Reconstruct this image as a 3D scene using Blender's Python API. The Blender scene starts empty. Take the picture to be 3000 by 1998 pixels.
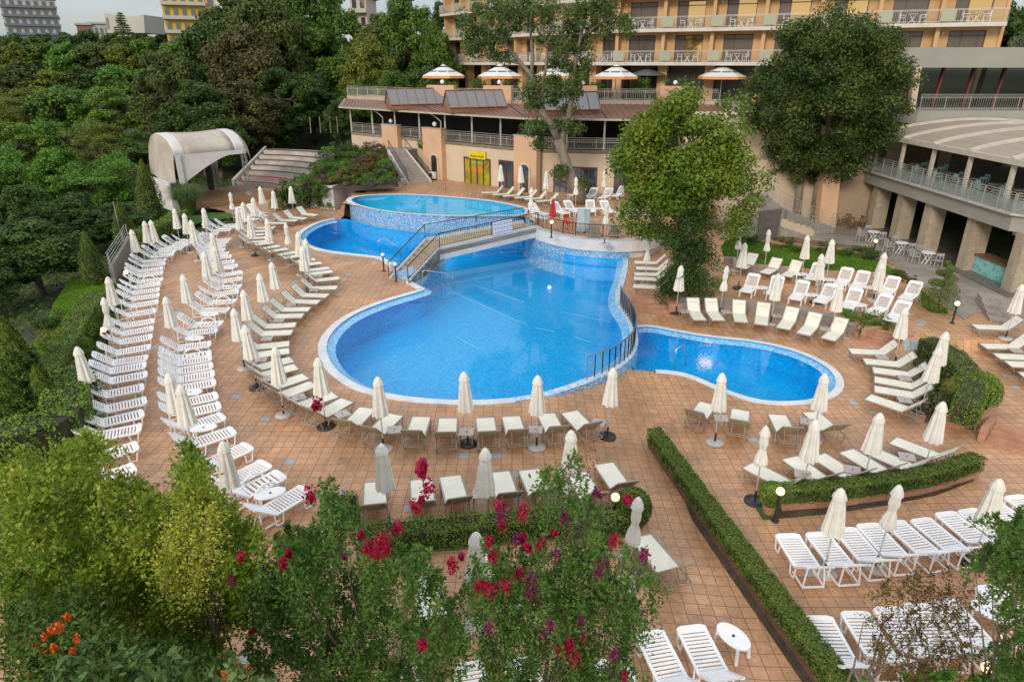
import bpy, bmesh, math, random
import numpy as np
from mathutils import Vector, Matrix, noise
from mathutils.geometry import tessellate_polygon
R = math.radians
scene = bpy.context.scene
col = scene.collection
# ------------------------------------------------------------------ camera
CAM_H = 11.3; PITCH = R(22.63); FPX = 1950.0
cam_d = bpy.data.cameras.new('camera'); cam = bpy.data.objects.new('camera', cam_d); col.objects.link(cam)
cam.location = (0, 0, CAM_H); cam.rotation_euler = (R(90) - PITCH, 0, 0)
cam_d.sensor_width = 36; cam_d.lens = 36 * FPX / 3000; cam_d.clip_end = 3000; cam_d.clip_start = 0.1
scene.camera = cam
# ------------------------------------------------------------------ light
SUN_EL = 24; SUN_AZ = 205      # azimuth clockwise from +Y: behind the camera, a little to its left
w = bpy.data.worlds.new('World'); scene.world = w; w.use_nodes = True
nt = w.node_tree; bg = nt.nodes['Background']
sky = nt.nodes.new('ShaderNodeTexSky'); sky.sky_type = 'NISHITA'; sky.sun_disc = False
sky.sun_elevation = R(SUN_EL); sky.sun_rotation = R(SUN_AZ); sky.air_density = 1.0; sky.dust_density = 1.0; sky.ozone_density = 2.5
# broken evening cloud: a grey veil, brighter overhead, over the clear sky
wtc = nt.nodes.new('ShaderNodeTexCoord'); wsp = nt.nodes.new('ShaderNodeSeparateXYZ'); nt.links.new(wtc.outputs['Generated'], wsp.inputs[0])
wmr = nt.nodes.new('ShaderNodeMapRange'); wmr.inputs[1].default_value = 0.0; wmr.inputs[2].default_value = 0.7; wmr.inputs[3].default_value = 1.75; wmr.inputs[4].default_value = 6.2; nt.links.new(wsp.outputs[2], wmr.inputs[0])
wmp = nt.nodes.new('ShaderNodeMapping'); wmp.inputs['Scale'].default_value = (1.2, 1.2, 5); nt.links.new(wtc.outputs['Generated'], wmp.inputs[0])
wno = nt.nodes.new('ShaderNodeTexNoise'); wno.inputs['Scale'].default_value = 2.6; wno.inputs['Detail'].default_value = 5; nt.links.new(wmp.outputs[0], wno.inputs[0])
wm2 = nt.nodes.new('ShaderNodeMapRange'); wm2.inputs[1].default_value = .3; wm2.inputs[2].default_value = .7; wm2.inputs[3].default_value = .82; wm2.inputs[4].default_value = 1.22; nt.links.new(wno.outputs['Fac'], wm2.inputs[0])
wmm = nt.nodes.new('ShaderNodeMath'); wmm.operation = 'MULTIPLY'; nt.links.new(wmr.outputs[0], wmm.inputs[0]); nt.links.new(wm2.outputs[0], wmm.inputs[1])
wcl = nt.nodes.new('ShaderNodeVectorMath'); wcl.operation = 'SCALE'; wcl.inputs[0].default_value = (.95, .97, 1.01); nt.links.new(wmm.outputs[0], wcl.inputs['Scale'])
wmx = nt.nodes.new('ShaderNodeMix'); wmx.data_type = 'RGBA'; wmx.inputs[0].default_value = .78; nt.links.new(sky.outputs[0], wmx.inputs[6]); nt.links.new(wcl.outputs[0], wmx.inputs[7])
nt.links.new(wmx.outputs[2], bg.inputs['Color']); bg.inputs['Strength'].default_value = 0.15
sd = bpy.data.lights.new('sun', 'SUN'); sun = bpy.data.objects.new('sun', sd); col.objects.link(sun)
sd.energy = 1.3; sd.angle = R(14); sd.color = (1.0, 0.88, 0.74)
a = R(SUN_AZ); e = R(SUN_EL)
sv = Vector((math.sin(a) * math.cos(e), math.cos(a) * math.cos(e), math.sin(e)))
sun.rotation_euler = sv.to_track_quat('Z', 'Y').to_euler()
vs = scene.view_settings; vs.view_transform = 'Standard'; vs.look = 'None'; vs.gamma = 1; vs.use_curve_mapping = False; vs.exposure = 0.55
rnd = random.Random(7)
# ------------------------------------------------------------------ measuring
_T = 2.354
RG = {'T1': (0, 0, _T), 'T2': (1000, 0, _T), 'T3': (2000, 0, _T), 'T4': (0, 600, _T), 'T5': (1000, 600, _T), 'T6': (2000, 600, _T),
      'T7': (0, 1332, _T), 'T8': (1000, 1332, _T), 'T9': (2000, 1332, _T), 'R1': (180, 1000, 4.708), 'R2': (230, 760, 4.708),
      'R3': (350, 560, 4.708), 'R4': (680, 700, 4.708), 'R5': (680, 960, 4.708), 'R6': (1100, 1080, 3.3643), 'R7': (180, 1250, 3.136),
      'R8': (1350, 450, 3.3643), 'S': (440, 360, 3.92), 'O': (0, 0, .78467), 'B': (1120, 600, 4.708), 'F': (0, 0, 1), 'Q': (2600, 1000, 5.8875), 'V': (1000, 200, 4.708)}
cP, sP = math.cos(PITCH), math.sin(PITCH)
def ray(r, x, y):
    ox, oy, s = RG[r]; u = (ox + x / s - 1500) / FPX; v = (oy + y / s - 999) / FPX
    return u, cP - v * sP, -sP - v * cP
def PZ(r, x, y, z=0.0):
    u, fy, fz = ray(r, x, y); t = (z - CAM_H) / fz
    return Vector((u * t, fy * t, z))
def PY(r, x, y, Y):
    u, fy, fz = ray(r, x, y); t = Y / fy
    return Vector((u * t, Y, CAM_H + fz * t))
def inpoly(x, y, poly):
    c = False; j = len(poly) - 1
    for i in range(len(poly)):
        xi, yi = poly[i][:2]; xj, yj = poly[j][:2]
        if (yi > y) != (yj > y) and x < (xj - xi) * (y - yi) / (yj - yi) + xi: c = not c
        j = i
    return c
def chaikin(p, n=2, closed=True):
    p = [Vector(q[:2]) for q in p]
    for _ in range(n):
        q = []
        m = len(p)
        for i in range(m if closed else m - 1):
            a, b = p[i], p[(i + 1) % m]
            q += [a * .75 + b * .25, a * .25 + b * .75]
        if not closed: q = [p[0]] + q + [p[-1]]
        p = q
    return p
POLY_LOW = chaikin([(-5.75, 35.9), (-5.2, 35.0), (-4.75, 34.45), (-4.7, 34.2), (-5.3, 33.5), (-6.23, 32.6), (-7.47, 30.96), (-8.11, 29.17), (-8.21, 27.3), (-7.91, 25.86), (-7.22, 24.32), (-6.33, 23.13), (-5.32, 22.28), (-3.94, 21.75), (-2.64, 21.51), (-1.37, 21.44), (-.11, 21.58), (1.18, 22.03), (2.55, 22.94), (3.88, 24.12), (4.78, 25.4), (5.23, 26.8), (5.44, 28.34), (5.45, 29.5), (5.3, 31), (5.3, 32.4), (5.68, 34.4), (6.27, 36.7), (6.7, 38.8), (6.95, 40.3), (6.9, 40.5), (5.2, 40.7), (3.6, 41.4), (2.2, 43.0), (1.4, 44.5), (1.15, 46.3), (.9, 47.2), (-2.41, 47.1), (-4.9, 47.1), (-7.88, 47.9), (-10.38, 49.3), (-12.3, 51.2), (-13.3, 52.3), (-14.7, 51.05), (-15.21, 48.14), (-15.01, 46.16), (-14.11, 44.31), (-12.47, 42.6), (-10.56, 41.73), (-9.06, 41.21), (-8.15, 40.8), (-7.4, 39.5), (-6.7, 37.9)], 2)
POLY_UP = chaikin([(-13.1, 53.6), (-12.15, 51.7), (-10.29, 49.7), (-7.8, 48.3), (-4.6, 47.5), (-1.47, 47.5), (.72, 47.6), (1.23, 49.3), (.43, 50.93), (-1.62, 53.02), (-4.5, 54.5), (-8.23, 55.86), (-10.76, 55.9), (-12.77, 55.07)], 2)
POLY_R = chaikin([(5.66, 29.6), (6.3, 29.95), (6.81, 29.85), (7.88, 29.2), (9.33, 28.49), (10.82, 28.13), (12.13, 27.37), (12.99, 26.18), (13.25, 24.87), (12.89, 23.66), (12.29, 22.91), (11.4, 22.37), (10.18, 22.19), (9.26, 22.37), (8.6, 22.91), (7.98, 23.66), (7.3, 24.6), (6.5, 25.0), (5.0, 25.05), (5.3, 26.3), (5.6, 28.0)], 2)
ZUP = 1.2; ZR = -.45
LEV_U = [(-13.35, 51.8), (-10.38, 49.4), (-7.88, 48.0), (-4.9, 47.2), (.9, 47.2), (1.2, 46), (1.4, 44.6), (2.2, 43.1), (3.6, 41.5), (5.2, 40.8), (6.9, 40.6), (8.6, 41.2), (9.6, 43.5), (12, 46), (15, 50), (17, 60), (26, 75), (-20, 75), (-13.4, 60)]
LEV_R = [(5.3, 24), (5.4, 29), (5.4, 32.95), (8.4, 32.95), (8.6, 33.1), (11.4, 32.6), (13.3, 31.7), (15.3, 30.7), (15.85, 29.9), (16.1, 28.9), (17.2, 28.4), (17.8, 27.8), (17.1, 27.2), (15.6, 26.2), (15.0, 24.3), (15.0, 22.2), (15.4, 20.6), (17.6, 19.4), (19.0, 18.4), (22, 17.6), (34, 17.0), (34, 0), (5.5, 0)]
def hgt(x, y):
    if inpoly(x, y, LEV_U): return ZUP
    if inpoly(x, y, LEV_R): return ZR
    if y < 27 and x > 1: return ZR * min(1, max(0, (x - 1) / 4.3))
    return 0.0
def G(r, x, y, h=0.0):
    z = 0.0
    for _ in range(4):
        p = PZ(r, x, y, z + h); z = hgt(p.x, p.y)
    return Vector((p.x, p.y, z))
# ------------------------------------------------------------------ materials
MATS = {}
def newmat(n):
    m = bpy.data.materials.new(n); m.use_nodes = True; return m, m.node_tree.nodes, m.node_tree.links, m.node_tree.nodes['Principled BSDF']
def mat(n, c, c2=None, sc=3.0, rough=.6, metal=0, bump=0, spec=.5, det=4, stretch=None, coord='Object'):
    if n in MATS: return MATS[n]
    m, N, L, b = newmat(n)
    b.inputs['Roughness'].default_value = rough; b.inputs['Metallic'].default_value = metal; b.inputs['Specular IOR Level'].default_value = spec
    if c2 is None: c2 = tuple(v * .82 for v in c)
    tc = N.new('ShaderNodeTexCoord'); no = N.new('ShaderNodeTexNoise'); no.inputs['Scale'].default_value = sc; no.inputs['Detail'].default_value = det; no.inputs['Roughness'].default_value = .65
    if stretch:
        mp = N.new('ShaderNodeMapping'); mp.inputs['Scale'].default_value = stretch; L.new(tc.outputs[coord], mp.inputs[0]); L.new(mp.outputs[0], no.inputs[0])
    else: L.new(tc.outputs[coord], no.inputs[0])
    rp = N.new('ShaderNodeValToRGB'); rp.color_ramp.elements[0].position = .34; rp.color_ramp.elements[1].position = .66
    rp.color_ramp.elements[0].color = (*c2, 1); rp.color_ramp.elements[1].color = (*c, 1)
    L.new(no.outputs['Fac'], rp.inputs[0]); L.new(rp.outputs[0], b.inputs['Base Color'])
    if bump:
        bp = N.new('ShaderNodeBump'); bp.inputs['Strength'].default_value = bump; bp.inputs['Distance'].default_value = .02
        n2 = N.new('ShaderNodeTexNoise'); n2.inputs['Scale'].default_value = sc * 6; L.new(tc.outputs[coord], n2.inputs[0]); L.new(n2.outputs['Fac'], bp.inputs['Height']); L.new(bp.outputs[0], b.inputs['Normal'])
    MATS[n] = m; return m
def leafmat(n, cols, trans=.3, rough=.55, noise_sc=.5):
    """cols: 3 colours; random per leaf, shifted by a broad noise so that branches differ"""
    if n in MATS: return MATS[n]
    if 'flower' not in n and 'berry' not in n and 'seed' not in n and 'lime' not in n: cols = [(c[0] * 1.42, c[1] * 1.28, c[2] * .95) for c in cols]
    m, N, L, b = newmat(n)
    geo = N.new('ShaderNodeNewGeometry'); tc = N.new('ShaderNodeTexCoord'); no = N.new('ShaderNodeTexNoise'); no.inputs['Scale'].default_value = noise_sc; no.inputs['Detail'].default_value = 3
    L.new(tc.outputs['Object'], no.inputs[0])
    mx = N.new('ShaderNodeMath'); mx.operation = 'MULTIPLY_ADD'; mx.inputs[1].default_value = .45; L.new(geo.outputs['Random Per Island'], mx.inputs[0])
    m2 = N.new('ShaderNodeMath'); m2.operation = 'MULTIPLY_ADD'; m2.inputs[1].default_value = 1.5; m2.inputs[2].default_value = -.47; L.new(no.outputs['Fac'], m2.inputs[0]); L.new(m2.outputs[0], mx.inputs[2])
    rp = N.new('ShaderNodeValToRGB'); rp.color_ramp.elements[0].color = (*cols[0], 1); rp.color_ramp.elements[1].color = (*cols[2], 1)
    rp.color_ramp.elements[0].position = .08; rp.color_ramp.elements[1].position = .95
    el = rp.color_ramp.elements.new(.5); el.color = (*cols[1], 1)
    L.new(mx.outputs[0], rp.inputs[0]); L.new(rp.outputs[0], b.inputs['Base Color']); b.inputs['Roughness'].default_value = rough; b.inputs['Specular IOR Level'].default_value = .3
    tr = N.new('ShaderNodeBsdfTranslucent'); L.new(rp.outputs[0], tr.inputs[0]); ms = N.new('ShaderNodeMixShader'); ms.inputs[0].default_value = trans
    L.new(b.outputs[0], ms.inputs[1]); L.new(tr.outputs[0], ms.inputs[2]); L.new(ms.outputs[0], N['Material Output'].inputs[0])
    MATS[n] = m; return m
def tilemat(n, c1, c2, grout, size=.333, gw=.035, grey=None, rough=.5, rot=0):
    if n in MATS: return MATS[n]
    m, N, L, b = newmat(n)
    geo = N.new('ShaderNodeNewGeometry'); mp = N.new('ShaderNodeMapping'); mp.inputs['Scale'].default_value = (1 / size, 1 / size, 1 / size); mp.inputs['Rotation'].default_value = (0, 0, R(rot))
    L.new(geo.outputs['Position'], mp.inputs[0])
    fl = N.new('ShaderNodeVectorMath'); fl.operation = 'FLOOR'; L.new(mp.outputs[0], fl.inputs[0])
    fr = N.new('ShaderNodeVectorMath'); fr.operation = 'FRACTION'; L.new(mp.outputs[0], fr.inputs[0])
    # flatten z so that floors at any level look the same
    sp = N.new('ShaderNodeSeparateXYZ'); L.new(fl.outputs[0], sp.inputs[0]); cb = N.new('ShaderNodeCombineXYZ'); L.new(sp.outputs[0], cb.inputs[0]); L.new(sp.outputs[1], cb.inputs[1])
    wn = N.new('ShaderNodeTexWhiteNoise'); wn.noise_dimensions = '3D'; L.new(cb.outputs[0], wn.inputs[0])
    mix = N.new('ShaderNodeMix'); mix.data_type = 'RGBA'; mix.inputs[6].default_value = (*c1, 1); mix.inputs[7].default_value = (*c2, 1); L.new(wn.outputs['Value'], mix.inputs[0])
    no = N.new('ShaderNodeTexNoise'); no.inputs['Scale'].default_value = .35; no.inputs['Detail'].default_value = 6; no.inputs['Roughness'].default_value = .7; L.new(geo.outputs['Position'], no.inputs[0])
    mr = N.new('ShaderNodeMapRange'); mr.inputs[1].default_value = .3; mr.inputs[2].default_value = .7; mr.inputs[3].default_value = .66; mr.inputs[4].default_value = 1.18; L.new(no.outputs['Fac'], mr.inputs[0])
    n3 = N.new('ShaderNodeTexNoise'); n3.inputs['Scale'].default_value = 9; n3.inputs['Detail'].default_value = 5; L.new(geo.outputs['Position'], n3.inputs[0])
    mr3 = N.new('ShaderNodeMapRange'); mr3.inputs[1].default_value = .3; mr3.inputs[2].default_value = .7; mr3.inputs[3].default_value = .86; mr3.inputs[4].default_value = 1.12; L.new(n3.outputs['Fac'], mr3.inputs[0])
    mm = N.new('ShaderNodeMath'); mm.operation = 'MULTIPLY'; L.new(mr.outputs[0], mm.inputs[0]); L.new(mr3.outputs[0], mm.inputs[1])
    # worn, damp blotches
    n5 = N.new('ShaderNodeTexNoise'); n5.inputs['Scale'].default_value = 1.1; n5.inputs['Detail'].default_value = 8; n5.inputs['Roughness'].default_value = .75; L.new(geo.outputs['Position'], n5.inputs[0])
    m5 = N.new('ShaderNodeMapRange'); m5.inputs[1].default_value = .56; m5.inputs[2].default_value = .68; m5.inputs[3].default_value = 1; m5.inputs[4].default_value = .70; L.new(n5.outputs['Fac'], m5.inputs[0])
    mm5 = N.new('ShaderNodeMath'); mm5.operation = 'MULTIPLY'; L.new(mm.outputs[0], mm5.inputs[0]); L.new(m5.outputs[0], mm5.inputs[1]); mm = mm5
    last = mix.outputs[2]
    if grey:
        th = N.new('ShaderNodeMath'); th.operation = 'GREATER_THAN'; th.inputs[1].default_value = .985
        wn2 = N.new('ShaderNodeTexWhiteNoise'); wn2.noise_dimensions = '4D'; wn2.inputs['W'].default_value = 3.3; L.new(cb.outputs[0], wn2.inputs[0]); L.new(wn2.outputs['Value'], th.inputs[0])
        mg = N.new('ShaderNodeMix'); mg.data_type = 'RGBA'; mg.inputs[7].default_value = (*grey, 1); L.new(th.outputs[0], mg.inputs[0]); L.new(last, mg.inputs[6]); last = mg.outputs[2]
    vm = N.new('ShaderNodeVectorMath'); vm.operation = 'SCALE'; L.new(last, vm.inputs[0]); L.new(mm.outputs[0], vm.inputs['Scale'])
    sf = N.new('ShaderNodeSeparateXYZ'); L.new(fr.outputs[0], sf.inputs[0])
    def edge(o):
        p = N.new('ShaderNodeMath'); p.operation = 'PINGPONG'; p.inputs[1].default_value = .5; L.new(o, p.inputs[0])
        q = N.new('ShaderNodeMath'); q.operation = 'LESS_THAN'; q.inputs[1].default_value = gw; L.new(p.outputs[0], q.inputs[0]); return q
    q1 = edge(sf.outputs[0]); q2 = edge(sf.outputs[1]); mxx = N.new('ShaderNodeMath'); mxx.operation = 'MAXIMUM'; L.new(q1.outputs[0], mxx.inputs[0]); L.new(q2.outputs[0], mxx.inputs[1])
    m3 = N.new('ShaderNodeMix'); m3.data_type = 'RGBA'; m3.inputs[7].default_value = (*grout, 1); L.new(mxx.outputs[0], m3.inputs[0]); L.new(vm.outputs[0], m3.inputs[6])
    L.new(m3.outputs[2], b.inputs['Base Color'])
    rr = N.new('ShaderNodeMapRange'); rr.inputs[1].default_value = .35; rr.inputs[2].default_value = .65; rr.inputs[3].default_value = rough - .12; rr.inputs[4].default_value = rough + .2; L.new(no.outputs['Fac'], rr.inputs[0]); L.new(rr.outputs[0], b.inputs['Roughness'])
    bp = N.new('ShaderNodeBump'); bp.inputs['Strength'].default_value = .5; bp.inputs['Distance'].default_value = .004; bp.invert = True; L.new(mxx.outputs[0], bp.inputs['Height']); L.new(bp.outputs[0], b.inputs['Normal'])
    MATS[n] = m; return m
def mosaicmat(n, cols, sc=18, rough=.25):
    if n in MATS: return MATS[n]
    m, N, L, b = newmat(n)
    geo = N.new('ShaderNodeNewGeometry'); v = N.new('ShaderNodeTexVoronoi'); v.inputs['Scale'].default_value = sc; L.new(geo.outputs['Position'], v.inputs[0])
    rp = N.new('ShaderNodeValToRGB'); rp.color_ramp.interpolation = 'CONSTANT'
    rp.color_ramp.elements[0].color = (*cols[0], 1); rp.color_ramp.elements[1].color = (*cols[-1], 1); rp.color_ramp.elements[1].position = (len(cols) - 1) / len(cols)
    for i, c in enumerate(cols[1:-1]):
        el = rp.color_ramp.elements.new((i + 1) / len(cols)); el.color = (*c, 1)
    L.new(v.outputs['Color'], rp.inputs[0]); L.new(rp.outputs[0], b.inputs['Base Color']); b.inputs['Roughness'].default_value = rough
    MATS[n] = m; return m
def watermat(n, tint, gloss=(1, 1, 1), bump=.05, sc=5):
    m, N, L, b = newmat(n); N.remove(b)
    tr = N.new('ShaderNodeBsdfTransparent'); tr.inputs[0].default_value = (*tint, 1)
    gl = N.new('ShaderNodeBsdfGlossy'); gl.inputs['Roughness'].default_value = .05; gl.inputs[0].default_value = (*gloss, 1)
    fr = N.new('ShaderNodeMath'); fr.operation = 'MULTIPLY_ADD'; fr.inputs[1].default_value = .65; fr.inputs[2].default_value = .016
    tc = N.new('ShaderNodeNewGeometry'); no = N.new('ShaderNodeTexNoise'); no.inputs['Scale'].default_value = sc; no.inputs['Detail'].default_value = 2; L.new(tc.outputs['Position'], no.inputs[0])
    bp = N.new('ShaderNodeBump'); bp.inputs['Strength'].default_value = bump; bp.inputs['Distance'].default_value = .01; L.new(no.outputs['Fac'], bp.inputs['Height'])
    L.new(bp.outputs[0], gl.inputs['Normal'])
    dt = N.new('ShaderNodeVectorMath'); dt.operation = 'DOT_PRODUCT'; L.new(bp.outputs[0], dt.inputs[0]); L.new(tc.outputs['Incoming'], dt.inputs[1])
    ab = N.new('ShaderNodeMath'); ab.operation = 'ABSOLUTE'; L.new(dt.outputs['Value'], ab.inputs[0]); om = N.new('ShaderNodeMath'); om.operation = 'SUBTRACT'; om.inputs[0].default_value = 1; L.new(ab.outputs[0], om.inputs[1]); om.use_clamp = True
    pw = N.new('ShaderNodeMath'); pw.operation = 'POWER'; pw.inputs[1].default_value = 5; L.new(om.outputs[0], pw.inputs[0]); L.new(pw.outputs[0], fr.inputs[0])
    ms = N.new('ShaderNodeMixShader'); L.new(fr.outputs[0], ms.inputs[0]); L.new(tr.outputs[0], ms.inputs[1]); L.new(gl.outputs[0], ms.inputs[2]); L.new(ms.outputs[0], N['Material Output'].inputs[0])
    return m
def glassmat(n, tint=(.03, .035, .04), rough=.03):
    if n in MATS: return MATS[n]
    m, N, L, b = newmat(n); b.inputs['Base Color'].default_value = (*tint, 1); b.inputs['Roughness'].default_value = rough; b.inputs['Specular IOR Level'].default_value = 1.0; b.inputs['IOR'].default_value = 1.8
    MATS[n] = m; return m
def clearglass(n, c, fac):
    if n in MATS: return MATS[n]
    m, N, L, b = newmat(n); b.inputs['Base Color'].default_value = (*c, 1); b.inputs['Roughness'].default_value = .15
    tr = N.new('ShaderNodeBsdfTransparent'); ms = N.new('ShaderNodeMixShader'); ms.inputs[0].default_value = fac
    L.new(tr.outputs[0], ms.inputs[1]); L.new(b.outputs[0], ms.inputs[2]); L.new(ms.outputs[0], N['Material Output'].inputs[0]); MATS[n] = m; return m
def glowmat(n, c, s):
    if n in MATS: return MATS[n]
    m, N, L, b = newmat(n); b.inputs['Base Color'].default_value = (.9, .85, .75, 1); b.inputs['Emission Color'].default_value = (*c, 1); b.inputs['Emission Strength'].default_value = s; MATS[n] = m; return m
plastic = mat('white_plastic', (.86, .86, .85), (.80, .80, .79), 2.5, .32)
sling = mat('cream_sling', (.78, .755, .64), (.70, .67, .55), 1.8, .7, bump=.1)
taupe = mat('taupe_metal', (.34, .29, .23), (.27, .225, .175), 3, .4)
canvas = mat('cream_canvas', (.78, .76, .69), (.66, .635, .56), 2.2, .85, bump=.2)
polemat = mat('pole_metal', (.62, .60, .56), (.5, .48, .45), 3, .35, .3)
blackm = mat('black_plastic', (.018, .02, .024), (.03, .03, .035), 4, .4)
concm = mat('pale_concrete', (.52, .49, .45), (.40, .37, .33), 4, .8, bump=.3)
whitew = mat('white_render', (.66, .65, .63), (.52, .51, .49), .8, .75, bump=.15)
coping = mat('white_coping', (.72, .73, .73), (.58, .60, .62), 2, .5)
darkm = mat('dark_metal', (.05, .045, .04), None, 4, .45, .5)
railm = mat('rail_metal', (.50, .48, .43), (.42, .40, .36), 4, .4, .4)
terr = mat('terracotta', (.46, .24, .15), (.36, .18, .11), 3, .7, bump=.2)
tiles = tilemat('terracotta_tiles', (.58, .325, .17), (.49, .27, .14), (.22, .13, .08), .333, .03, (.42, .42, .40), .42)
stonep = tilemat('stone_paving', (.36, .31, .26), (.30, .255, .215), (.2, .17, .14), .6, .012, None, .6)
cream = mat('cream_render', (.62, .50, .36), (.54, .43, .31), .5, .85, bump=.1)
peach = mat('peach_render', (.66, .42, .26), (.58, .36, .22), .5, .85, bump=.1)
orange = mat('orange_render', (.62, .40, .20), (.54, .34, .165), .5, .8)
greyp = mat('grey_panel', (.33, .32, .275), (.285, .275, .235), .4, .6)
soil = mat('dark_soil', (.05, .035, .022), (.09, .06, .04), 3, .95, bump=.5)
wood = mat('brown_wood', (.22, .11, .05), (.14, .07, .03), 6, .5, stretch=(1, 8, 8))
redw = mat('red_brown_frame', (.14, .035, .025), None, 5, .5)
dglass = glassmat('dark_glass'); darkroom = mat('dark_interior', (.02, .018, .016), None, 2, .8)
# ------------------------------------------------------------------ mesh building
class MB:
    def __init__(s): s.v = []; s.f = []; s.m = Matrix.Identity(4)
    def add(s, vs, fs):
        o = len(s.v); s.v += [s.m @ Vector(q) for q in vs]; s.f += [tuple(i + o for i in f) for f in fs]; return s
    def box(s, c, d, rz=0, rx=0, ry=0, tap=1.0):
        M = Matrix.Translation(c) @ Matrix.Rotation(rz, 4, 'Z') @ Matrix.Rotation(ry, 4, 'Y') @ Matrix.Rotation(rx, 4, 'X')
        v = []
        for z in (-.5, .5):
            k = tap if z > 0 else 1
            for x, y in ((-.5, -.5), (.5, -.5), (.5, .5), (-.5, .5)): v.append(M @ Vector((x * d[0] * k, y * d[1] * k, z * d[2])))
        return s.add(v, [(3, 2, 1, 0), (4, 5, 6, 7), (0, 1, 5, 4), (1, 2, 6, 5), (2, 3, 7, 6), (3, 0, 4, 7)])
    def beam(s, p, q, w, h=None, up=(0, 0, 1)):
        p = Vector(p); q = Vector(q); d = q - p; L = d.length
        if L < 1e-6: return s
        d /= L; up = Vector(up)
        if abs(d.dot(up)) > .99: up = Vector((0, 1, 0)) if abs(d.z) > .9 else Vector((0, 0, 1))
        x = d.cross(up).normalized(); y = x.cross(d).normalized(); h = h or w; v = []
        for c in (p, q):
            for a, b in ((-.5, -.5), (.5, -.5), (.5, .5), (-.5, .5)): v.append(c + x * a * w + y * b * h)
        return s.add(v, [(0, 1, 2, 3), (7, 6, 5, 4), (1, 0, 4, 5), (2, 1, 5, 6), (3, 2, 6, 7), (0, 3, 7, 4)])
    def tube(s, pts, r, n=6, cap=True):
        pts = [Vector(p) for p in pts]; rs = r if isinstance(r, (list, tuple)) else [r] * len(pts); v = []; f = []; prev = None
        for i, p in enumerate(pts):
            d = (pts[min(i + 1, len(pts) - 1)] - pts[max(i - 1, 0)]).normalized()
            if prev is None: x = d.cross(Vector((0, 0, 1)) if abs(d.z) < .9 else Vector((1, 0, 0))).normalized()
            else: x = (prev - d * prev.dot(d)).normalized()
            prev = x; y = d.cross(x)
            for k in range(n):
                t = 2 * math.pi * k / n; v.append(p + x * math.cos(t) * rs[i] + y * math.sin(t) * rs[i])
        for i in range(len(pts) - 1):
            for k in range(n): a = i * n + k; b = i * n + (k + 1) % n; f.append((a, b, b + n, a + n))
        if cap: f.append(tuple(range(n))[::-1]); f.append(tuple(range(len(v) - n, len(v))))
        return s.add(v, f)
    def lathe(s, prof, c=(0, 0, 0), n=12, pleat=None):
        v = []; f = []
        for i, (r, z) in enumerate(prof):
            for k in range(n):
                t = 2 * math.pi * k / n; rr = r * (pleat(t, i) if pleat else 1); v.append((c[0] + rr * math.cos(t), c[1] + rr * math.sin(t), c[2] + z))
        for i in range(len(prof) - 1):
            for k in range(n): a = i * n + k; b = i * n + (k + 1) % n; f.append((a, b, b + n, a + n))
        f.append(tuple(range(n))[::-1]); f.append(tuple(range(len(v) - n, len(v))))
        return s.add(v, f)
    def sphere(s, c, r, n=10, sz=1): return s.lathe([(r * math.sin(math.pi * (i + .02) / (n / 2 + .04)), -r * sz * math.cos(math.pi * (i + .02) / (n / 2 + .04))) for i in range(n // 2 + 1)], c, n)
    def prism(s, poly, z0, z1, sides=True, bottom=False):
        n = len(poly); tri = tessellate_polygon([[Vector((p[0], p[1], 0)) for p in poly]])
        ar = sum(poly[i][0] * poly[(i + 1) % n][1] - poly[(i + 1) % n][0] * poly[i][1] for i in range(n))
        if ar < 0: poly = list(poly)[::-1]; tri = tessellate_polygon([[Vector((p[0], p[1], 0)) for p in poly]])
        def up(t):
            a, b, c = [Vector(poly[i][:2]) for i in t]; return t if (b - a).cross(c - a) > 0 else t[::-1]
        tri = [up(t) for t in tri]
        s.add([(p[0], p[1], z1) for p in poly], tri)
        if sides or bottom:
            o = [(p[0], p[1], z0) for p in poly] + [(p[0], p[1], z1) for p in poly]
            fs = [(i, (i + 1) % n, (i + 1) % n + n, i + n) for i in range(n)]
            if bottom: fs += [t[::-1] for t in tri]
            s.add(o, fs)
        return s
    def wall(s, path, th, z0, z1, closed=False, off=0):
        """upright wall along a 2D path, thickness th to the left of it, flat-mitred"""
        P = [Vector(p[:2]) for p in path]; n = len(P); L = []
        for i in range(n):
            a = P[i - 1] if (i > 0 or closed) else None; b = P[(i + 1) % n] if (i < n - 1 or closed) else None
            d1 = (P[i] - a).normalized() if a is not None else (b - P[i]).normalized(); d2 = (b - P[i]).normalized() if b is not None else d1
            nn = Vector((-(d1 + d2).y, (d1 + d2).x)); nn.normalize(); k = 1 / max(.75, nn.dot(Vector((-d1.y, d1.x)))); L.append(nn * k)
        z0 = z0 if callable(z0) else (lambda x, y, z=z0: z); z1 = z1 if callable(z1) else (lambda x, y, z=z1: z)
        v = []
        for i in range(n):
            A = P[i] + L[i] * off; B = P[i] + L[i] * (off + th)
            v += [(A.x, A.y, z0(*P[i])), (B.x, B.y, z0(*P[i])), (B.x, B.y, z1(*P[i])), (A.x, A.y, z1(*P[i]))]
        f = []
        for i in range(n if closed else n - 1):
            a = i * 4; b = ((i + 1) % n) * 4
            for k in range(4): f.append((a + k, b + k, b + (k + 1) % 4, a + (k + 1) % 4))
        if not closed: f += [(0, 1, 2, 3), (4 * n - 1, 4 * n - 2, 4 * n - 3, 4 * n - 4)]
        return s.add(v, f)
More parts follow.
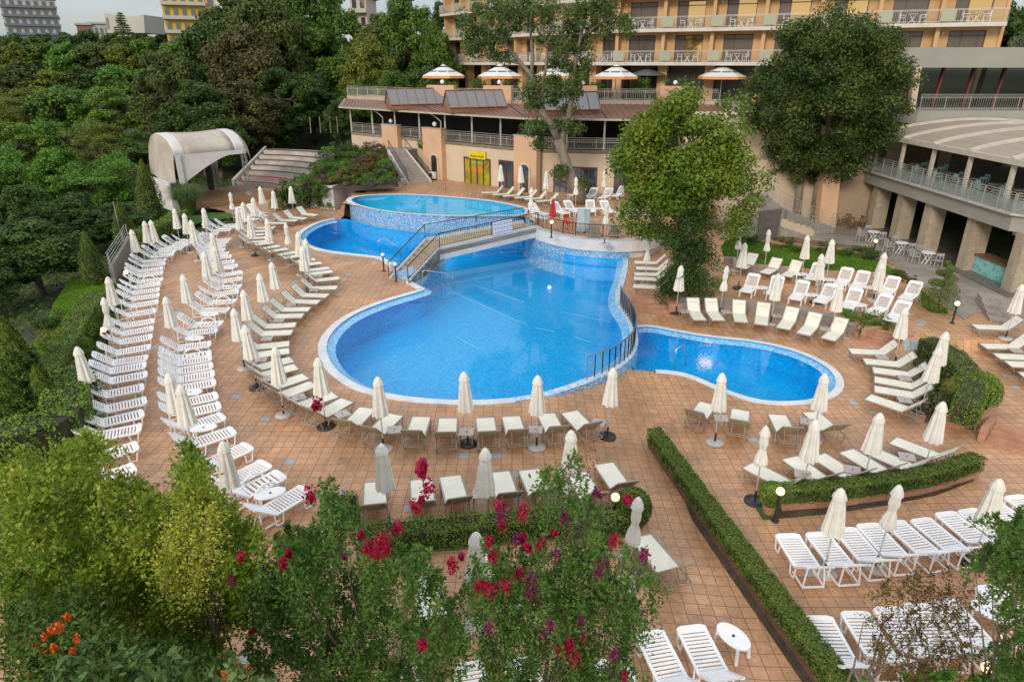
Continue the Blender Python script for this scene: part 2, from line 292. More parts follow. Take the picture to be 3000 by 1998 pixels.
    def build(s, name, m, parent=None, smooth=False, recalc=True):
        me = bpy.data.meshes.new(name); me.from_pydata([tuple(q) for q in s.v], [], s.f); me.update()
        if recalc: bm = bmesh.new(); bm.from_mesh(me); bmesh.ops.recalc_face_normals(bm, faces=bm.faces); bm.to_mesh(me); bm.free()
        me.materials.append(m)
        if smooth:
            for p in me.polygons: p.use_smooth = True
        o = bpy.data.objects.new(name, me); col.objects.link(o); o.parent = parent; return o
LABELS = {}
def tag(o, label=None, cat=None, group=None, kind=None):
    if label: o['label'] = label
    if cat: o['category'] = cat
    if group: o['group'] = group
    if kind: o['kind'] = kind
    if label and cat:
        nw = len(label.split())
        if label in LABELS or nw < 4 or nw > 16: print('LABEL?', nw, label)
        LABELS[label] = 1
    return o
def empty(name, loc=(0, 0, 0), rz=0):
    o = bpy.data.objects.new(name, None); col.objects.link(o); o.location = loc; o.rotation_euler.z = rz; o.empty_display_size = .1; return o
def kids(o): return KID.get(o.name, [])
KID = {}
def reg(root):
    KID.clear()
    for ob in bpy.data.objects:
        if ob.parent: KID.setdefault(ob.parent.name, []).append(ob)
def copy_tree(o, ch, parent=None):
    c = o.copy(); col.objects.link(c)
    if parent: c.parent = parent
    for x, sub in ch: copy_tree(x, sub, c)
    return c
class Proto:
    """first use hands out the original, later uses copies of it"""
    def __init__(s, root):
        s.root = root; reg(root)
        def tree(o): return [(k, tree(k)) for k in KID.get(o.name, [])]
        s.ch = tree(root); s.used = False
    def get(s):
        if not s.used: s.used = True; return s.root
        return copy_tree(s.root, s.ch)
    def put(s, loc, rz, label, cat, group=None, scale=None, rx=0, ry=0):
        o = s.get(); o.location = loc; o.rotation_euler = (rx, ry, rz)
        o.scale = scale if scale else (1, 1, 1)
        tag(o, label, cat, group); return o
def struct(o): o['kind'] = 'structure'; return o
ORD = ['first', 'second', 'third', 'fourth', 'fifth', 'sixth', 'seventh', 'eighth', 'ninth', 'tenth', 'eleventh', 'twelfth', 'thirteenth', 'fourteenth', 'fifteenth', 'sixteenth', 'seventeenth', 'eighteenth', 'nineteenth', 'twentieth']
TENS = ['twenty', 'thirty', 'forty', 'fifty', 'sixty', 'seventy', 'eighty', 'ninety']
def od(i, n=None):
    """i from 0"""
    if n is not None and i == n - 1 and n > 2: return 'last'
    if i < 20: return ORD[i]
    t = (i + 1) // 10; u = (i + 1) % 10
    return TENS[t - 2] + '-' + ORD[u - 1] if u else TENS[t - 2][:-1] + 'ieth'
def text_mesh(txt, size, ext=.01):
    cu = bpy.data.curves.new('lettering', 'FONT'); cu.body = txt; cu.size = size; cu.extrude = ext; cu.align_x = 'CENTER'; cu.align_y = 'CENTER'
    ob = bpy.data.objects.new('lettering', cu); col.objects.link(ob); dg = bpy.context.evaluated_depsgraph_get()
    me = bpy.data.meshes.new_from_object(ob.evaluated_get(dg)); bpy.data.objects.remove(ob); bpy.data.curves.remove(cu); return me
# ------------------------------------------------------------------ leaves
def quads(name, P, N, S, m, parent=None, asp=.5, rs=None, T=None):
    n = len(P); rs = rs or np.random.RandomState(1)
    N = N / (np.linalg.norm(N, axis=1, keepdims=True) + 1e-9)
    if T is None: T = rs.normal(size=(n, 3))
    T = T - N * (T * N).sum(1, keepdims=True); T /= (np.linalg.norm(T, axis=1, keepdims=True) + 1e-9)
    B = np.cross(N, T); S = np.asarray(S).reshape(-1, 1) * .5
    V = np.stack([P - T * S, P + B * S * asp * 1.0 + N * S * .25, P + T * S, P - B * S * asp - N * S * .1], 1).reshape(-1, 3)
    me = bpy.data.meshes.new(name); me.vertices.add(4 * n); me.vertices.foreach_set('co', V.astype(np.float32).ravel())
    me.loops.add(4 * n); me.loops.foreach_set('vertex_index', np.arange(4 * n, dtype=np.int32)); me.polygons.add(n)
    me.polygons.foreach_set('loop_start', np.arange(0, 4 * n, 4, dtype=np.int32)); me.update(calc_edges=True); me.validate(); me.materials.append(m)
    o = bpy.data.objects.new(name, me); col.objects.link(o); o.parent = parent; return o
def clumps_points(C, rad, per, rs, flat=.8, up=.35):
    """leaves on the shells of little clumps; C (k,3), rad (k,)"""
    k = len(C); idx = np.repeat(np.arange(k), per); n = len(idx)
    D = rs.normal(size=(n, 3)); D /= np.linalg.norm(D, axis=1, keepdims=True)
    r = rs.uniform(.45, 1.08, size=(n, 1)); off = D * r * rad[idx][:, None]; off[:, 2] *= flat
    N = D + rs.normal(size=(n, 3)) * .55 + np.array([0, 0, up]); return C[idx] + off, N
def crown_centres(n, rx, ry, rz, rs, bottom=-.9, hollow=.45):
    out = []
    while len(out) < n:
        d = rs.normal(size=3); d /= np.linalg.norm(d); r = rs.uniform(hollow, 1) ** .6
        p = d * r
        if p[2] < bottom: continue
        out.append(p * (rx, ry, rz))
    return np.array(out)
def limb(mb, p, q, r0, r1, rs, seg=5, wob=.08, n=6):
    p = np.array(p, float); q = np.array(q, float); L = np.linalg.norm(q - p); pts = []; 
    for i in range(seg + 1):
        t = i / seg; c = p * (1 - t) + q * t; c[2] += L * .12 * math.sin(t * math.pi) * .6
        if 0 < i < seg: c = c + rs.normal(size=3) * wob * L * .4
        pts.append(tuple(c))
    mb.tube(pts, [r0 + (r1 - r0) * i / seg for i in range(seg + 1)], n)
bark = mat('bark', (.16, .125, .095), (.09, .07, .052), 5, .9, bump=.6, stretch=(1, 1, .3))
barkg = mat('grey_bark', (.27, .22, .165), (.17, .135, .10), 2.5, .9, bump=.6, stretch=(1, 1, .4))
def make_tree(name, H, rad, zb, lm, seed, nc=70, per=110, leaf=.3, crad=.95, bm=bark, tr=.3, lean=(0, 0), tip=None):
    """prototype tree at the origin: trunk with limbs, crown of leaf clumps from zb to H"""
    rs = np.random.RandomState(seed); root = empty(name)
    cz = (zb + H) / 2; rz = (H - zb) / 2
    C = crown_centres(nc, rad * .85, rad * .85, rz * .88, rs); C[:, :2] *= (1 - .25 * np.clip(C[:, 2:3] / rz, -1, 1)); C += (lean[0], lean[1], cz)
    cr = rs.uniform(.6, 1.2, nc) * crad
    P, N = clumps_points(C, cr, per, rs)
    quads('crown', P, N, rs.uniform(.7, 1.3, len(P)) * leaf, lm, root, rs=rs)
    mb = MB(); top = (lean[0] * .7, lean[1] * .7, zb + (H - zb) * .55)
    pts = [(0, 0, -.4), (lean[0] * .1, lean[1] * .1, zb * .5), (lean[0] * .35, lean[1] * .35, zb), top]
    mb.tube(pts, [tr * 1.3, tr, tr * .85, tr * .3], 8)
    for i in rs.choice(nc, min(nc, 14), replace=False):
        t = rs.uniform(.55, 1); a = np.array(pts[2]) * (1 - t) + np.array(pts[3]) * t if t > .6 else np.array(pts[2])
        limb(mb, a, C[i], tr * .4, tr * .07, rs)
    mb.build('trunk', bm, root, True)
    return root
# ================================================================== GROUND
DECK = [(-10.5, 5), (-12.5, 14), (-13.9, 17.7), (-16.2, 23.3), (-18.3, 28), (-20.6, 34.8), (-22.4, 40), (-22.6, 44), (-20.9, 48.6), (-20.2, 50.5), (-22.5, 52.5), (-24, 55), (-28, 58), (-29, 66), (-21, 66.5), (-18.5, 58.5), (-13.6, 57), (-13.8, 64.5), (-6.5, 64.5), (1.5, 58.3), (8, 57.5), (20, 56), (26, 50), (26, 33.5), (36, 33), (36, 5)]
def hill(x, y):
    """garden and hillside level outside the paved area"""
    z = -.15
    if y > 62: z += max(0, y - 66) * .075 * (1 if y < 150 else 0) + (84 * .075 + (y - 150) * .03 if y >= 150 else 0)
    if x < -22: z -= min(4.0, (-22 - x) * .16) * max(0, 1 - max(0, y - 55) / 40)
    if x > -21 and y > 64: z += min(1, (y - 64) / 5) * 1.6
    if x > 27: z += min(8, (x - 27) * .2)
    return z
def terrain():
    xs = list(np.arange(-60, 60, 1.5)); ys = list(np.arange(-20, 100, 1.5))
    xs = [-900, -500, -300, -200, -150, -110, -85, -70] + xs + [62, 70, 85, 110, 150, 220, 320, 600]; ys = [-300, -120, -60, -35] + ys + [105, 115, 130, 150, 170, 200, 240, 300, 400, 600, 1200]
    V = []; shr = [(-10, 7), (-13, 20), (-18.5, 36), (-20, 44), (-18.5, 50), (-15, 54), (-11.5, 57), (-11.5, 61), (-8, 62), (0, 57), (18, 53), (24.5, 48), (24.5, 34), (34, 30), (34, 7)]
    for y in ys:
        for x in xs:
            z = hill(x, y) + (noise.noise(Vector((x * .13, y * .13, 0))) * .25 if not inpoly(x, y, DECK) else -.1)
            if inpoly(x, y, shr): z = -3
            elif inpoly(x, y, DECK): z = min(z, hgt(x, y) - .25)
            V.append((x, y, z))
    n = len(xs); m = MB(); m.add(V, [(j * n + i, j * n + i + 1, (j + 1) * n + i + 1, (j + 1) * n + i) for j in range(len(ys) - 1) for i in range(n - 1)])
    return struct(m.build('ground', mat('garden_earth', (.055, .085, .025), (.045, .04, .022), .6, .95, bump=.6, coord='Object'), smooth=True))
terrain()
def deck():
    s = .22; idx = {}; V = []; F = []
    xs = np.arange(-30, 36.5, s); ys = np.arange(5, 67, s)
    polys = (POLY_LOW, POLY_UP, POLY_R)
    bb = [(min(p[0] for p in q), max(p[0] for p in q), min(p[1] for p in q), max(p[1] for p in q)) for q in polys]
    hole = np.zeros((len(ys), len(xs)), bool); ins = np.zeros_like(hole)
    for j, y in enumerate(ys):
        for i, x in enumerate(xs):
            ins[j, i] = inpoly(x, y, DECK)
            for q, b in zip(polys, bb):
                if b[0] < x < b[1] and b[2] < y < b[3] and inpoly(x, y, q): hole[j, i] = True; break
    def vid(j, i):
        k = (j, i)
        if k not in idx: idx[k] = len(V); V.append((xs[i], ys[j], hgt(xs[i], ys[j])))
        return idx[k]
    for j in range(len(ys) - 1):
        for i in range(len(xs) - 1):
            c = ((j, i), (j, i + 1), (j + 1, i + 1), (j + 1, i))
            if any(hole[a] for a in c) or not all(ins[a] for a in c): continue
            hh = [hgt(xs[a[1]], ys[a[0]]) for a in c]
            if max(hh) - min(hh) > .5 and ys[j] < 53 and xs[i] < 9: continue
            F.append(tuple(vid(*a) for a in c))
    m = MB(); m.add(V, F); return struct(m.build('pool_deck', tiles))
deck()
def sheet(name, poly, z, m, h=.05): return struct(MB().prism(poly, z - h, z).build(name, m))
lawnm = mat('lawn_green', (.06, .13, .02), (.035, .085, .015), 1.2, .95, bump=.8)
LAWN = [(10.6, 36.1), (9.6, 39.5), (10.2, 43.2), (13, 46), (16.5, 47.3), (19.5, 46.3), (22.6, 43.2), (22.6, 40), (22.3, 36), (21.6, 32.9), (20.3, 31.2), (19.9, 31.5), (19.9, 33.4), (18.6, 35.6), (15.8, 37.6), (13.5, 38.0), (12.2, 36.9)]
LAWN = chaikin([G('O', x, y) for x, y in [(1665, 600), (1655, 560), (1700, 545), (1800, 568), (1900, 572), (2000, 590), (2060, 625), (2110, 660), (2140, 690), (2190, 722), (2140, 720), (2115, 700), (2120, 665), (2080, 640), (2000, 622), (1900, 622), (1790, 610), (1700, 605)]], 1)
sheet('lawn', LAWN, .02, lawnm)
PATH = [(12.4, 45), (15.5, 46.5), (20, 45.4), (22.75, 43.5), (22.75, 36), (22.6, 33.2), (21.9, 31.2), (26.3, 29.2), (26.3, 49.5), (22, 50.5), (16, 50), (12.8, 48)]
PATH = [tuple(G('O', x, y)[:2]) for x, y in [(1660, 525), (1760, 540), (1900, 566), (2008, 584), (2070, 620), (2150, 682), (2215, 735), (2240, 722), (2330, 700)]] + [(27, 33.5), (27, 50), (22, 52), (14, 51)]
sheet('stone_path', PATH, .03, stonep)
sheet('brick_path', [tuple(G('T6', x, y)[:2]) for x, y in [(200, 130), (440, 130), (620, 190), (820, 240), (1200, 290), (1080, 300), (860, 280), (600, 240), (420, 200), (230, 170)]], .045, mat('brick_path', (.24, .12, .085), (.15, .085, .06), 8, .85))
GL = [tuple(G('S', x, y)[:2]) for x, y in [(640, 1030), (960, 1040), (980, 1090), (700, 1120), (600, 1140), (300, 1230), (200, 1330), (60, 1330), (30, 1270), (170, 1100), (600, 1060)]]
sheet('lawn', chaikin(GL, 1), .022, lawnm)
# ---- pools
pool_blue = mosaicmat('pool_mosaic', [(.001, .36, .74), (.002, .41, .80), (.001, .32, .68), (.005, .45, .83)], 14)
pool_cyan = mosaicmat('shallow_mosaic', [(.02, .46, .72), (.035, .51, .76), (.015, .41, .68)], 9)
wall_mos = mosaicmat('wall_mosaic', [(.20, .40, .62), (.12, .28, .52), (.32, .50, .68), (.22, .42, .60), (.45, .58, .70)], 14)
def basin(poly, zt, zb, fm, wm, water, name, zw):
    f = MB().prism(poly, zb - .1, zb, sides=False); struct(f.build('pool_floor', fm))
    W = MB().wall(poly, .05, zb, zt, True, off=-.05); struct(W.build('pool_wall', wm))
    wp = MB().prism(poly, 0, zw, sides=False); return struct(wp.build(name, water, recalc=False))
def area(p): return sum(p[i - 1][0] * p[i][1] - p[i][0] * p[i - 1][1] for i in range(len(p)))
def ccw(p): return p if area(p) > 0 else p[::-1]
POLY_LOW = ccw(POLY_LOW); POLY_UP = ccw(POLY_UP); POLY_R = ccw(POLY_R)
basin(POLY_LOW, 0, -1.5, pool_blue, pool_blue, watermat('water_deep', (.80, .96, .995), bump=.06), 'pool_water', -.06)
basin(POLY_UP, ZUP, ZUP - .75, pool_cyan, pool_cyan, watermat('water_shallow', (.90, .98, .995), bump=.04), 'pool_water', ZUP - .05)
basin(POLY_R, ZR, ZR - 1.1, pool_blue, pool_blue, watermat('water_right', (.80, .96, .995), bump=.1, sc=8), 'pool_water', ZR - .06)
# gentle wall of the pool seen through the water: a paler sloping ring
def ring(poly, w0, w1, z0, z1, name, m, sel=None):
    P = poly; n = len(P); mb = MB()
    nr = []
    for i in range(n):
        d = (P[(i + 1) % n] - P[i - 1]).normalized(); nr.append(Vector((d.y, -d.x)))
    for i in range(n):
        j = (i + 1) % n
        if sel and not sel(P[i]): continue
        a, b = P[i] + nr[i] * w0, P[j] + nr[j] * w0; c, d = P[j] + nr[j] * w1, P[i] + nr[i] * w1
        zz = lambda q: z0(q) if callable(z0) else z0
        z1f = lambda q: z1(q) if callable(z1) else z1
        mb.add([(*a, zz(a)), (*b, zz(b)), (*c, z1f(c)), (*d, z1f(d))], [(0, 1, 2, 3)])
    return struct(mb.build(name, m))
ring_m = mosaicmat('edge_mosaic', [(.30, .52, .80), (.22, .44, .76), (.42, .62, .84), (.55, .72, .88)], 14)
lowsel = lambda p: (p.y < 40.3) or (p.x < -7 and p.y < 52 and not (p.y > 47.2 and p.x > -13.6))
ring(POLY_LOW, -.02, .34, .035, .035, 'pool_coping', coping, lambda p: lowsel(p) and p.x < 0)
ring(POLY_LOW, -.02, .30, .04, .04, 'pool_coping', mosaicmat('coping_mosaic', [(.45, .60, .75), (.60, .70, .78), (.35, .52, .72)], 10), lambda p: lowsel(p) and p.x >= 0)
ring(POLY_LOW, .34, .35, .035, -.3, 'coping_edge', coping, lambda p: lowsel(p) and p.x < 0)
ring(POLY_LOW, .30, .32, .04, -1.0, 'pool_outer_wall', wall_mos, lambda p: lowsel(p) and p.x >= 0)
ring(POLY_LOW, -.38, .0, -.16, -.05, 'pool_edge_mosaic', ring_m, lambda p: lowsel(p))
ring(POLY_R, -.02, .28, ZR + .03, ZR + .03, 'pool_coping', coping, lambda p: p.x > 5.9)
ring(POLY_R, .28, .30, ZR + .03, ZR - .3, 'coping_edge', coping, lambda p: p.x > 5.9)
ring(POLY_R, -.30, .0, ZR - .14, ZR - .05, 'pool_edge_mosaic', ring_m, lambda p: p.x > 5.9)
ring(POLY_UP, -.10, .10, ZUP + .03, ZUP + .03, 'pool_coping', coping)
upface = lambda p: p.y < 51.8 and not (p.y > 49.3 and p.x > -9)
ring(POLY_UP, .10, .11, ZUP + .03, -1.5, 'upper_pool_wall', wall_mos, lambda p: p.y < 54)
ring(POLY_UP, .10, .34, ZUP + .025, ZUP + .025, 'pool_coping', coping, lambda p: not upface(p))
# pale straight stripes laid on the pool floor
stripe = mat('pale_stripe', (.16, .60, .88), None, 4, .4)
for k, (a, b) in enumerate([((750, 640), (1280, 880)), ((920, 600), (1260, 720)), ((1530, 790), (1850, 860)), ((1340, 900), (1470, 925)), ((790, 960), (950, 1050)), ((1610, 965), (1720, 1000))]):
    p = PZ('T5', *a, -1.9); q = PZ('T5', *b, -1.9); p.z = q.z = -1.485
    struct(MB().beam(p, q, .10, .012).build('floor_stripe', stripe))
sb = G('T5', 1436, 572); bo = MB().sphere((0, 0, 0), .13, 12).build('float', plastic, None, True); bo.location = (sb.x, sb.y, .0); tag(bo, 'small white ball floating alone in the big pool', 'float')
# ================================================================== WALLS, BRIDGE, STEPS
def thing(name, label, cat, group=None, loc=(0, 0, 0)): return tag(empty(name, loc), label, cat, group)
# terrace edge over the pool
t = thing('terrace_parapet', 'white curved parapet of the round terrace above the pool', 'parapet')
TP = chaikin([(1.55, 44.2), (2.2, 43.0), (3.6, 41.45), (5.2, 40.75), (7.0, 40.5), (8.6, 41.0), (9.6, 42.6)], 1, False)
mb = MB(); mb.wall(TP, .35, ZUP - .72, ZUP + .02, off=-.28); mb.build('fascia', whitew, t)
MB().wall(TP, .42, ZUP + .02, ZUP + .08, off=-.32).build('capping', concm, t)
tw = thing('retaining_wall', 'blue mosaic wall under the white terrace parapet', 'wall')
MB().wall([p for p in TP if p.x < 7.7], .12, -1.5, ZUP - .72, off=-.02).build('mosaic_face', wall_mos, tw)
MB().wall([p for p in TP if p.x > 6.4], .3, -.3, ZUP - .72, off=0).build('rendered_end', whitew, tw)
MB().wall([(1.25, 47.3), (1.3, 46.2), (1.5, 44.6), (2.0, 43.4)], .3, -1.5, ZUP - .05, off=-.3).build('mosaic_face', wall_mos, tw)
# deck slab strip behind the parapet
struct(MB().wall(TP, .8, ZUP - .04, ZUP + .005, off=.05).build('terrace_edge_paving', tiles))
# bridge with stair
br = thing('foot_bridge', 'pale foot bridge with stair crossing the pool to the terrace', 'bridge')
b0l, b0r = Vector((-6.95, 36.1, 0)), Vector((-5.75, 35.3, 0)); b1l, b1r = PZ('B', 590, 420, 1.35), PZ('B', 790, 545, 1.35); b2l, b2r = PZ('B', 2060, 240, 1.45), PZ('B', 2230, 355, 1.3)
NS = 8
b2r = Vector((1.75, 43.6, 1.25)); b2l = Vector((.75, 45.2, 1.25)); b1r.z = b1l.z = 1.0
def side(mb, a, b, c, th, sgn):
    d1 = (b - a); n1 = Vector((-d1.y, d1.x, 0)).normalized() * th * sgn; d2 = c - b; n2 = Vector((-d2.y, d2.x, 0)).normalized() * th * sgn
    top = .16; bot = .62
    pts = []
    for p, n in ((a, n1), (b, (n1 + n2) * .5), (c, n2)):
        lo = p.z - bot if p is not a else -1.2
        pts += [(p.x, p.y, lo), (p.x + n.x, p.y + n.y, lo), (p.x + n.x, p.y + n.y, p.z + top), (p.x, p.y, p.z + top)]
    f = []
    for i in (0, 4):
        for k in range(4): f.append((i + k, i + 4 + k, i + 4 + (k + 1) % 4, i + (k + 1) % 4))
    f += [(0, 1, 2, 3), (11, 10, 9, 8)]; mb.add(pts, f)
side(mb := MB(), b0r, b1r, b2r, .14, 1); mb.build('side_beam', whitew, br); side(mb := MB(), b0l, b1l, b2l, .14, -1); mb.build('side_beam', whitew, br)
mb = MB(); mb.add([tuple(b1l + Vector((0, 0, .0))), tuple(b1r + Vector((0, 0, .0))), tuple(b2r), tuple(b2l), tuple(b1l + Vector((0, 0, -.3))), tuple(b1r + Vector((0, 0, -.3))), tuple(b2r + Vector((0, 0, -.3))), tuple(b2l + Vector((0, 0, -.3)))], [(0, 1, 2, 3), (7, 6, 5, 4), (1, 0, 4, 5), (2, 1, 5, 6), (3, 2, 6, 7), (0, 3, 7, 4)]); mb.build('walkway', mat('walk_stone', (.40, .33, .24), (.28, .22, .15), 3, .8, bump=.3), br)
mb = MB()
for i in range(NS):
    a = i / NS; b = (i + 1) / NS; L0 = b0l.lerp(b1l, a); L1 = b0l.lerp(b1l, b); R0 = b0r.lerp(b1r, a); R1 = b0r.lerp(b1r, b); z = b1l.z * b
    mb.add([(L0.x, L0.y, -.1), (R0.x, R0.y, -.1), (R1.x, R1.y, -.1), (L1.x, L1.y, -.1), (L0.x, L0.y, z), (R0.x, R0.y, z), (R1.x, R1.y, z), (L1.x, L1.y, z)], [(4, 5, 6, 7), (0, 1, 5, 4), (1, 2, 6, 5), (2, 3, 7, 6), (3, 0, 4, 7)])
mb.build('stair', MATS['walk_stone'], br)
mb = MB(); pa = b0r.lerp(b1r, .08); pb = b1r.lerp(b2r, .06); side_pts = [(pa.x, pa.y), (b1r.x, b1r.y), (pb.x, pb.y)]
mb.wall(side_pts, .9, -1.5, .38, off=.16); mb.build('pier', wall_mos, br)
def rail_run(mb, a, b, h, n, post=.04, bar=.014, slant=0):
    a = Vector(a); b = Vector(b); up = Vector((0, 0, h)); mb.beam(a + up, b + up, .05, .035); mb.beam(a + up * .12, b + up * .12, .03, .02)
    mb.beam(a, a + up, post); mb.beam(b, b + up, post); d = b - a
    for i in range(1, n):
        t = i / n; mb.beam(a + d * t + up * .12, a + d * min(1, t + slant / max(.1, d.length)) + up, bar)
for s, (p, q, r) in enumerate(((b0r, b1r, b2r), (b0l, b1l, b2l))):
    mb = MB(); o = Vector((0, 0, .16)); rail_run(mb, p + o, q + o, .85, 16, slant=.0); mid = q.lerp(r, .5); rail_run(mb, q + o, mid + o, .85, 22, slant=.14); rail_run(mb, mid + o, r + o, .85, 22, slant=-.14)
    mb.build('railing', darkm, br)
for p, q, kk in ((b0r, b1r, .06), (b0l, b1l, .04)):
    c = p.lerp(q, kk + .05) + Vector((0, 0, .55)); d = (q - p).normalized(); mb = MB(); mb.beam(c - d * .22, c + d * .22, .03, .42); o = mb.build('notice_plate', plastic, br)
c = b1r.lerp(b2r, .62) + Vector((-.03, -.06, .55)); d = (b2r - b1r).normalized(); bn = MB(); bn.beam(c - d * .75, c + d * .75, .025, .85); b_ = bn.build('notice_banner', mat('banner_white', (.72, .72, .76), (.60, .62, .70), 3, .6)); tag(b_, 'white printed notice hung on the foot bridge railing', 'banner')
for k in range(6):
    u = -.6 + .24 * k
    for j in range(3):
        pp = c + d * u + Vector((.03, -.04, .28 - j * .26)); MBq = MB(); MBq.beam(pp - d * .08, pp + d * (.06 - .02 * ((k + j) % 3)), .012, .05); MBq.build('printed_line', mat('print_ink', (.45, .30, .42), (.25, .35, .5), 5, .6), b_)
# terrace railing
tr_ = thing('terrace_railing', 'dark slanted bar railing around the round terrace', 'railing'); mb = MB()
for i in range(len(TP) - 1):
    a = TP[i]; b = TP[i + 1]; n = max(2, int((b - a).length / .13)); rail_run(mb, (a.x, a.y, ZUP + .08), (b.x, b.y, ZUP + .08), .8, n, slant=.1)
mb.build('bars', darkm, tr_)
# pool-side railing at the right edge of the big pool
pts = chaikin([G('T5', *p) for p in [(1915, 590), (1960, 680), (2005, 780), (1998, 860), (1955, 925), (1890, 985), (1800, 1035), (1735, 1080)]], 1, False)
pr = thing('pool_railing', 'curved grey metal railing along the right rim of the big pool', 'railing'); mb = MB()
edge = [p for p in POLY_LOW if p.x > 2.4 and p.y < 32 and p.y > 22.7]; edge.sort(key=lambda p: math.atan2(p.y - 28, p.x + 2))
for i in range(len(edge) - 1):
    a = edge[i] + Vector((.16, 0)); b = edge[i + 1] + Vector((.16, 0)); n = max(2, int((b - a).length / .12)); rail_run(mb, (a.x, a.y, .04), (b.x, b.y, .04), .95, n, post=.035)
mb.build('bars', mat('steel_rail', (.30, .36, .42), None, 3, .3, .6), pr)
# pool ladder handrails
steel = mat('steel', (.6, .62, .65), None, 3, .2, .8)
def handrail(pts, label, cat='handrail'):
    o = MB().tube(pts, .022, 6).build('handrail', steel, None, True); tag(o, label, cat)
p = G('T5', 565, 565); q = PZ('T5', 770, 555, -.3)
handrail([p, p + Vector((0, 0, .85)), p + Vector((.12, .03, .92)), (q.x - .1, q.y, .35), (q.x, q.y, .2), (q.x, q.y, -.5)], 'steel handrail going down into the big pool beside the bridge stair')
p = G('T2', 580, 1375); q = PZ('T2', 720, 1330, ZUP)
handrail([(p.x, p.y, .9), (p.x, p.y, 1.5), (q.x, q.y, 2.0), (q.x, q.y, .8)], 'steel handrail across the shallow end of the upper pool')
p = PZ('T5', 2300, 1100, ZR); handrail([(p.x, p.y, ZR - .3), (p.x, p.y, ZR + .7), (p.x + .35, p.y + .2, ZR + .85), (p.x + .55, p.y + .3, ZR - .2)], 'steel grab rail standing in the small right pool')
p = G('T5', 265, 330); handrail([(p.x, p.y, 0), (p.x, p.y, .8), (p.x + .3, p.y + .2, .9), (p.x + 1.2, p.y + .2, .3), (p.x + 1.3, p.y + .2, -.4)], 'steel handrail at the rear pool behind the bridge stair')
# steps
def steps(label, a, b, n, d, z0, z1, m=terr, name='steps', cheeks=False):
    """a-b: lower edge line; d: run vector to the top"""
    a = Vector((*a[:2], 0)); b = Vector((*b[:2], 0)); d = Vector((*d[:2], 0)); mb = MB(); root = thing(name, label, 'steps')
    for i in range(n):
        z = z0 + (z1 - z0) * (i + 1) / n; p = [a + d * (i / n), b + d * (i / n), b + d * 1.05, a + d * 1.05]
        if area(p) < 0: p = p[::-1]
        mb.prism(p, z0 - .3 if i == 0 else z - (z1 - z0) / n + .001, z)
    mb.build('treads', m, root)
    if cheeks:
        for p, s in ((a, -1), (b, 1)):
            u = (b - a).normalized() * .18 * s; mb = MB(); q = [p + u * .05, p + u * 1.2, p + u * 1.2 + d * 1.1, p + u * .05 + d * 1.1]; q = q if area(q) > 0 else q[::-1]; mb.prism(q, z0 - .2, z1 + .12); mb.build('cheek', m, root)
    return root
a, b = PZ('T5', 1985, 750, ZR), PZ('T5', 2255, 750, ZR); steps('brown steps up to the five loungers beside the big pool', a, b, 3, (0, 1.25), ZR, .0)
q = [(b.x + .02, b.y), (b.x + 1.1, b.y + .1), (b.x + 1.1, b.y + 1.6), (b.x + .02, b.y + 1.6)]; o = MB().prism(q, ZR - .2, .03).build('plinth', terr); tag(o, 'square terracotta block at the right end of the brown pool steps', 'plinth')
a, b = PZ('T6', 1255, 940, ZR), PZ('T6', 1430, 985, ZR); steps('terracotta steps rising to the white loungers by the garden', a, b, 4, ((PZ('T6', 1370, 860, 0) - a)[:2]), ZR, 0, cheeks=True)
a, b = PZ('Q', 1790, 1560, ZR), PZ('Q', 2500, 1660, ZR); steps('wide terracotta steps at the right edge below the hedge', PZ('O', 2262, 1020, ZR), PZ('O', 2400, 1062, ZR), 4, (PZ('O', 2290, 972, 0) - PZ('O', 2262, 1020, ZR))[:2], ZR, 0, cheeks=True)
a, b = PZ('S', 2150, 1040, 0), PZ('S', 2290, 1040, 0); steps('brown steps climbing beside the left end of the upper pool', a, b, 5, (.9, 3.2), 0, ZUP)
a, b = PZ('O', 2275, 740, 0), PZ('O', 2440, 770, 0); steps('pale stone steps up to the dining arcade at the right', a, b, 4, (1.0, 2.6), 0, .55, stonep)
# grey retaining wall behind the cream loungers
RW = [PZ('T6', x, y, ZR) for x, y in [(20, 715), (330, 735), (640, 770), (860, 810), (1100, 880), (1250, 945)]]
RW = [(8.5, 31.9), (8.75, 33.1), (11.4, 32.6), (13.3, 31.7), (15.3, 30.7), (15.85, 29.9), (16.1, 29.0)]
o = MB().wall(chaikin(RW, 1, False), .38, ZR - .2, .06, off=-.36).build('retaining_wall', mat('grey_render', (.30, .26, .23), (.22, .19, .17), 2, .9, bump=.3)); tag(o, 'low grey retaining wall behind the row of cream loungers', 'wall')
o = MB().wall([PZ('T6', *p, 0) for p in [(285, 410), (340, 412), (345, 455), (560, 480), (700, 500)]], .22, 0, .42).build('garden_wall', MATS['grey_render']); tag(o, 'low garden wall with white top beside the ivy tree', 'wall')
# left boundary wall with white rails
FW = [tuple(PZ('T4', x, y, 0)[:2]) for x, y in ((905, 320), (880, 380), (790, 545))]
fw = thing('boundary_fence', 'low grey wall with white rails at the left edge of the deck', 'fence'); MB().wall(FW, .2, -.3, 1.0, off=-.1).build('wall', MATS['grey_render'], fw)
mb = MB()
for z in (1.15, 1.35, 1.55, 1.72):
    for i in range(2): mb.beam((FW[i][0] - .1, FW[i][1], z), (FW[i + 1][0] - .1, FW[i + 1][1], z), .022)
for p in FW: mb.beam((p[0], p[1], .9), (p[0], p[1], 1.75), .035)
mb.build('rails', polemat, fw)
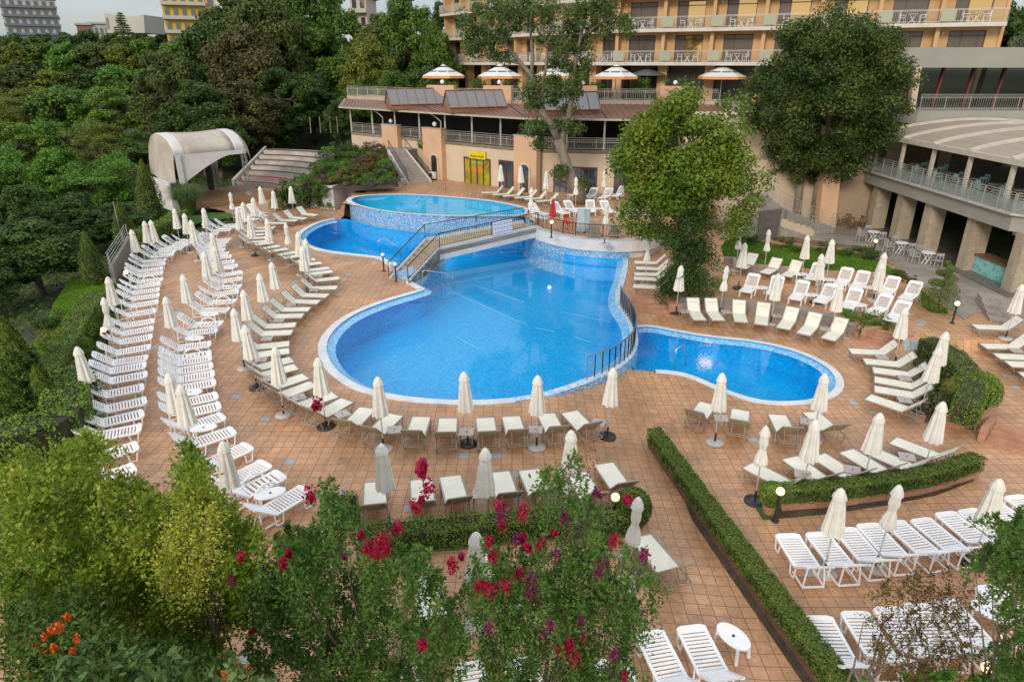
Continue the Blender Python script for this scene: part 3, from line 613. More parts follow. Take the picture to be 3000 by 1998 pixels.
# ================================================================== LOUNGERS
def arc_leg(mb, y, x0, x1, zt, r=.022, fl=.10):
    mb.tube([(x0, y, zt), (x0 + fl * .6, y, .06), (x0 + fl * 1.4, y, r), (x1 - fl * 1.4, y, r), (x1 - fl * .6, y, .06), (x1, y, zt)], r, 5)
def plastic_lounger(ang=40, arched=False):
    t = empty('sun_lounger'); ca, sa = math.cos(R(ang)), math.sin(R(ang)); H = .36; W = .66; Ls = 1.22; Lb = .80
    def panel(L, x_of, n, end):
        mb = MB()
        for s in (-1, 1): mb.beam(x_of(0, s * (W / 2 - .035)), x_of(L - .06, s * (W / 2 - .035)), .07, .045)
        for i in range(n):
            u = .07 + (L - .17) * (i + .5) / n; mb.beam(x_of(u, -W / 2 + .07), x_of(u, W / 2 - .07), (L - .17) / n * .60, .02)
        e0 = [x_of(L - .13, -W / 2), x_of(L - .05, -W / 2 + .01), x_of(L, -W / 2 + .12), x_of(L, W / 2 - .12), x_of(L - .05, W / 2 - .01), x_of(L - .13, W / 2)]
        up = (x_of(L, 0, .02) - x_of(L, 0, -.025)); n6 = len(e0); e1 = [p + up for p in e0]
        mb.add(e0 + e1, [tuple(range(n6)), tuple(range(2 * n6 - 1, n6 - 1, -1))] + [(i, (i + 1) % n6, (i + 1) % n6 + n6, i + n6) for i in range(n6)])
        mb.beam(x_of(.035, -W / 2 + .06), x_of(.035, W / 2 - .06), .07, .03); return mb
    seat = lambda u, y, dz=0: Vector((u, y, H + dz)); back = lambda u, y, dz=0: Vector((-u * ca - dz * sa, y, H + u * sa + dz * ca))
    so = panel(Ls, seat, 11 if not arched else 7, 1).build('seat', plastic, t); panel(Lb, back, 9 if not arched else 6, 1).build('backrest', plastic, t)
    for x0, x1 in ((.86, 1.12), (-.05, .22)):
        for s in (-1, 1):
            mb = MB(); mb.tube([(x0, s * .3, H - .02), (x0 + .03, s * .3, .04), (x1 - .05, s * .3, .03), (x1 + .01, s * .3, H - .02)], .024, 5); mb.build('leg', plastic, t)
    mb = MB(); xb = -Lb * ca * .62; zb = H + Lb * sa * .62
    for s in (-1, 1): mb.beam((xb, s * .2, zb), (-.42, s * .26, .12), .03); mb.beam((-.42, s * .26, .12), (.1, s * .28, .14), .035)
    mb.beam((-.42, -.27, .12), (-.42, .27, .12), .035); mb.build('back_support', plastic, t)
    if arched:
        for s in (-1, 1):
            mb = MB(); pts = [(.5 - .36 * math.cos(a), s * .35, .22 + .34 * math.sin(a)) for a in [math.pi * i / 8 for i in range(9)]]
            for i in range(8): mb.beam(pts[i], pts[i + 1], .06, .05)
            mb.build('armrest', plastic, t)
    return Proto(t)
def sling_lounger(ang=46, back=True):
    t = empty('sun_lounger'); ca, sa = math.cos(R(ang)), math.sin(R(ang)); H = .38; W = .64; Ls = 1.28; Lb = .74
    mb = MB(); mb.box((Ls / 2, 0, H), (Ls, W - .05, .018)); mb.build('seat', sling, t)
    mb = MB(); c = Vector((-ca * Lb / 2, 0, H + sa * Lb / 2)); mb.beam((0, 0, H), (-Lb * ca, 0, H + Lb * sa), W - .05, .014); bk = mb.build('backrest', sling, t); off = Vector((-sa, 0, -ca)) * .012; MB().beam(Vector((0, 0, H)) + off, Vector((-Lb * ca, 0, H + Lb * sa)) + off, W - .06, .006).build('rear_fabric', mat('tan_fabric', (.40, .35, .23), (.33, .28, .18), 2, .8), bk)
    mb = MB()
    for s in (-1, 1):
        mb.beam((0, s * W / 2, H - .005), (Ls, s * W / 2, H - .005), .04, .045); mb.beam((0, s * W / 2, H - .005), (-Lb * ca, s * W / 2, H - .005 + Lb * sa), .035, .035)
    mb.beam((Ls, -W / 2, H - .005), (Ls, W / 2, H - .005), .04, .045); mb.beam((-Lb * ca, -W / 2, H + Lb * sa), (-Lb * ca, W / 2, H + Lb * sa), .035, .03); mb.build('frame', taupe, t)
    for x0, x1 in ((.80, 1.22), (-.34, .12)):
        for s in (-1, 1):
            mb = MB(); mb.tube([(x0, s * W / 2, H - .03 if x0 > 0 else .34), (x0 + .14, s * W / 2, .02), (x1 - .14, s * W / 2, .02), (x1, s * W / 2, H - .03)], .018, 5); mb.build('leg', taupe, t)
    mb = MB()
    for s in (-1, 1): mb.beam((0, s * W / 2, H - .03), (-.55, s * W / 2, H - .05), .03); mb.beam((-Lb * ca * .7, s * .2, H + Lb * sa * .7), (-.48, s * .2, H - .05), .022)
    for x in (-.55, -.4): mb.beam((x, -W / 2, H - .05), (x, W / 2, H - .05), .026)
    mb.beam((-Lb * ca * .7, -.2, H + Lb * sa * .7), (-Lb * ca * .7, .2, H + Lb * sa * .7), .022); mb.build('back_support', taupe, t)
    return Proto(t)
PL = plastic_lounger(); PLA = plastic_lounger(42, True); SL = sling_lounger()
SPOTS = []
def row(items, fmt, group, kinds='p', L=1.2, lab2=None):
    """items: (region, fx, fy, hx, hy[, kind]) foot end and hinge of each lounger in the photo"""
    n = len(items)
    for i, it in enumerate(items):
        r, fx, fy, hx, hy = it[:5]; k = it[5] if len(it) > 5 else kinds; h = .38
        f = G(r, fx, fy, h); g = G(r, hx, hy, h); d = Vector((f.x - g.x, f.y - g.y)); d.normalize(); LL = 1.28 if k == 's' else 1.22
        z = hgt(f.x - d.x * .6, f.y - d.y * .6); p = (f.x - d.x * LL, f.y - d.y * LL, z)
        pr = {'p': PL, 'a': PLA, 's': SL}[k]; kk = {'p': 'white slatted lounger', 'a': 'white lounger with curved armrests', 's': 'cream sling lounger'}[k]
        o = pr.put(p, math.atan2(d.y, d.x), fmt.format(k=kk, o=od(i, n)), 'sun lounger', group, ry=R(rnd.uniform(-.3, .3)))
        SPOTS.append((p[0], p[1], d.x, d.y))
R1 = lambda *a: [('R1', *q) for q in a]
rowA = [('R7', 640, 560, 340, 690), ('R7', 680, 370, 360, 480)] + R1((1060, 1430, 680, 1540), (1110, 1190, 530, 1300), (1140, 985, 610, 1110), (1180, 810, 650, 925), (1145, 625, 645, 725), (1190, 450, 720, 535), (1175, 325, 725, 400), (1195, 220, 740, 290), (1235, 75, 815, 145)) + [('R2', *q) for q in ((1020, 1060, 620, 1130), (1035, 945, 630, 1020), (1050, 840, 670, 905), (1075, 700, 705, 760), (1105, 580, 750, 635), (1120, 490, 780, 535), (1120, 410, 795, 455), (1130, 330, 815, 380), (1170, 272, 860, 305, 'a'), (1170, 180, 865, 215), (1170, 120, 870, 155), (1200, 50, 915, 85))] + [('R3', *q) for q in ((650, 945, 370, 970), (750, 875, 475, 900), (780, 830, 520, 850, 'a'), (880, 790, 620, 805), (950, 745, 700, 765), (1020, 715, 790, 720, 'a'), (1150, 655, 950, 680), (1370, 580, 1190, 590), (1540, 530, 1350, 540), (1620, 492, 1450, 503), (1700, 455, 1555, 465))]
row(rowA, '{k}, {o} from the near end, outermost left row', 'white loungers in the outermost row along the left hedge')
rowB = [('R7', 2260, 570, 1960, 740), ('R7', 2030, 430, 1720, 580, 'a'), ('R7', 1890, 330, 1620, 470), ('R7', 1730, 170, 1440, 300)] + R1((2387, 1222, 1930, 1370), (2240, 1020, 1800, 1165), (2200, 880, 1780, 975), (2160, 740, 1735, 835), (2130, 555, 1690, 640), (2115, 440, 1670, 515), (2095, 330, 1670, 400), (2075, 220, 1660, 290), (2070, 160, 1660, 225, 'a')) + [('R2', *q) for q in ((1830, 1160, 1430, 1210), (1920, 965, 1540, 1015), (1990, 880, 1600, 900, 'a'), (2080, 690, 1750, 700), (2180, 575, 1850, 590, 'a'), (2210, 435, 1880, 480), (2250, 370, 1940, 385, 'a'), (2260, 260, 1950, 300), (2260, 170, 1960, 220), (2200, 80, 1910, 115))] + [('R3', *q) for q in ((1590, 965, 1330, 990), (1550, 895, 1290, 920), (1510, 855, 1260, 870), (1460, 805, 1220, 820), (1460, 765, 1210, 770), (1490, 715, 1240, 722), (1540, 665, 1290, 672))]
row(rowB, '{k}, {o} from the near end, second left row', 'white loungers in the second row from the left')
row([('R3', 1900, 395, 1780, 380), ('R3', 1850, 350, 1740, 330), ('R3', 2010, 350, 1920, 325), ('R3', 1990, 310, 1900, 290)], '{k}, {o} of the four bunched near the stage trusses', 'white loungers bunched near the stage')
rowC = [('T4', 2185, 75, 2105, 65), ('T4', 2110, 97, 2025, 90), ('T4', 2050, 110, 1965, 108), ('T4', 1975, 128, 1895, 127), ('T4', 1895, 160, 1815, 160)] + [('R3', *q) for q in ((2150, 500, 1960, 510), (2010, 550, 1840, 557), (1995, 600, 1805, 607), (2060, 640, 1850, 652), (2050, 690, 1870, 702), (2130, 712, 1940, 732), (2220, 762, 2025, 787), (2330, 802, 2140, 825))] + [('R4', *q) for q in ((660, 95, 490, 122), (770, 135, 585, 162), (900, 180, 700, 212), (1000, 225, 800, 252), (1150, 280, 930, 312), (1240, 330, 1000, 360), (1350, 400, 1080, 432), (1390, 450, 1105, 482), (1480, 540, 1170, 572), (1450, 672, 1120, 682), (1320, 787, 975, 775), (1200, 872, 865, 865), (1070, 972, 700, 975), (980, 1062, 615, 1070), (880, 1187, 500, 1207), (830, 1292, 440, 1307))] + [('R5', *q) for q in ((790, 220, 370, 265), (790, 320, 360, 375), (830, 440, 400, 545), (890, 540, 450, 650), (1020, 670, 610, 805), (1130, 775, 760, 910), (1420, 920, 1030, 1050), (1590, 1000, 1270, 1180), (1870, 1110, 1690, 1300), (2250, 1200, 2050, 1390))] + [('R6', *q) for q in ((455, 475, 395, 650), (715, 490, 700, 670), (1080, 485, 1105, 660), (1335, 470, 1385, 650), (1680, 440, 1760, 610), (1910, 420, 2050, 580))]
row(rowC, '{k}, {o} from the stage end of the poolside curve', 'cream sling loungers curving round the pool', 's')
row([('R6', 0, 1115, -5, 1310), ('R6', 450, 1090, 465, 1280), ('R6', 735, 1060, 800, 1290), ('R6', 1220, 1015, 1290, 1240), ('R6', 1510, 995, 1610, 1220), ('R6', 1990, 1020, 2080, 1200), ('R6', 2250, 930, 2370, 1110)], '{k}, {o} from the left in the row before the clipped hedge', 'cream loungers before the clipped hedge', 's')
row([('T8', 560, 850, 600, 980), ('T8', 975, 670, 1000, 880), ('T8', 2060, 560, 2190, 720)], '{k}, {o} from the left behind the pink flowering shrubs', 'cream loungers behind the flowering shrubs', 's')
row([('T8', 460, 1460, 480, 1700), ('T8', 880, 1430, 920, 1690), ('T8', 1230, 1400, 1290, 1650), ('T8', 1850, 1400, 1960, 1650), ('T8', 2120, 1215, 2250, 1480), ('T9', 50, 1175, 180, 1440, 'p')], '{k}, {o} from the left in the row at the bottom edge', 'white loungers at the bottom edge')
row([('T6', 1150, 1010, 1350, 1020), ('T6', 1250, 1080, 1470, 1100), ('T6', 1310, 1140, 1530, 1170), ('T6', 1320, 1205, 1570, 1250), ('T6', 1320, 1270, 1560, 1310), ('T6', 1275, 1325, 1515, 1405)], '{k}, {o} from the back in the row beside the rounded hedge bed', 'cream loungers beside the hedge bed', 's')
row([('T6', 175, 1370, 105, 1465), ('T6', 400, 1415, 388, 1505), ('T6', 650, 1448, 700, 1545), ('T6', 880, 1430, 995, 1530)], '{k}, {o} from the left in front of the small right pool', 'cream loungers in front of the small right pool', 's')
row([('T6', 120, 798, 85, 745), ('T6', 250, 800, 215, 752), ('T6', 405, 812, 390, 758), ('T6', 540, 828, 548, 768), ('T6', 690, 855, 735, 795), ('T6', 830, 895, 888, 835), ('T6', 1000, 930, 1065, 870)], '{k}, {o} from the left against the low grey wall', 'cream loungers against the low grey wall', 's')
row([('T6', 400, 440, 450, 412), ('T6', 560, 475, 615, 445), ('T6', 710, 495, 755, 465)], '{k}, {o} from the left beside the garden lawn', 'cream loungers beside the garden lawn', 's')
row([('T6', 880, 518, 912, 485), ('T6', 1080, 553, 1110, 518), ('T6', 1190, 577, 1222, 542), ('T6', 1390, 617, 1430, 577), ('T6', 1530, 652, 1585, 607)], '{k}, {o} from the left in the back row next to the lawn', 'white loungers in the back row next to the lawn')
row([('T6', 430, 603, 465, 565), ('T6', 620, 623, 640, 580), ('T6', 770, 655, 812, 605), ('T6', 940, 675, 990, 635), ('T6', 1125, 712, 1170, 665), ('T6', 1300, 750, 1370, 705), ('T6', 1425, 800, 1500, 745)], '{k}, {o} from the left in the front row above the grey wall', 'white loungers above the low grey wall')
row([('T5', 2020, 397, 2165, 402), ('T5', 2030, 437, 2175, 443), ('T5', 2018, 478, 2170, 482), ('T5', 2015, 508, 2172, 515), ('T5', 2010, 560, 2165, 570)], '{k}, {o} from the back of the five by the ivy tree', 'cream loungers by the ivy tree', 's')
row([('T6', 1990, 905, 2210, 915), ('T6', 2070, 975, 2290, 980), ('T6', 2160, 1045, 2380, 1055), ('T6', 2240, 1098, 2450, 1108), ('T6', 2335, 1175, 2540, 1190)], '{k}, {o} from the back at the far right edge', 'cream loungers at the far right edge', 's')
row([('O', 1720, 1068, 1790, 1105), ('O', 1815, 1052, 1875, 1095), ('O', 1880, 1046, 1940, 1085), ('O', 1945, 1036, 2005, 1072), ('O', 1992, 1032, 2060, 1062), ('O', 2052, 1012, 2125, 1040)], '{k}, {o} from the left behind the terracotta planters', 'cream loungers behind the planters', 's')
row([('T9', 715, 545, 830, 725), ('T9', 920, 535, 1050, 700), ('T9', 1110, 505, 1260, 680), ('T9', 1265, 475, 1430, 650), ('T9', 1450, 460, 1640, 625), ('T9', 1630, 440, 1830, 605), ('T9', 1800, 395, 2020, 575), ('T9', 1950, 375, 2180, 540), ('T9', 2120, 330, 2330, 480), ('T9', 2270, 280, 2480, 420)], '{k}, {o} from the left in the row below the planters', 'white loungers below the planters')
row([('T9', 930, 1110, 1085, 1400), ('T9', 1180, 1078, 1345, 1345), ('T9', 1400, 1050, 1590, 1320), ('T9', 1590, 1025, 1800, 1300), ('T9', 1790, 1000, 2030, 1270), ('T9', 2090, 900, 2340, 1130)], '{k}, {o} from the left in the nearest row at lower right', 'white loungers in the nearest row at lower right')
row([('R8', 200, 388, 285, 386), ('R8', 310, 406, 392, 402), ('R8', 412, 420, 492, 415), ('R8', 530, 436, 615, 432), ('R8', 625, 450, 725, 445), ('R8', 738, 472, 838, 466)], '{k}, {o} from the left in front of the shop doors', 'cream loungers in front of the shop doors', 's')
row([('R8', 1070, 412, 1140, 400), ('R8', 1225, 437, 1290, 412), ('R8', 1378, 442, 1440, 415), ('R8', 1500, 420, 1560, 400)], '{k}, {o} from the left behind the tall bent tree', 'white loungers behind the tall bent tree')
row([('R8', 870, 640, 790, 620), ('R8', 850, 602, 770, 580), ('R8', 1050, 592, 970, 565), ('R8', 1175, 577, 1110, 555), ('R8', 1290, 577, 1278, 545), ('R8', 1500, 580, 1460, 560), ('R8', 1570, 590, 1620, 575), ('R8', 1680, 600, 1750, 580)], '{k}, {o} from the left around the round terrace', 'white loungers around the round terrace')
row([('R8', 1312, 735, 1312, 775), ('R8', 1515, 735, 1522, 778)], '{k} behind the terrace railing, {o} from the left', 'cream loungers behind the terrace railing', 's')
# ================================================================== PARASOLS
def canopy_profile(knot):
    if not knot: return [(.02, 2.56), (.08, 2.50), (.145, 2.36), (.165, 2.28), (.13, 2.275), (.155, 2.0), (.19, 1.65), (.225, 1.36), (.235, 1.25), (.10, 1.26)]
    return [(.02, 2.56), (.07, 2.50), (.125, 2.36), (.145, 2.26), (.10, 2.25), (.11, 2.0), (.075, 1.82), (.085, 1.76), (.14, 1.55), (.18, 1.38), (.165, 1.3), (.07, 1.31)]
def parasol(knot=False, dark=False):
    t = empty('closed_parasol'); pl = lambda a, i: 1 + (.20 * math.cos(8 * a + .6 * math.sin(a * 3)) if i > 4 else .05 * math.cos(8 * a)) * (1 if i < 9 else .5)
    MB().lathe(canopy_profile(knot), n=32, pleat=pl).build('canopy', canvas, t)
    MB().tube([(0, 0, .05), (0, 0, 2.5)], .022, 6).build('pole', polemat, t)
    mb = MB(); mb.lathe([(.30, 0), (.31, .02), (.30, .055), (.12, .085), (.05, .09)], n=20); mb.build('base', blackm if dark else concm, t, True)
    MB().lathe([(.035, .08), (.035, .38), (.028, .4)], n=8).build('sleeve', blackm, t); return Proto(t)
UM = {(k, d): parasol(k, d) for k in (False, True) for d in (False, True)}
def parasols(items, fmt, group, h=2.52, zf=None):
    n = len(items)
    for i, it in enumerate(items):
        r, x, y = it[:3]; fl = it[3] if len(it) > 3 else ''; p = G(r, x, y, h) if zf is None else PZ(r, x, y, zf + h)
        if zf is not None: p.z = zf
        o = UM[('k' in fl, 'd' in fl)].put((p.x, p.y, p.z), rnd.uniform(0, 6), fmt.format(o=od(i, n), k='knotted' if 'k' in fl else 'closed'), 'parasol', group, rx=R(rnd.uniform(-2.2, 2.2)), ry=R(rnd.uniform(-2.2, 2.2)))
U4 = lambda *a: [('T4', *q) for q in a]
parasols(U4((545, 985), (700, 650, 'k'), (735, 500), (910, 175), (985, 115), (1040, 110), (1195, 30), (1262, 65), (1320, 110), (1405, 25)), '{k} cream parasol, {o} from the near end along the outermost left row', 'closed parasols along the outermost left row')
parasols([('R7', 1470, 150)] + U4((1235, 1255), (1160, 1170), (1145, 635), (1262, 490), (1400, 330), (1480, 290), (1450, 205)), '{k} cream parasol, {o} from the near end along the second left row', 'closed parasols along the second left row')
parasols([('R6', 2325, 0, 'd'), ('R6', 1600, 75), ('R6', 893, 45, 'd'), ('R6', 20, 90), ('T4', 2190, 1060, 'd'), ('T4', 1890, 995), ('T4', 1705, 835, 'd'), ('T4', 1620, 725), ('T4', 1683, 595), ('T4', 1800, 480), ('T4', 1885, 400), ('T4', 2078, 290, 'd'), ('T4', 2090, 240), ('T4', 2045, 190), ('T4', 1970, 135, 'k'), ('T4', 1840, 105), ('T4', 1720, 80, 'd')], '{k} cream parasol, {o} from the near end of the poolside curve', 'closed parasols in the poolside curve')
parasols([('T1', 1580, 1330, 'k'), ('T1', 1640, 1445), ('T1', 1665, 1400), ('T1', 1740, 1365), ('T1', 1800, 1290), ('T1', 1875, 1320), ('T1', 2000, 1290)], '{k} cream parasol, {o} from the left in front of the stage', 'closed parasols in front of the stage')
parasols([('R6', 75, 765), ('R6', 1055, 805), ('R6', 1930, 610)], '{k} cream parasol, {o} from the left before the clipped hedge', 'closed parasols before the clipped hedge')
parasols([('T8', 910, 530)], '{k} cream parasol rising behind the pink flowering shrubs', 'closed parasols by the flowering shrubs')
parasols([('T8', 2020, 290, 'k')], '{k} cream parasol at the right end of the clipped hedge', 'closed parasols by the flowering shrubs')
parasols([('T5', 2340, 420, 'd')], '{k} cream parasol right of the ivy tree foot', 'closed parasols by the ivy tree')
q = G('T5', 2095, 545); UM[(True, False)].put(q, 1.0, 'knotted cream parasol among the five loungers by the ivy tree', 'parasol', 'closed parasols by the ivy tree')
parasols([('T6', 405, 165, 'k'), ('T6', 605, 175, 'k'), ('T6', 870, 215), ('T6', 1043, 245), ('T6', 1385, 335)], '{k} cream parasol, {o} from the left along the lawn edge', 'closed parasols along the lawn edge')
parasols([('T6', 425, 265, 'd'), ('T6', 965, 405, 'd'), ('T6', 1380, 410)], '{k} cream parasol, {o} from the left between the white lounger rows', 'closed parasols between the white lounger rows')
parasols([('T6', 295, 430, 'k'), ('T6', 660, 480), ('T6', 1090, 550), ('T6', 1555, 720)], '{k} cream parasol, {o} from the left along the low grey wall', 'closed parasols along the low grey wall')
parasols([('T6', 1820, 880), ('T6', 1755, 985, 'd')], '{k} cream parasol by the rounded hedge bed, {o} from the back', 'closed parasols by the hedge bed')
parasols([('T6', 285, 1175), ('T6', 990, 1165)], '{k} cream parasol at the small pool front, {o} from the left', 'closed parasols in front of the small pool')
parasols([('T6', 585, 1525, 'kd'), ('T6', 925, 1485), ('T6', 1360, 1435), ('T6', 1790, 1375)], '{k} cream parasol, {o} from the left behind the terracotta planters', 'closed parasols behind the planters')
parasols([('T9', 1110, 230), ('T9', 1480, 200, 'k'), ('T9', 2190, 175, 'd')], '{k} cream parasol, {o} from the left in the row below the planters', 'closed parasols below the planters')
parasols([('T6', 2340, 550)], '{k} cream parasol at the right edge above the far loungers', 'closed parasols at the right edge')
parasols([('T2', 1105, 1140), ('T2', 1243, 1150), ('T2', 1415, 1185), ('T2', 1623, 1225, 'k'), ('T2', 1815, 1180, 'k')], '{k} cream parasol, {o} from the left in front of the shops', 'closed parasols in front of the shops', zf=ZUP)
parasols([('T2', 1305, 1300, 'k'), ('T2', 1830, 1400, 'k')], '{k} cream parasol on the round terrace, {o} from the left', 'closed parasols on the round terrace', zf=ZUP)
# red parasol, red chair, board cabinets
p = G('R8', 905, 640, .9); t = thing('closed_parasol', 'closed red parasol on the round terrace', 'parasol', loc=(p.x, p.y, ZUP)); redm = mat('red_cloth', (.50, .02, .03), (.38, .01, .02), 4, .6)
MB().lathe([(.02, 2.2), (.06, 2.1), (.10, 1.9), (.16, 1.4), (.22, 1.0), (.1, 1.0)], n=16, pleat=lambda a, i: 1 + .15 * math.cos(8 * a)).build('canopy', redm, t); MB().tube([(0, 0, 0), (0, 0, 2.1)], .02, 6).build('pole', polemat, t); MB().lathe([(.2, 0), (.2, .06), (.04, .07)], n=12).build('base', concm, t)
def chair(m, name='plastic_chair'):
    t = empty(name); MB().box((0, 0, .45), (.44, .44, .03)).build('seat', m, t)
    mb = MB(); mb.box((-.21, 0, .85), (.03, .42, .16))
    for y in (-.19, 0, .19): mb.beam((-.2, y, .46), (-.22, y, .8), .05, .03)
    mb.build('backrest', m, t)
    for x in (-.2, .2):
        for y in (-.2, .2): MB().beam((x, y, .44), (x * 1.15, y * 1.15, 0), .035).build('leg', m, t)
    for y in (-.23, .23): mb = MB(); mb.beam((-.2, y, .66), (.2, y, .66), .04, .025); mb.beam((.19, y, .65), (.2, y, .45), .035); mb.build('armrest', m, t)
    return Proto(t)
def table(m, name='small_table', r=.4):
    t = empty(name); MB().lathe([(r, 0), (r, .03)], (0, 0, .7), 16).build('tabletop', m, t)
    for s in (-1, 1): mb = MB(); mb.beam((-.25, s * .12, 0), (.25, s * .12, .7), .035); mb.beam((.25, s * .14, 0), (-.25, s * .14, .7), .035); mb.build('leg', m, t)
    return Proto(t)
redc = chair(mat('red_plastic', (.6, .03, .02), None, 3, .4)); p = G('R8', 1060, 760); redc.put((p.x, p.y + .3, ZUP), R(-60), 'red plastic armchair behind the round terrace railing', 'chair')
for i, (x, y) in enumerate([(1185, 790), (1245, 790)]):
    p = G('R8', x, y); t = thing('notice_board', ['blue framed notice board on the round terrace', 'grey framed notice board right of the blue one'][i], 'board', 'notice boards on the terrace', (p.x, p.y + .25, ZUP)); t.rotation_euler.z = R(-15 + 30 * i)
    mb = MB(); mb.box((0, 0, .8), (.52 if i == 0 else .38, .06, 1.45)); mb.build('frame', mat('board_blue', (.35, .42, .50), None, 3, .4) if i == 0 else railm, t); MB().box((0, -.035, .85), (.42 if i == 0 else .3, .02, 1.2)).build('panel', mat('board_pale', (.45, .52, .56), (.30, .38, .44), 3, .3), t)
    for s in (-.2, .2): MB().box((s * (1 if i == 0 else .7), 0, .04), (.04, .3, .08)).build('foot', darkm, t)
# ================================================================== TABLES
def oval_table():
    t = empty('oval_table'); P = [(.42 * math.cos(a) * (1 if abs(math.cos(a)) < .7 else .98), .26 * math.sin(a)) for a in [2 * math.pi * i / 20 for i in range(20)]]
    MB().prism(P, .40, .43, bottom=True).build('tabletop', plastic, t); MB().lathe([(.035, 0), (.035, .01)], (0, 0, .431), 10).build('umbrella_hole', darkm, t)
    for x in (-.28, .28):
        for y in (-.16, .16): MB().beam((x, y, .40), (x * 1.15, y * 1.2, 0), .05).build('leg', plastic, t)
    return Proto(t)
def square_table():
    t = empty('side_table'); MB().box((0, 0, .42), (.46, .46, .03)).build('tabletop', mat('taupe_top', (.46, .42, .38), (.40, .36, .32), 3, .5), t); MB().lathe([(.025, 0), (.025, .008)], (0, 0, .436), 8).build('umbrella_hole', darkm, t)
    for x in (-.2, .2):
        for y in (-.2, .2): MB().beam((x, y, .41), (x, y, 0), .03).build('leg', taupe, t)
    return Proto(t)
OT = oval_table(); ST = square_table()
def tables(pr, items, fmt, group, cat='table', rz=0):
    for i, it in enumerate(items):
        p = G(*it[:3], .42); pr.put((p.x, p.y, p.z), R(it[3] if len(it) > 3 else rz), fmt.format(o=od(i, len(items))), cat, group)
tables(OT, [('R7', 1920, 610, 30), ('R1', 1960, 1190, 15), ('R1', 1780, 700, 5), ('R2', 1600, 1085, 0), ('R2', 1810, 755, 0), ('R2', 2060, 118, 5)], 'white oval table, {o} from the near end between left row loungers', 'white oval tables between the left loungers')
tables(OT, [('T9', 350, 1250, -60), ('T9', 2130, 1080, -45)], 'white oval table near the bottom right, {o} from the left', 'white oval tables at lower right')
tables(OT, [('T6', 535, 570, 0), ('T6', 815, 478, 0), ('T6', 885, 620, 0), ('T6', 1000, 515, 0), ('T6', 1215, 690, 0), ('T6', 1300, 570, 0)], 'white oval table, {o} from the left among the white right loungers', 'white oval tables among the right loungers')
tables(OT, [('R8', 1030, 545, 0), ('R8', 1180, 540, 0), ('R8', 1370, 540, 0)], 'white oval table on the round terrace, {o} from the left', 'white oval tables on the terrace')
tables(ST, [('R4', 1190, 510), ('R4', 1130, 705, 10), ('R4', 820, 905, 10), ('R4', 650, 1120, 0), ('R4', 480, 1375, 5), ('R5', 400, 440, 10), ('R5', 480, 700, 20), ('R5', 920, 960, 30), ('R5', 1520, 1190, 40), ('R6', 190, 600, 10), ('R6', 895, 625, 0), ('R6', 1575, 600, -5), ('R6', 2200, 530, -20)], 'grey square side table, {o} from the stage end of the poolside curve', 'grey side tables in the poolside curve')
tables(ST, [('R6', 1040, 1230, 0), ('R6', 1840, 1190, -10)], 'grey square side table before the clipped hedge, {o} from the left', 'grey side tables before the hedge')
tables(ST, [('T6', 15, 735), ('T6', 300, 738), ('T6', 650, 765, -10), ('T6', 985, 855, -25), ('T6', 265, 1470, -5), ('T6', 860, 1495, -20), ('T6', 1370, 1048, -5), ('T6', 1530, 1195, -10), ('T6', 1530, 1345, -15), ('T6', 2300, 1005, -5), ('O', 1845, 1090, -20), ('O', 1960, 1080, -20), ('O', 2085, 1050, -20)], 'grey square side table, {o} of those around the small right pool', 'grey side tables around the small right pool')
# ================================================================== LAMPS
lamp_on = glowmat('lamp_lit', (1.0, .55, .20), 1.6); lamp_off = mat('lamp_globe', (.82, .83, .85), (.74, .76, .8), 3, .25)
def post_lamp(lit, h=.85):
    t = empty('globe_lamp'); mb = MB(); mb.tube([(0, 0, 0), (0, 0, h)], .045, 8); mb.lathe([(.11, 0), (.11, .03), (.05, .05)], n=10); mb.lathe([(.05, h - .02), (.09, h + .02), (.06, h + .05)], n=10); mb.build('post', blackm, t)
    o = MB().sphere((0, 0, h + .14), .115, 14).build('globe', lamp_on if lit else lamp_off, t, True); return Proto(t)
LON = post_lamp(True); LOFF = post_lamp(False)
def lamps(pr, items, labs, group):
    for it, lb in zip(items, labs):
        p = G(*it[:3], 1.0); pr.put((p.x, p.y, p.z), 0, lb, 'lamp', group)
lamps(LOFF, [('T5', 285, 345), ('T5', 370, 410)], ['unlit white globe lamp left of the bridge stair', 'unlit white globe lamp at the foot of the bridge stair'], 'globe lamps by the bridge')
lamps(LON, [('T4', 868, 465), ('T4', 713, 860), ('T4', 475, 1320), ('T4', 1040, 225)], ['lit globe lamp at the end of the low boundary fence', 'lit globe lamp beside the knotted parasol on the left', 'lit globe lamp in the hedge at far left', 'lit globe lamp between the two near stage parasols'], 'lit globe lamps along the left hedge')
lamps(LON, [('T7', 150, 270), ('T8', 1890, 290), ('T9', 675, 250), ('T6', 1332, 250), ('T6', 1895, 680), ('T9', 2105, 1465)], ['lit globe lamp glowing in the bottom left shrubs', 'lit globe lamp behind the round clipped shrub', 'lit globe lamp beside the potted ball shrub', 'lit globe lamp at the lawn corner by the path', 'lit globe lamp right of the spiral topiary', 'lit globe lamp in the bottom right corner'], 'lit globe lamps in the garden')
p = G('R8', 895, 690, .9); LON.put((p.x, p.y, ZUP), 0, 'lit globe lamp below the red parasol on the terrace railing', 'lamp', 'lit globe lamps in the garden')
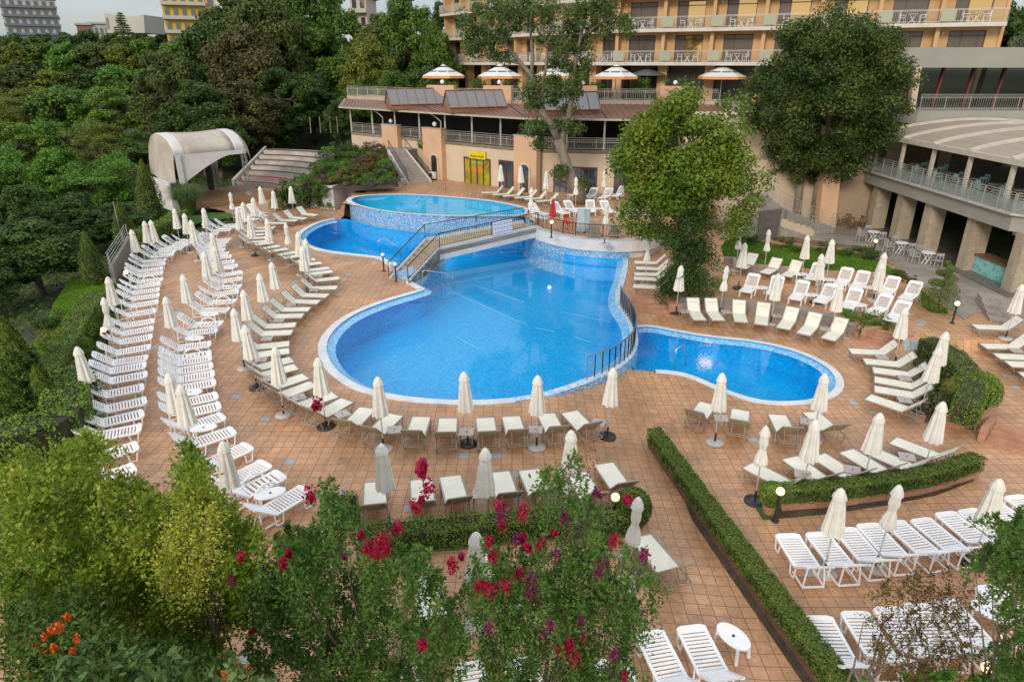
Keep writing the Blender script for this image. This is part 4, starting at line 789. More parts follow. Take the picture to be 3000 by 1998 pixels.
# ================================================================== HOTEL
def on(r, x, y, A, B):
    """where the sight line through a measured point meets the upright plane through A-B: distance along it, height"""
    u, fy, fz = ray(r, x, y); d = Vector((B[0] - A[0], B[1] - A[1])); L = d.length; d /= L
    den = u * -d.y + fy * d.x; t = (A[0] * -d.y + A[1] * d.x) / den
    X, Y = u * t, fy * t; return (X - A[0]) * d.x + (Y - A[1]) * d.y, CAM_H + fz * t
class Face:
    """local frame on a wall: s along, n outwards (towards the pools), z up"""
    def __init__(f, A, B):
        f.A = Vector(A); f.d = (Vector(B) - f.A); f.L = f.d.length; f.d /= f.L; f.n = Vector((f.d.y, -f.d.x)); f.a = math.atan2(f.d.y, f.d.x)
    def p(f, s, n, z): q = f.A + f.d * s + f.n * n; return Vector((q.x, q.y, z))
    def box(f, mb, s0, s1, z0, z1, n0, n1):
        c = f.p((s0 + s1) / 2, (n0 + n1) / 2, (z0 + z1) / 2); mb.box(c, (abs(s1 - s0), abs(n1 - n0), abs(z1 - z0)), f.a); return mb
winglass = newmat('window_glass'); _b = winglass[3]; winglass = winglass[0]
_b.inputs['Base Color'].default_value = (.50, .36, .17, 1); _b.inputs['Metallic'].default_value = .75; _b.inputs['Roughness'].default_value = .04  # amber metallic tint puts the warm sunset reflection into the glass colour
curt = mat('brown_curtain', (.085, .055, .035), (.04, .025, .018), 1.2, .3, stretch=(6, 6, .3), spec=.8)
frosted = clearglass('frosted_panel', (.42, .46, .34), .75)
slabw = mat('slab_white', (.62, .58, .52), (.52, .47, .40), 1, .7)
HP = [(-9.5, 97), (2, 80), (10, 71), (39, 58)]
hotel = thing('hotel', 'large orange and cream hotel with white balcony slabs and railings', 'hotel')
def bays(): 
    for k, n in ((0, 5), (1, 3), (2, 7)):
        f = Face(HP[k], HP[k + 1])
        for i in range(n): yield f, f.L * i / n, f.L * (i + 1) / n, k, i
ZS = [11.1, 14.02, 16.94, 19.86]
for z in ZS: MB().wall(HP, 7.5, z, z + .3, off=0).build('balcony_slab', slabw, hotel)
mbw = MB(); furn = []
for fl, z0 in enumerate(ZS[:3]):
    z0 += .3; z1 = z0 + 2.62; mr = MB(); mg = MB()
    for f, s0, s1, k, i in bays():
        W = s1 - s0; n = -1.75
        for (a, b) in ((0, .95), (W - .95, W)): f.box(mbw, s0 + a, s0 + b, z0, z1, n - .3, n + (.0 if a else .02))
        f.box(mbw, s0 - .16, s0 + .16, z0, z1, n, -.75)
        f.box(mbw, s0 + .95, s1 - .95, z1 - .22, z1, n - .28, n - .02)
        fr = MB(); a, b = s0 + .95, s1 - .95; zt = z1 - .22
        for q in (a + .04, a + (b - a) * .36, b - .04): f.box(fr, q - .04, q + .04, z0, zt, n - .2, n - .1)
        f.box(fr, a, b, zt - .08, zt, n - .2, n - .1); f.box(fr, a, b, z0 + 1.95, z0 + 2.02, n - .2, n - .1); f.box(fr, a, b, z0, z0 + .08, n - .2, n - .1)
        wf = fr.build('window', mat('brown_frame', (.10, .055, .035), None, 3, .5), hotel)
        pm = MB(); f.box(pm, a + (b - a) * .36, b, z0, zt, n - .19, n - .15); pm.build('pane', winglass if (fl > 0 or (i + k) % 3 == 0) and (i * 7 + fl * 3 + k) % 5 else curt, wf)
        pm = MB(); f.box(pm, a, a + (b - a) * .36, z0, zt, n - .19, n - .15); pm.build('pane', curt, wf)
        nb = int(W / .16); 
        for j in range(nb + 1):
            p = f.p(s0 + W * j / nb, -.08, z0); mr.beam(p, p + Vector((0, 0, .92)), .022)
        for h in (.12, .92, 1.0): mr.beam(f.p(s0, -.08, z0 + h), f.p(s1, -.08, z0 + h), .04, .03)
        mg = MB(); f.box(mg, s0 - .1, s0 + .95, z0 + .1, z0 + 1.0, -.06, -.04); mg.build('glass_panel', frosted, hotel)
        if fl < 2 and (k > 0 or i > 2): furn.append((f, s0, s1, z0, fl))
    mr.build('railing', railm, hotel)
mbw.build('wall', orange, hotel)
mb = MB(); mg = MB()
for f, s0, s1, k, i in bays():
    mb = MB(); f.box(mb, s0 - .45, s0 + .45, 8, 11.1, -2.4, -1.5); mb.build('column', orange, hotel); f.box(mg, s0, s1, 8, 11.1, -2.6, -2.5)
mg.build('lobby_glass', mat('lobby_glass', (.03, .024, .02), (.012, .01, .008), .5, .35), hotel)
mb = MB()
for f, s0, s1, k, i in bays():
    for q in (.33, .66): f.box(mb, s0 + (s1 - s0) * q - .04, s0 + (s1 - s0) * q + .04, 8, 11.1, -2.5, -2.42)
    f.box(mb, s0, s1, 10.2, 10.3, -2.5, -2.43)
mb.build('lobby_mullions', MATS['brown_frame'], hotel)
f = Face(HP[2], HP[3]); mb = MB(); f.box(mb, f.L - .05, f.L + .2, 8, 20, -7, -1.6); mb.build('end_wall', orange, hotel)
f = Face(HP[0], HP[1]); mb = MB(); f.box(mb, -.2, .05, 6, 20, -7, -1.7); mb.build('end_wall', orange, hotel)
for z in ZS[:3]:
    for f, s0, s1, k, i in bays():
        if i % 2 == 0: o = MB().sphere(f.p(s0 + .5, -1.58, z + 2.5), .11, 8).build('wall_lamp', lamp_off, hotel, True)
CH = chair(plastic); TB = table(plastic); n = 0; blue = chair(mat('blue_plastic', (.05, .30, .45), None, 3, .4))
for q, (f, s0, s1, z0, fl) in enumerate(furn):
    m = (s0 + s1) / 2 + .2; row_ = 'lower' if fl == 0 else 'upper'
    for s, a in ((-.75, 0), (.75, math.pi)):
        n += 1; pr = blue if (fl == 1 and q % 11 == 3 and s < 0) else CH; first = pr is blue and pr.used
        pr = CH if first else pr
        pr.put(f.p(m + s, -.7, z0), f.a + a + rnd.uniform(-.4, .4), ('blue plastic chair on the upper hotel balcony row' if pr is blue else f'white chair on the {row_} hotel balcony row, {od(n - 1)} counted from the left'), 'chair', 'plastic chairs on the hotel balconies')
    TB.put(f.p(m, -.65, z0), f.a, f'white round table on the {row_} hotel balcony row, {od(q)} of them', 'table', 'white tables on the hotel balconies')
tw_ = MB(); f = Face(HP[0], HP[1]); f.box(tw_, 2.6, 3.4, 11.75, 12.5, .0, .04); o = tw_.build('towel', plastic); tag(o, 'white towel hanging on the lowest hotel balcony railing', 'towel')
# ---- hotel terrace
TF = [(-17.5, 76), (-9.5, 69), (0, 66.8), (9, 66.4), (19, 65.5)]
ter = thing('hotel_terrace', 'raised hotel terrace with railings above the brown roof', 'terrace')
poly = [Vector(p) for p in TF] + [Vector(p) for p in ((34, 66), (10, 78), (2, 88), (-9, 102))]
MB().prism([tuple(p) for p in poly], 7.3, 8.0).build('slab', stonep, ter)
MB().wall(TF, .25, 6.9, 8.1, off=-.26).build('edge_band', mat('terrace_band', (.50, .42, .32), None, 1, .8), ter)
mb = MB()
for i in range(len(TF) - 1):
    f = Face(TF[i], TF[i + 1]); nb = int(f.L / .17)
    for j in range(nb + 1): p = f.p(f.L * j / nb, .12, 8.1); mb.beam(p, p + Vector((0, 0, .85)), .024 if j % 10 else .06)
    for h in (.1, .72, .86, .98): mb.beam(f.p(0, .12, 8.1 + h), f.p(f.L, .12, 8.1 + h), .035)
mb.build('railing', railm, ter)
GLB = None
def globe_on(p, lab, group, r=.2):
    t = thing('globe_lamp', lab, 'lamp', group, p); MB().lathe([(.07, 0), (.07, .1)], n=8).build('socket', blackm, t); MB().sphere((0, 0, .1 + r), r, 14).build('globe', lamp_off, t, True)
for i, x in enumerate((693, 1083, 1660, 2290)):
    fx = 1000 + x / _T; k = min(range(4), key=lambda k: abs((TF[k][0] + TF[k + 1][0]) / 2 - (fx - 1500) / 1950 * 64)); 
    s, z = on('T2', x, 640, TF[k], TF[k + 1]); f = Face(TF[k], TF[k + 1]); mb = MB(); f.box(mb, s - 1.35, s + 1.35 , 7.2, 9.35, -.4, .5); mb.build('pier', peach, ter)
    globe_on(f.p(s + .1, .05, 9.35), ['white globe lamp on the leftmost terrace pier', 'white globe lamp on the second terrace pier', 'white globe lamp on the third terrace pier behind the tree', 'white globe lamp on the rightmost terrace pier'][i], 'globe lamps on the terrace piers')
def big_parasol(w):
    t = empty('open_parasol'); n = 8; v = [(0, 0, 2.95)]; V = []
    def rg(r, z): return [(r * math.cos(2 * math.pi * (i + .5) / n), r * math.sin(2 * math.pi * (i + .5) / n), z) for i in range(n)]
    a = rg(.35, 3.05); b = rg(w / 2, 2.15); c = rg(w / 2 + .02, 1.92); top = (0, 0, 3.22); a0 = rg(.5, 2.93)
    mb = MB(); mb.add([top] + a, [(0, 1 + i, 1 + (i + 1) % n) for i in range(n)]); mb.add(a0 + b, [(i, (i + 1) % n, n + (i + 1) % n, n + i) for i in range(n)]); mb.build('canopy', mat('white_cloth', (.72, .70, .66), (.62, .60, .56), 1.5, .8), t)
    mb = MB(); mb.add(b + c, [(i, (i + 1) % n, n + (i + 1) % n, n + i) for i in range(n)]); mb.build('valance', mat('amber_cloth', (.70, .36, .10), (.60, .22, .10), .8, .8), t)
    mb = MB()
    for i in range(n): # dark printed marks on alternate panels
        p = (Vector(a0[i]) + Vector(a0[(i + 1) % n])) * .5; q = (Vector(b[i]) + Vector(b[(i + 1) % n])) * .5; d = (q - p); tdir = Vector((-d.y, d.x, 0)).normalized(); c0 = p + d * .5 + Vector((0, 0, .03)); mb.beam(c0 - tdir * .42, c0 + tdir * .42, .02, .2, up=d.normalized())
    mb.build('printed_mark', mat('mark_grey', (.16, .15, .16), None, 3, .8), t)
    mb = MB(); mb.tube([(0, 0, 0), (0, 0, 3.0)], .04, 8)
    for i in range(n): mb.beam((0, 0, 2.7), Vector(b[i]) * .9 + Vector((0, 0, .25)), .03)
    mb.build('pole', polemat, t); MB().box((0, 0, .06), (.8, .8, .12)).build('base', concm, t); return Proto(t)
BP = big_parasol(4.4)
for i, (r, x, Y) in enumerate([('T2', 705, 72.0), ('T2', 1092, 70.5), ('T2', 1475, 71), ('T2', 1895, 68), ('T3', 275, 67.5)]):
    p = PY(r, x, 500, Y); BP.put((p.x, p.y, 8.0), .2 * i, f'open white parasol with amber edge on the hotel terrace, {od(i)} from the left', 'parasol', 'open parasols on the hotel terrace')
t = empty('open_parasol'); gc = mat('grey_cloth', (.13, .125, .13), None, 2, .8); n8 = 8
mb = MB(); mb.add([(0, 0, 2.9)] + [(2.0 * math.cos(2 * math.pi * i / 8), 2.0 * math.sin(2 * math.pi * i / 8), 2.2) for i in range(8)], [(0, 1 + i, 1 + (i + 1) % 8) for i in range(8)]); mb.build('canopy', gc, t); MB().tube([(0, 0, 0), (0, 0, 2.8)], .04, 6).build('pole', polemat, t)
p = PY('T2', 2110, 500, 70.8); t.location = (p.x, p.y, 8.0); tag(t, 'dark grey open parasol at the back of the hotel terrace', 'parasol')
dch = mat('dark_chair', (.035, .035, .04), None, 3, .4); DCH = chair(dch, 'dining_chair'); DTB = table(mat('grey_top', (.30, .30, .30), None, 3, .3), 'dining_table', .45)
k = 0
for i, (x, Y) in enumerate([(1735, 68), (1830, 69.3), (1930, 68.2), (2030, 69), (2140, 68)]):
    p = PY('T2', x, 500, Y); DTB.put((p.x, p.y, 8), 0, f'grey dining table on the hotel terrace, {od(i)} from the left', 'table', 'dining tables on the hotel terrace')
    for s in (-1, 1): DCH.put((p.x + s * .8, p.y + .1, 8), (0 if s < 0 else math.pi), f'dark chair on the hotel terrace, {od(k)} from the left', 'chair', 'dark chairs on the hotel terrace'); k += 1
for i, (x, Y) in enumerate([(890, 69.5), (1260, 69.5), (1205, 70)]):
    p = PY('T2', x, 500, Y); CH.put((p.x, p.y, 8), i, f'pale chair on the hotel terrace left of the bent tree, {od(i)}', 'chair', 'pale chairs on the hotel terrace')
# ================================================================== RESTAURANT
RB = [(-16.8, 72.5), (-6.2, 63.7), (1.5, 57.5), (7.5, 56.4), (17, 55)]
rest = thing('restaurant_building', 'two storey cream restaurant with open veranda and red brown metal roof', 'restaurant')
VZ = 4.7
MB().wall(RB, .3, ZUP - .2, VZ, off=0).build('ground_floor_wall', cream, rest)
poly = RB + [(17, 64), (0, 65.5), (-9, 68), (-15, 75)]
MB().prism(poly, VZ - .3, VZ, bottom=True).build('veranda_floor', stonep, rest)
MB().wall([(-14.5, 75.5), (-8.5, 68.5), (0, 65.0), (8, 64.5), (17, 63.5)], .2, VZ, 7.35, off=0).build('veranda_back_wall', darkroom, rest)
EV = [(-17.6, 71.7), (-6.7, 62.6), (1.1, 56.5), (7.5, 55.4), (17.3, 53.9)]; BK = [(-17.8, 75.5), (-9.5, 69.2), (-.5, 67.0), (8, 66.6), (19, 65.6)]
roofm = mat('roof_red_brown', (.26, .13, .095), (.19, .095, .07), .7, .45, .2)
mb = MB(); ms = MB(); ZE, ZB = 7.22, 7.78
for i in range(4):
    a, b, c, d = Vector((*EV[i], ZE)), Vector((*EV[i + 1], ZE)), Vector((*BK[i + 1], ZB)), Vector((*BK[i], ZB)); lo = Vector((0, 0, -.1))
    mb.add([a, b, c, d, a + lo, b + lo, c + lo, d + lo], [(0, 1, 2, 3), (7, 6, 5, 4), (0, 4, 5, 1), (1, 5, 6, 2), (2, 6, 7, 3), (3, 7, 4, 0)]); n = int((b - a).length / .55)
    for j in range(n + 1): t_ = j / n; ms.beam(a.lerp(b, t_) + Vector((0, 0, .03)), d.lerp(c, t_) + Vector((0, 0, .03)), .05, .08)
ro = mb.build('roof', roofm, rest); ms.build('seams', mat('roof_seam', (.36, .21, .16), (.28, .15, .11), 1, .4, .3), ro)
mb = MB()
for i in range(4): mb.beam((*EV[i], ZE - .05), (*EV[i + 1], ZE - .05), .16, .14)
mb.beam((*EV[0], ZE - .05), (*BK[0], ZB - .02), .16, .14); mb.build('gutter', mat('gutter_cream', (.50, .44, .34), None, 2, .5), rest)
mb = MB(); mr = MB()
for i in range(4):
    f = Face(RB[i], RB[i + 1]); n = max(2, round(f.L / 3.6))
    for j in range(n + 1): p = f.p(f.L * j / n, -.12, VZ); mb.beam(p, (p.x, p.y, ZE - .05), .14)
    nb = int(f.L / .15)
    for j in range(nb + 1): p = f.p(f.L * j / nb, -.1, VZ); mr.beam(p + Vector((0, 0, .1)), p + Vector((0, 0, .8)), .02 if j % 12 else .06)
    for h in (.1, .62, .8, .95): mr.beam(f.p(0, -.1, VZ + h), f.p(f.L, -.1, VZ + h), .035)
mb.build('posts', railm, rest); mr.build('railing', railm, rest)
# piers
for x0, x1, yt, k, z0, door in ((318, 412, 868, 0, 3.4, None), (712, 850, 903, 0, ZUP - .1, (757, 793, 1080)), (1292, 1460, 945, 1, ZUP - .1, (1330, 1400, 1128))):
    A, B = RB[k], RB[k + 1]; f = Face(A, B); s0, _ = on('T2', x0, 1050, A, B); s1, zt = on('T2', x1, yt, A, B); s1 = min(s1, f.L + .6) if x0 != 1292 else s1 * .5 + s0 * .5 + 1.1
    if x0 == 1292: s0 = f.L - 1.3; s1 = f.L + 1.1
    if x0 == 712: s0 = f.L - 2.4; s1 = f.L + .1
    zt = 5.75; w_ = MB(); f.box(w_, s0, s1, z0, zt, 0.02, .55); w_.build('pier', peach, rest); cpm = MB(); f.box(cpm, s0 - .04, s1 + .04, zt, zt + .07, -.02, .6); cpm.build('pier_cap', concm, rest)
    if x0 != 318: globe_on(f.p((s0 + s1) / 2 + .2, .28, zt + .07), 'white globe lamp on the pier %s' % ('beside the shop sign' if x0 == 712 else 'left of the bent tree'), 'globe lamps on the restaurant piers', .22)
    else: globe_on(f.p((s0 + s1) / 2, .28, zt + .07), 'white globe lamp on the pier at the stair top', 'globe lamps on the restaurant piers', .2)
    if door:
        cs = (s0 + s1) / 2 + (.25 if x0 == 712 else 0); wd = .42 if x0 == 712 else .48; mb = MB(); md = MB(); zb = ZUP; zs = 3.0
        arc = [(cs + wd * math.cos(t_), zs + wd * math.sin(t_)) for t_ in [math.pi * i / 10 for i in range(11)]]
        def plate(mb, pts, n0, n1):
            k_ = len(pts); mb.add([f.p(s, n0, z) for s, z in pts] + [f.p(s, n1, z) for s, z in pts], [tuple(range(k_)), tuple(range(2 * k_ - 1, k_ - 1, -1))] + [(i, (i + 1) % k_, (i + 1) % k_ + k_, i + k_) for i in range(k_)])
        plate(md, [(cs - wd, zb), (cs + wd, zb)] + arc, .5, .562); dd = md.build('arched_door', glassmat('door_glass', (.03, .02, .018), .08), rest)
        for i in range(10):
            a, b = arc[i], arc[i + 1]; mb.beam(f.p(a[0] + .07 * math.cos(math.pi * i / 10), .6, a[1] + .07), f.p(b[0] + .07 * math.cos(math.pi * (i + 1) / 10), .6, b[1] + .07), .1, .14)
        for s in (-1, 1): f.box(mb, cs + s * (wd + .06) - .07, cs + s * (wd + .06) + .07, zb, zs + .05, .55, .65)
        mb.build('door_surround', mat('surround', (.66, .58, .46), None, 2, .8), dd)
for x, k, hgt0 in ((300, 0, 0), (700, 1, 0)):   # downpipes
    A, B = RB[0], RB[1]; s, z = on('T2', x, 800, A, B); f = Face(A, B); MB().tube([f.p(s - 1.1, .75, ZE - .05), f.p(s - .4, .4, ZE - .5), f.p(s, .3, ZE - .8), f.p(s, .3, 5.8)], .06, 6).build('downpipe', MATS['gutter_cream'], rest)
def doors(name, r, x0, x1, y0, y1, k, n, fm, gm, zb=ZUP):
    A, B = RB[k], RB[k + 1]; f = Face(A, B); s0, _ = on(r, x0, (y0 + y1) / 2, A, B); s1, _ = on(r, x1, (y0 + y1) / 2, A, B); _, z1 = on(r, (x0 + x1) / 2, y0, A, B); _, z0 = on(r, (x0 + x1) / 2, y1, A, B); z0 = max(z0, zb) if zb is None or zb == ZUP and y1 > 1200 else z0
    if y1 > 1200: z0 = ZUP
    mb = MB(); f.box(mb, s0 - .05, s1 + .05, z1 - .1, z1 + .02, .01, .1); 
    for i in range(n + 1): q = s0 + (s1 - s0) * i / n; f.box(mb, q - .05, q + .05, z0, z1, .02, .09)
    if y1 < 1200: f.box(mb, s0 - .05, s1 + .05, z0 - .08, z0, .01, .1)
    o = mb.build(name, fm, rest)
    for i in range(n): m_ = MB(); q = s0 + (s1 - s0) * i / n; f.box(m_, q + .05, q + (s1 - s0) / n - .05, z0, z1 - .1, .012, .04); m_.build('pane', gm, o)
    return o, f, s0, s1, z0, z1
yelg = mat('yellow_film', (.42, .34, .03), (.22, .17, .02), 1.1, .15, spec=.9); blueg = glassmat('blue_door_glass', (.03, .055, .08), .05)
dframe = mat('brown_door_frame', (.11, .05, .025), None, 3, .4)
doors('window', 'T2', 577, 715, 1060, 1142, 0, 4, dframe, curt); doors('window', 'T2', 482, 522, 1080, 1118, 0, 1, dframe, curt)
o, f, s0, s1, z0, z1 = doors('shop_door', 'T2', 853, 1028, 1092, 1278, 1, 4, dframe, yelg)
wd = (s1 - s0) / 4; tubm = mat('pale_yellow_strip', (.75, .75, .30), None, 3, .5)
for i in (0, 3): MB().beam(f.p(s0 + wd * (i + .2), .06, z1 - 1.3), f.p(s0 + wd * (i + .85), .06, z1 - .35), .09, .03).build('diagonal_strip', tubm, o)
for i in (1, 2): m_ = MB(); f.box(m_, s0 + wd * (i + .12), s0 + wd * (i + .9), z1 - .5, z1 - .28, .045, .06); m_.build('green_strip', mat('green_strip', (.28, .45, .10), None, 3, .5), o); m_ = MB(); f.box(m_, s0 + wd * (i + .15), s0 + wd * (i + .9), z1 - 1.25, z1 - .75, .042, .055); m_.build('orange_strip', mat('orange_strip', (.62, .18, .03), (.5, .25, .03), 2, .5), o)
doors('door', 'T2', 1092, 1283, 1115, 1300, 1, 4, redw, blueg); doors('door', 'T2', 1468, 1590, 1148, 1335, 2, 3, redw, blueg); doors('door', 'T2', 1600, 1758, 1155, 1335, 2, 3, redw, blueg); doors('door', 'T2', 1885, 2000, 1165, 1335, 3, 3, redw, blueg)
A, B = RB[1], RB[2]; f = Face(A, B); s0, z1 = on('T2', 893, 1040, A, B); s1, z0 = on('T2', 1003, 1098, A, B); _, z1 = on('T2', 945, 1042, A, B); _, z0 = on('T2', 945, 1096, A, B)
sg = MB(); f.box(sg, s0, s1, z0, z1, .04, .22); sgn = sg.build('shop_sign', mat('sign_yellow', (.72, .60, .03), (.66, .50, .02), 2, .4)); tag(sgn, 'yellow shop sign with brown script above the yellow glass doors', 'sign')
me = text_mesh('Beauty Studio', (s1 - s0) * .155); me.materials.append(mat('sign_brown', (.28, .12, .01), None, 3, .5)); tx = bpy.data.objects.new('lettering', me); col.objects.link(tx); tx.parent = sgn; tx.location = f.p((s0 + s1) / 2, .235, z0 + (z1 - z0) * .34); tx.rotation_euler = (R(90), 0, f.a)
ac = thing('air_conditioner', 'white air conditioner unit at the foot of the arched door', 'air conditioner'); f = Face(RB[0], RB[1]); p = f.p(f.L - .9, .85, ZUP); ac.location = p; ac.rotation_euler.z = f.a
MB().box((0, 0, .42), (.7, .3, .6)).build('casing', plastic, ac); MB().lathe([(.2, 0), (.2, .02)], n=14).build('fan', darkm, ac).matrix_local = Matrix.Translation((-.1, -.15, .42)) @ Matrix.Rotation(R(90), 4, 'X'); MB().box((0, 0, .06), (.6, .25, .12)).build('stand', darkm, ac)
# dormers
dglz = glassmat('skylight_glass', (.10, .09, .085), .25); dwood = mat('dormer_brown', (.30, .15, .09), (.22, .10, .06), 2, .6)
for i, (x, y, lab) in enumerate(((345, 748, 'left glazed brown skylight gable on the red brown roof'), (755, 770, 'middle glazed brown skylight gable on the red brown roof'), (1335, 790, 'right glazed brown skylight gable behind the bent tree'))):
    p = PZ('T2', x, y, 7.45); ang = R(24 if i < 2 else 14); t = thing('skylight', lab, 'skylight', 'skylights on the restaurant roof', (p.x, p.y, 7.3)); t.rotation_euler.z = ang
    L, W, H0, H1 = (5.2, 2.0, .5, 1.75) if i < 2 else (5.6, 2.0, .5, 1.75)
    mb = MB(); mb.add([(0, 0, 0), (L, 0, 0), (L, W, 0), (0, W, 0), (0, 0, H0), (L, 0, H0), (L, W, H0), (0, W, H0)], [(0, 1, 5, 4), (1, 2, 6, 5), (2, 3, 7, 6), (3, 0, 4, 7)]); mb.build('base', dwood, t)
    mb = MB()
    for x_ in (0, L): mb.add([(x_, 0, H0), (x_, W, H0), (x_, W / 2, H1)], [(0, 1, 2)])
    mb.build('gable', mat('gable_tan', (.26, .19, .13), None, 2, .6), t)
    mb = MB(); mb.add([(-.1, -.1, H0 - .08), (L + .1, -.1, H0 - .08), (L + .1, W / 2, H1 + .04), (-.1, W / 2, H1 + .04), (-.1, W + .1, H0 - .08), (L + .1, W + .1, H0 - .08)], [(0, 1, 2, 3), (3, 2, 5, 4)]); mb.build('glazing', dglz, t)
    mb = MB()
    for j in range(7): x_ = -.08 + (L + .16) * j / 6; mb.beam((x_, -.1, H0 - .05), (x_, W / 2, H1 + .07), .07, .05); mb.beam((x_, W + .1, H0 - .05), (x_, W / 2, H1 + .07), .07, .05)
    mb.beam((-.1, W / 2, H1 + .07), (L + .1, W / 2, H1 + .07), .1, .06); mb.beam((-.1, -.1, H0 - .05), (L + .1, -.1, H0 - .05), .07, .06); mb.build('glazing_bars', dwood, t)
# stair up to the veranda
sp = mat('stair_stone', (.38, .34, .30), (.29, .255, .22), 3, .8)
a, b = PZ('T2', 470, 1275, ZUP), PZ('T2', 618, 1262, ZUP); c_, d_ = PZ('T2', 335, 1045, 3.75), PZ('T2', 440, 1040, 3.75)
stt = thing('outdoor_staircase', 'grey stone staircase rising beside the flower bank to the veranda', 'staircase'); NSt = 16; mb = MB()
for i in range(NSt):
    t0, t1 = i / NSt, (i + 1) / NSt; z = ZUP + (3.75 - ZUP) * t1; q = [a.lerp(c_, t0), b.lerp(d_, t0), b.lerp(d_, t1), a.lerp(c_, t1)]
    mb.add([(v.x, v.y, ZUP - .2) for v in q] + [(v.x, v.y, z) for v in q], [(4, 5, 6, 7), (0, 1, 5, 4), (1, 2, 6, 5), (2, 3, 7, 6), (3, 0, 4, 7)])
mb.build('treads', sp, stt)
mb = MB(); q = [c_, d_, d_ + Vector((1.2, 2.2, 0)), c_ + Vector((-1.5, 3.5, 0))]; mb.prism([(v.x, v.y) for v in q], 0, 3.75); mb.build('landing', sp, stt)
for p, q, w_ in ((a, c_, -.22), (b, d_, .1)):
    mb = MB(); o1 = (b - a).normalized() * w_; mb.add([(p + o1) + Vector((0, 0, .0 - .5)), (q + o1) + Vector((0, 0, -.5)), (q + o1) + Vector((0, 0, .2)), (p + o1) + Vector((0, 0, .2)), (p + o1 * .05) + Vector((0, 0, -.5)), (q + o1 * .05) + Vector((0, 0, -.5)), (q + o1 * .05) + Vector((0, 0, .2)), (p + o1 * .05) + Vector((0, 0, .2))], [(0, 1, 2, 3), (7, 6, 5, 4), (3, 2, 6, 7), (0, 3, 7, 4), (1, 5, 6, 2)]); mb.build('kerb', whitew, stt)
    mb = MB(); rail_run(mb, p + o1 * .5 + Vector((0, 0, .2)), q + o1 * .5 + Vector((0, 0, .2)), .8, 24); mb.build('handrail', darkm, stt)
# white retaining walls of the flower bank
w1 = [tuple(PZ('T2', x, y, ZUP)[:2]) for x, y in ((-60, 1318), (60, 1318), (250, 1308), (400, 1298), (440, 1278))]
o = MB().wall(w1, .25, -.2, ZUP + .62, off=0).build('bank_wall', whitew); tag(o, 'white curved wall holding the flower bank beside the stair', 'wall')
w2 = [tuple(PZ('S', x, y, 0)[:2]) for x, y in ((1700, 960), (2120, 1000))] ; w2 = [w2[0], w2[1], (w2[1][0] + 1.1, w2[1][1] + 3.0)]
o = MB().wall(w2, .3, -.2, 1.95, off=0).build('bank_wall', whitew); tag(o, 'long white wall behind shrubs left of the upper pool steps', 'wall')
w3 = [tuple(PZ('T2', x, y, 3.9)[:2]) for x, y in ((-130, 925), (-60, 950), (60, 960), (180, 985))]
# ================================================================== DINING PAVILION (right)
stone = tilemat('stone_cladding', (.46, .38, .28), (.38, .31, .22), (.25, .2, .15), .5, .012, None, .7)
pav = thing('dining_pavilion', 'grey dining pavilion with upper deck over a stone column arcade', 'pavilion')
DE = [(27.6, 52.5), (26.15, 50.2), (26.15, 34.6), (28.0, 32.6), (44, 32.0)]
MB().prism(DE + [(44, 52.5)], 3.15, 4.0, bottom=True).build('deck_slab', greyp, pav); MB().wall(DE[::-1], .25, 4.0, 4.12, off=0).build('deck_kerb', concm, pav)
for y in (48.9, 45.6, 42.3, 38.0, 34.0): MB().box((26.95, y, 1.57), (1.0, .75, 3.2)).build('column', stone, pav)
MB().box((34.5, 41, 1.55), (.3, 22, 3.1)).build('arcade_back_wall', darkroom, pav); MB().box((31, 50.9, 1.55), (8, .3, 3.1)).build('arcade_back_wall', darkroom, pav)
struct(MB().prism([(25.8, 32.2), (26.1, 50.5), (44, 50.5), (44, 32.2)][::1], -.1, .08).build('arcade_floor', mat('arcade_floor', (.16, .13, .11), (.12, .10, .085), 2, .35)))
mb = MB(); mg = MB()
for i in range(len(DE) - 1):
    f = Face(DE[i], DE[i + 1]); f.n = -f.n; n = max(1, round(f.L / 1.2))
    for j in range(n + 1): p = f.p(f.L * j / n, -.12, 4.12); mb.beam(p, p + Vector((0, 0, 1.0)), .05)
    for h in (.74, .88, 1.02): mb.beam(f.p(0, -.12, 4.12 + h), f.p(f.L, -.12, 4.12 + h), .035)
    f.box(mg, 0, f.L, 4.15, 4.78, -.13, -.11)
mb.build('railing', railm, pav); mg.build('glass_panel', clearglass('clear_panel', (.35, .42, .40), .35), pav)
RY = (50.3, 46.9, 43.4, 39.8, 36.2, 32.8); wp = mat('white_profile', (.56, .51, .42), (.46, .42, .34), 2, .5)
for y in RY: MB().beam((26.7, y, 4.0), (26.7, y, 6.5), .2).build('post', wp, pav)
def arch(x): return 6.55 + 1.0 * math.sin(math.pi * min(1, max(0, (x - 26.5) / 14.5))) ** .8
mb = MB(); xs = [26.5 + 14.5 * i / 24 for i in range(25)]; v = []
for y in (RY[0], RY[-1] - .1):
    for x in xs: v.append((x, y, arch(x)))
mb.add(v, [(i, i + 1, i + 26, i + 25) for i in range(24)]); cz = mat('canopy_slats', (.36, .30, .22), (.26, .21, .155), 1.0, .7, stretch=(9, .2, 1)); ca = mb.build('canopy', cz, pav)
mb = MB()
for y in RY:
    for i in range(24): mb.beam((xs[i], y, arch(xs[i]) + .08), (xs[i + 1], y, arch(xs[i + 1]) + .08), .28, .16)
mb.beam((26.5, RY[0] + .15, 6.5), (26.5, RY[-1] - .2, 6.5), .2, .3); mb.build('ribs', wp, ca)
MB().box((36, 53.2, 5.6), (18, .3, 3.3)).build('rear_wall', mat('brown_render', (.20, .145, .095), None, 1, .8), pav)
for x in (29, 33, 38): MB().box((x, 52.6, 5.6), (1.0, .8, 3.3)).build('rear_pier', stone, pav)
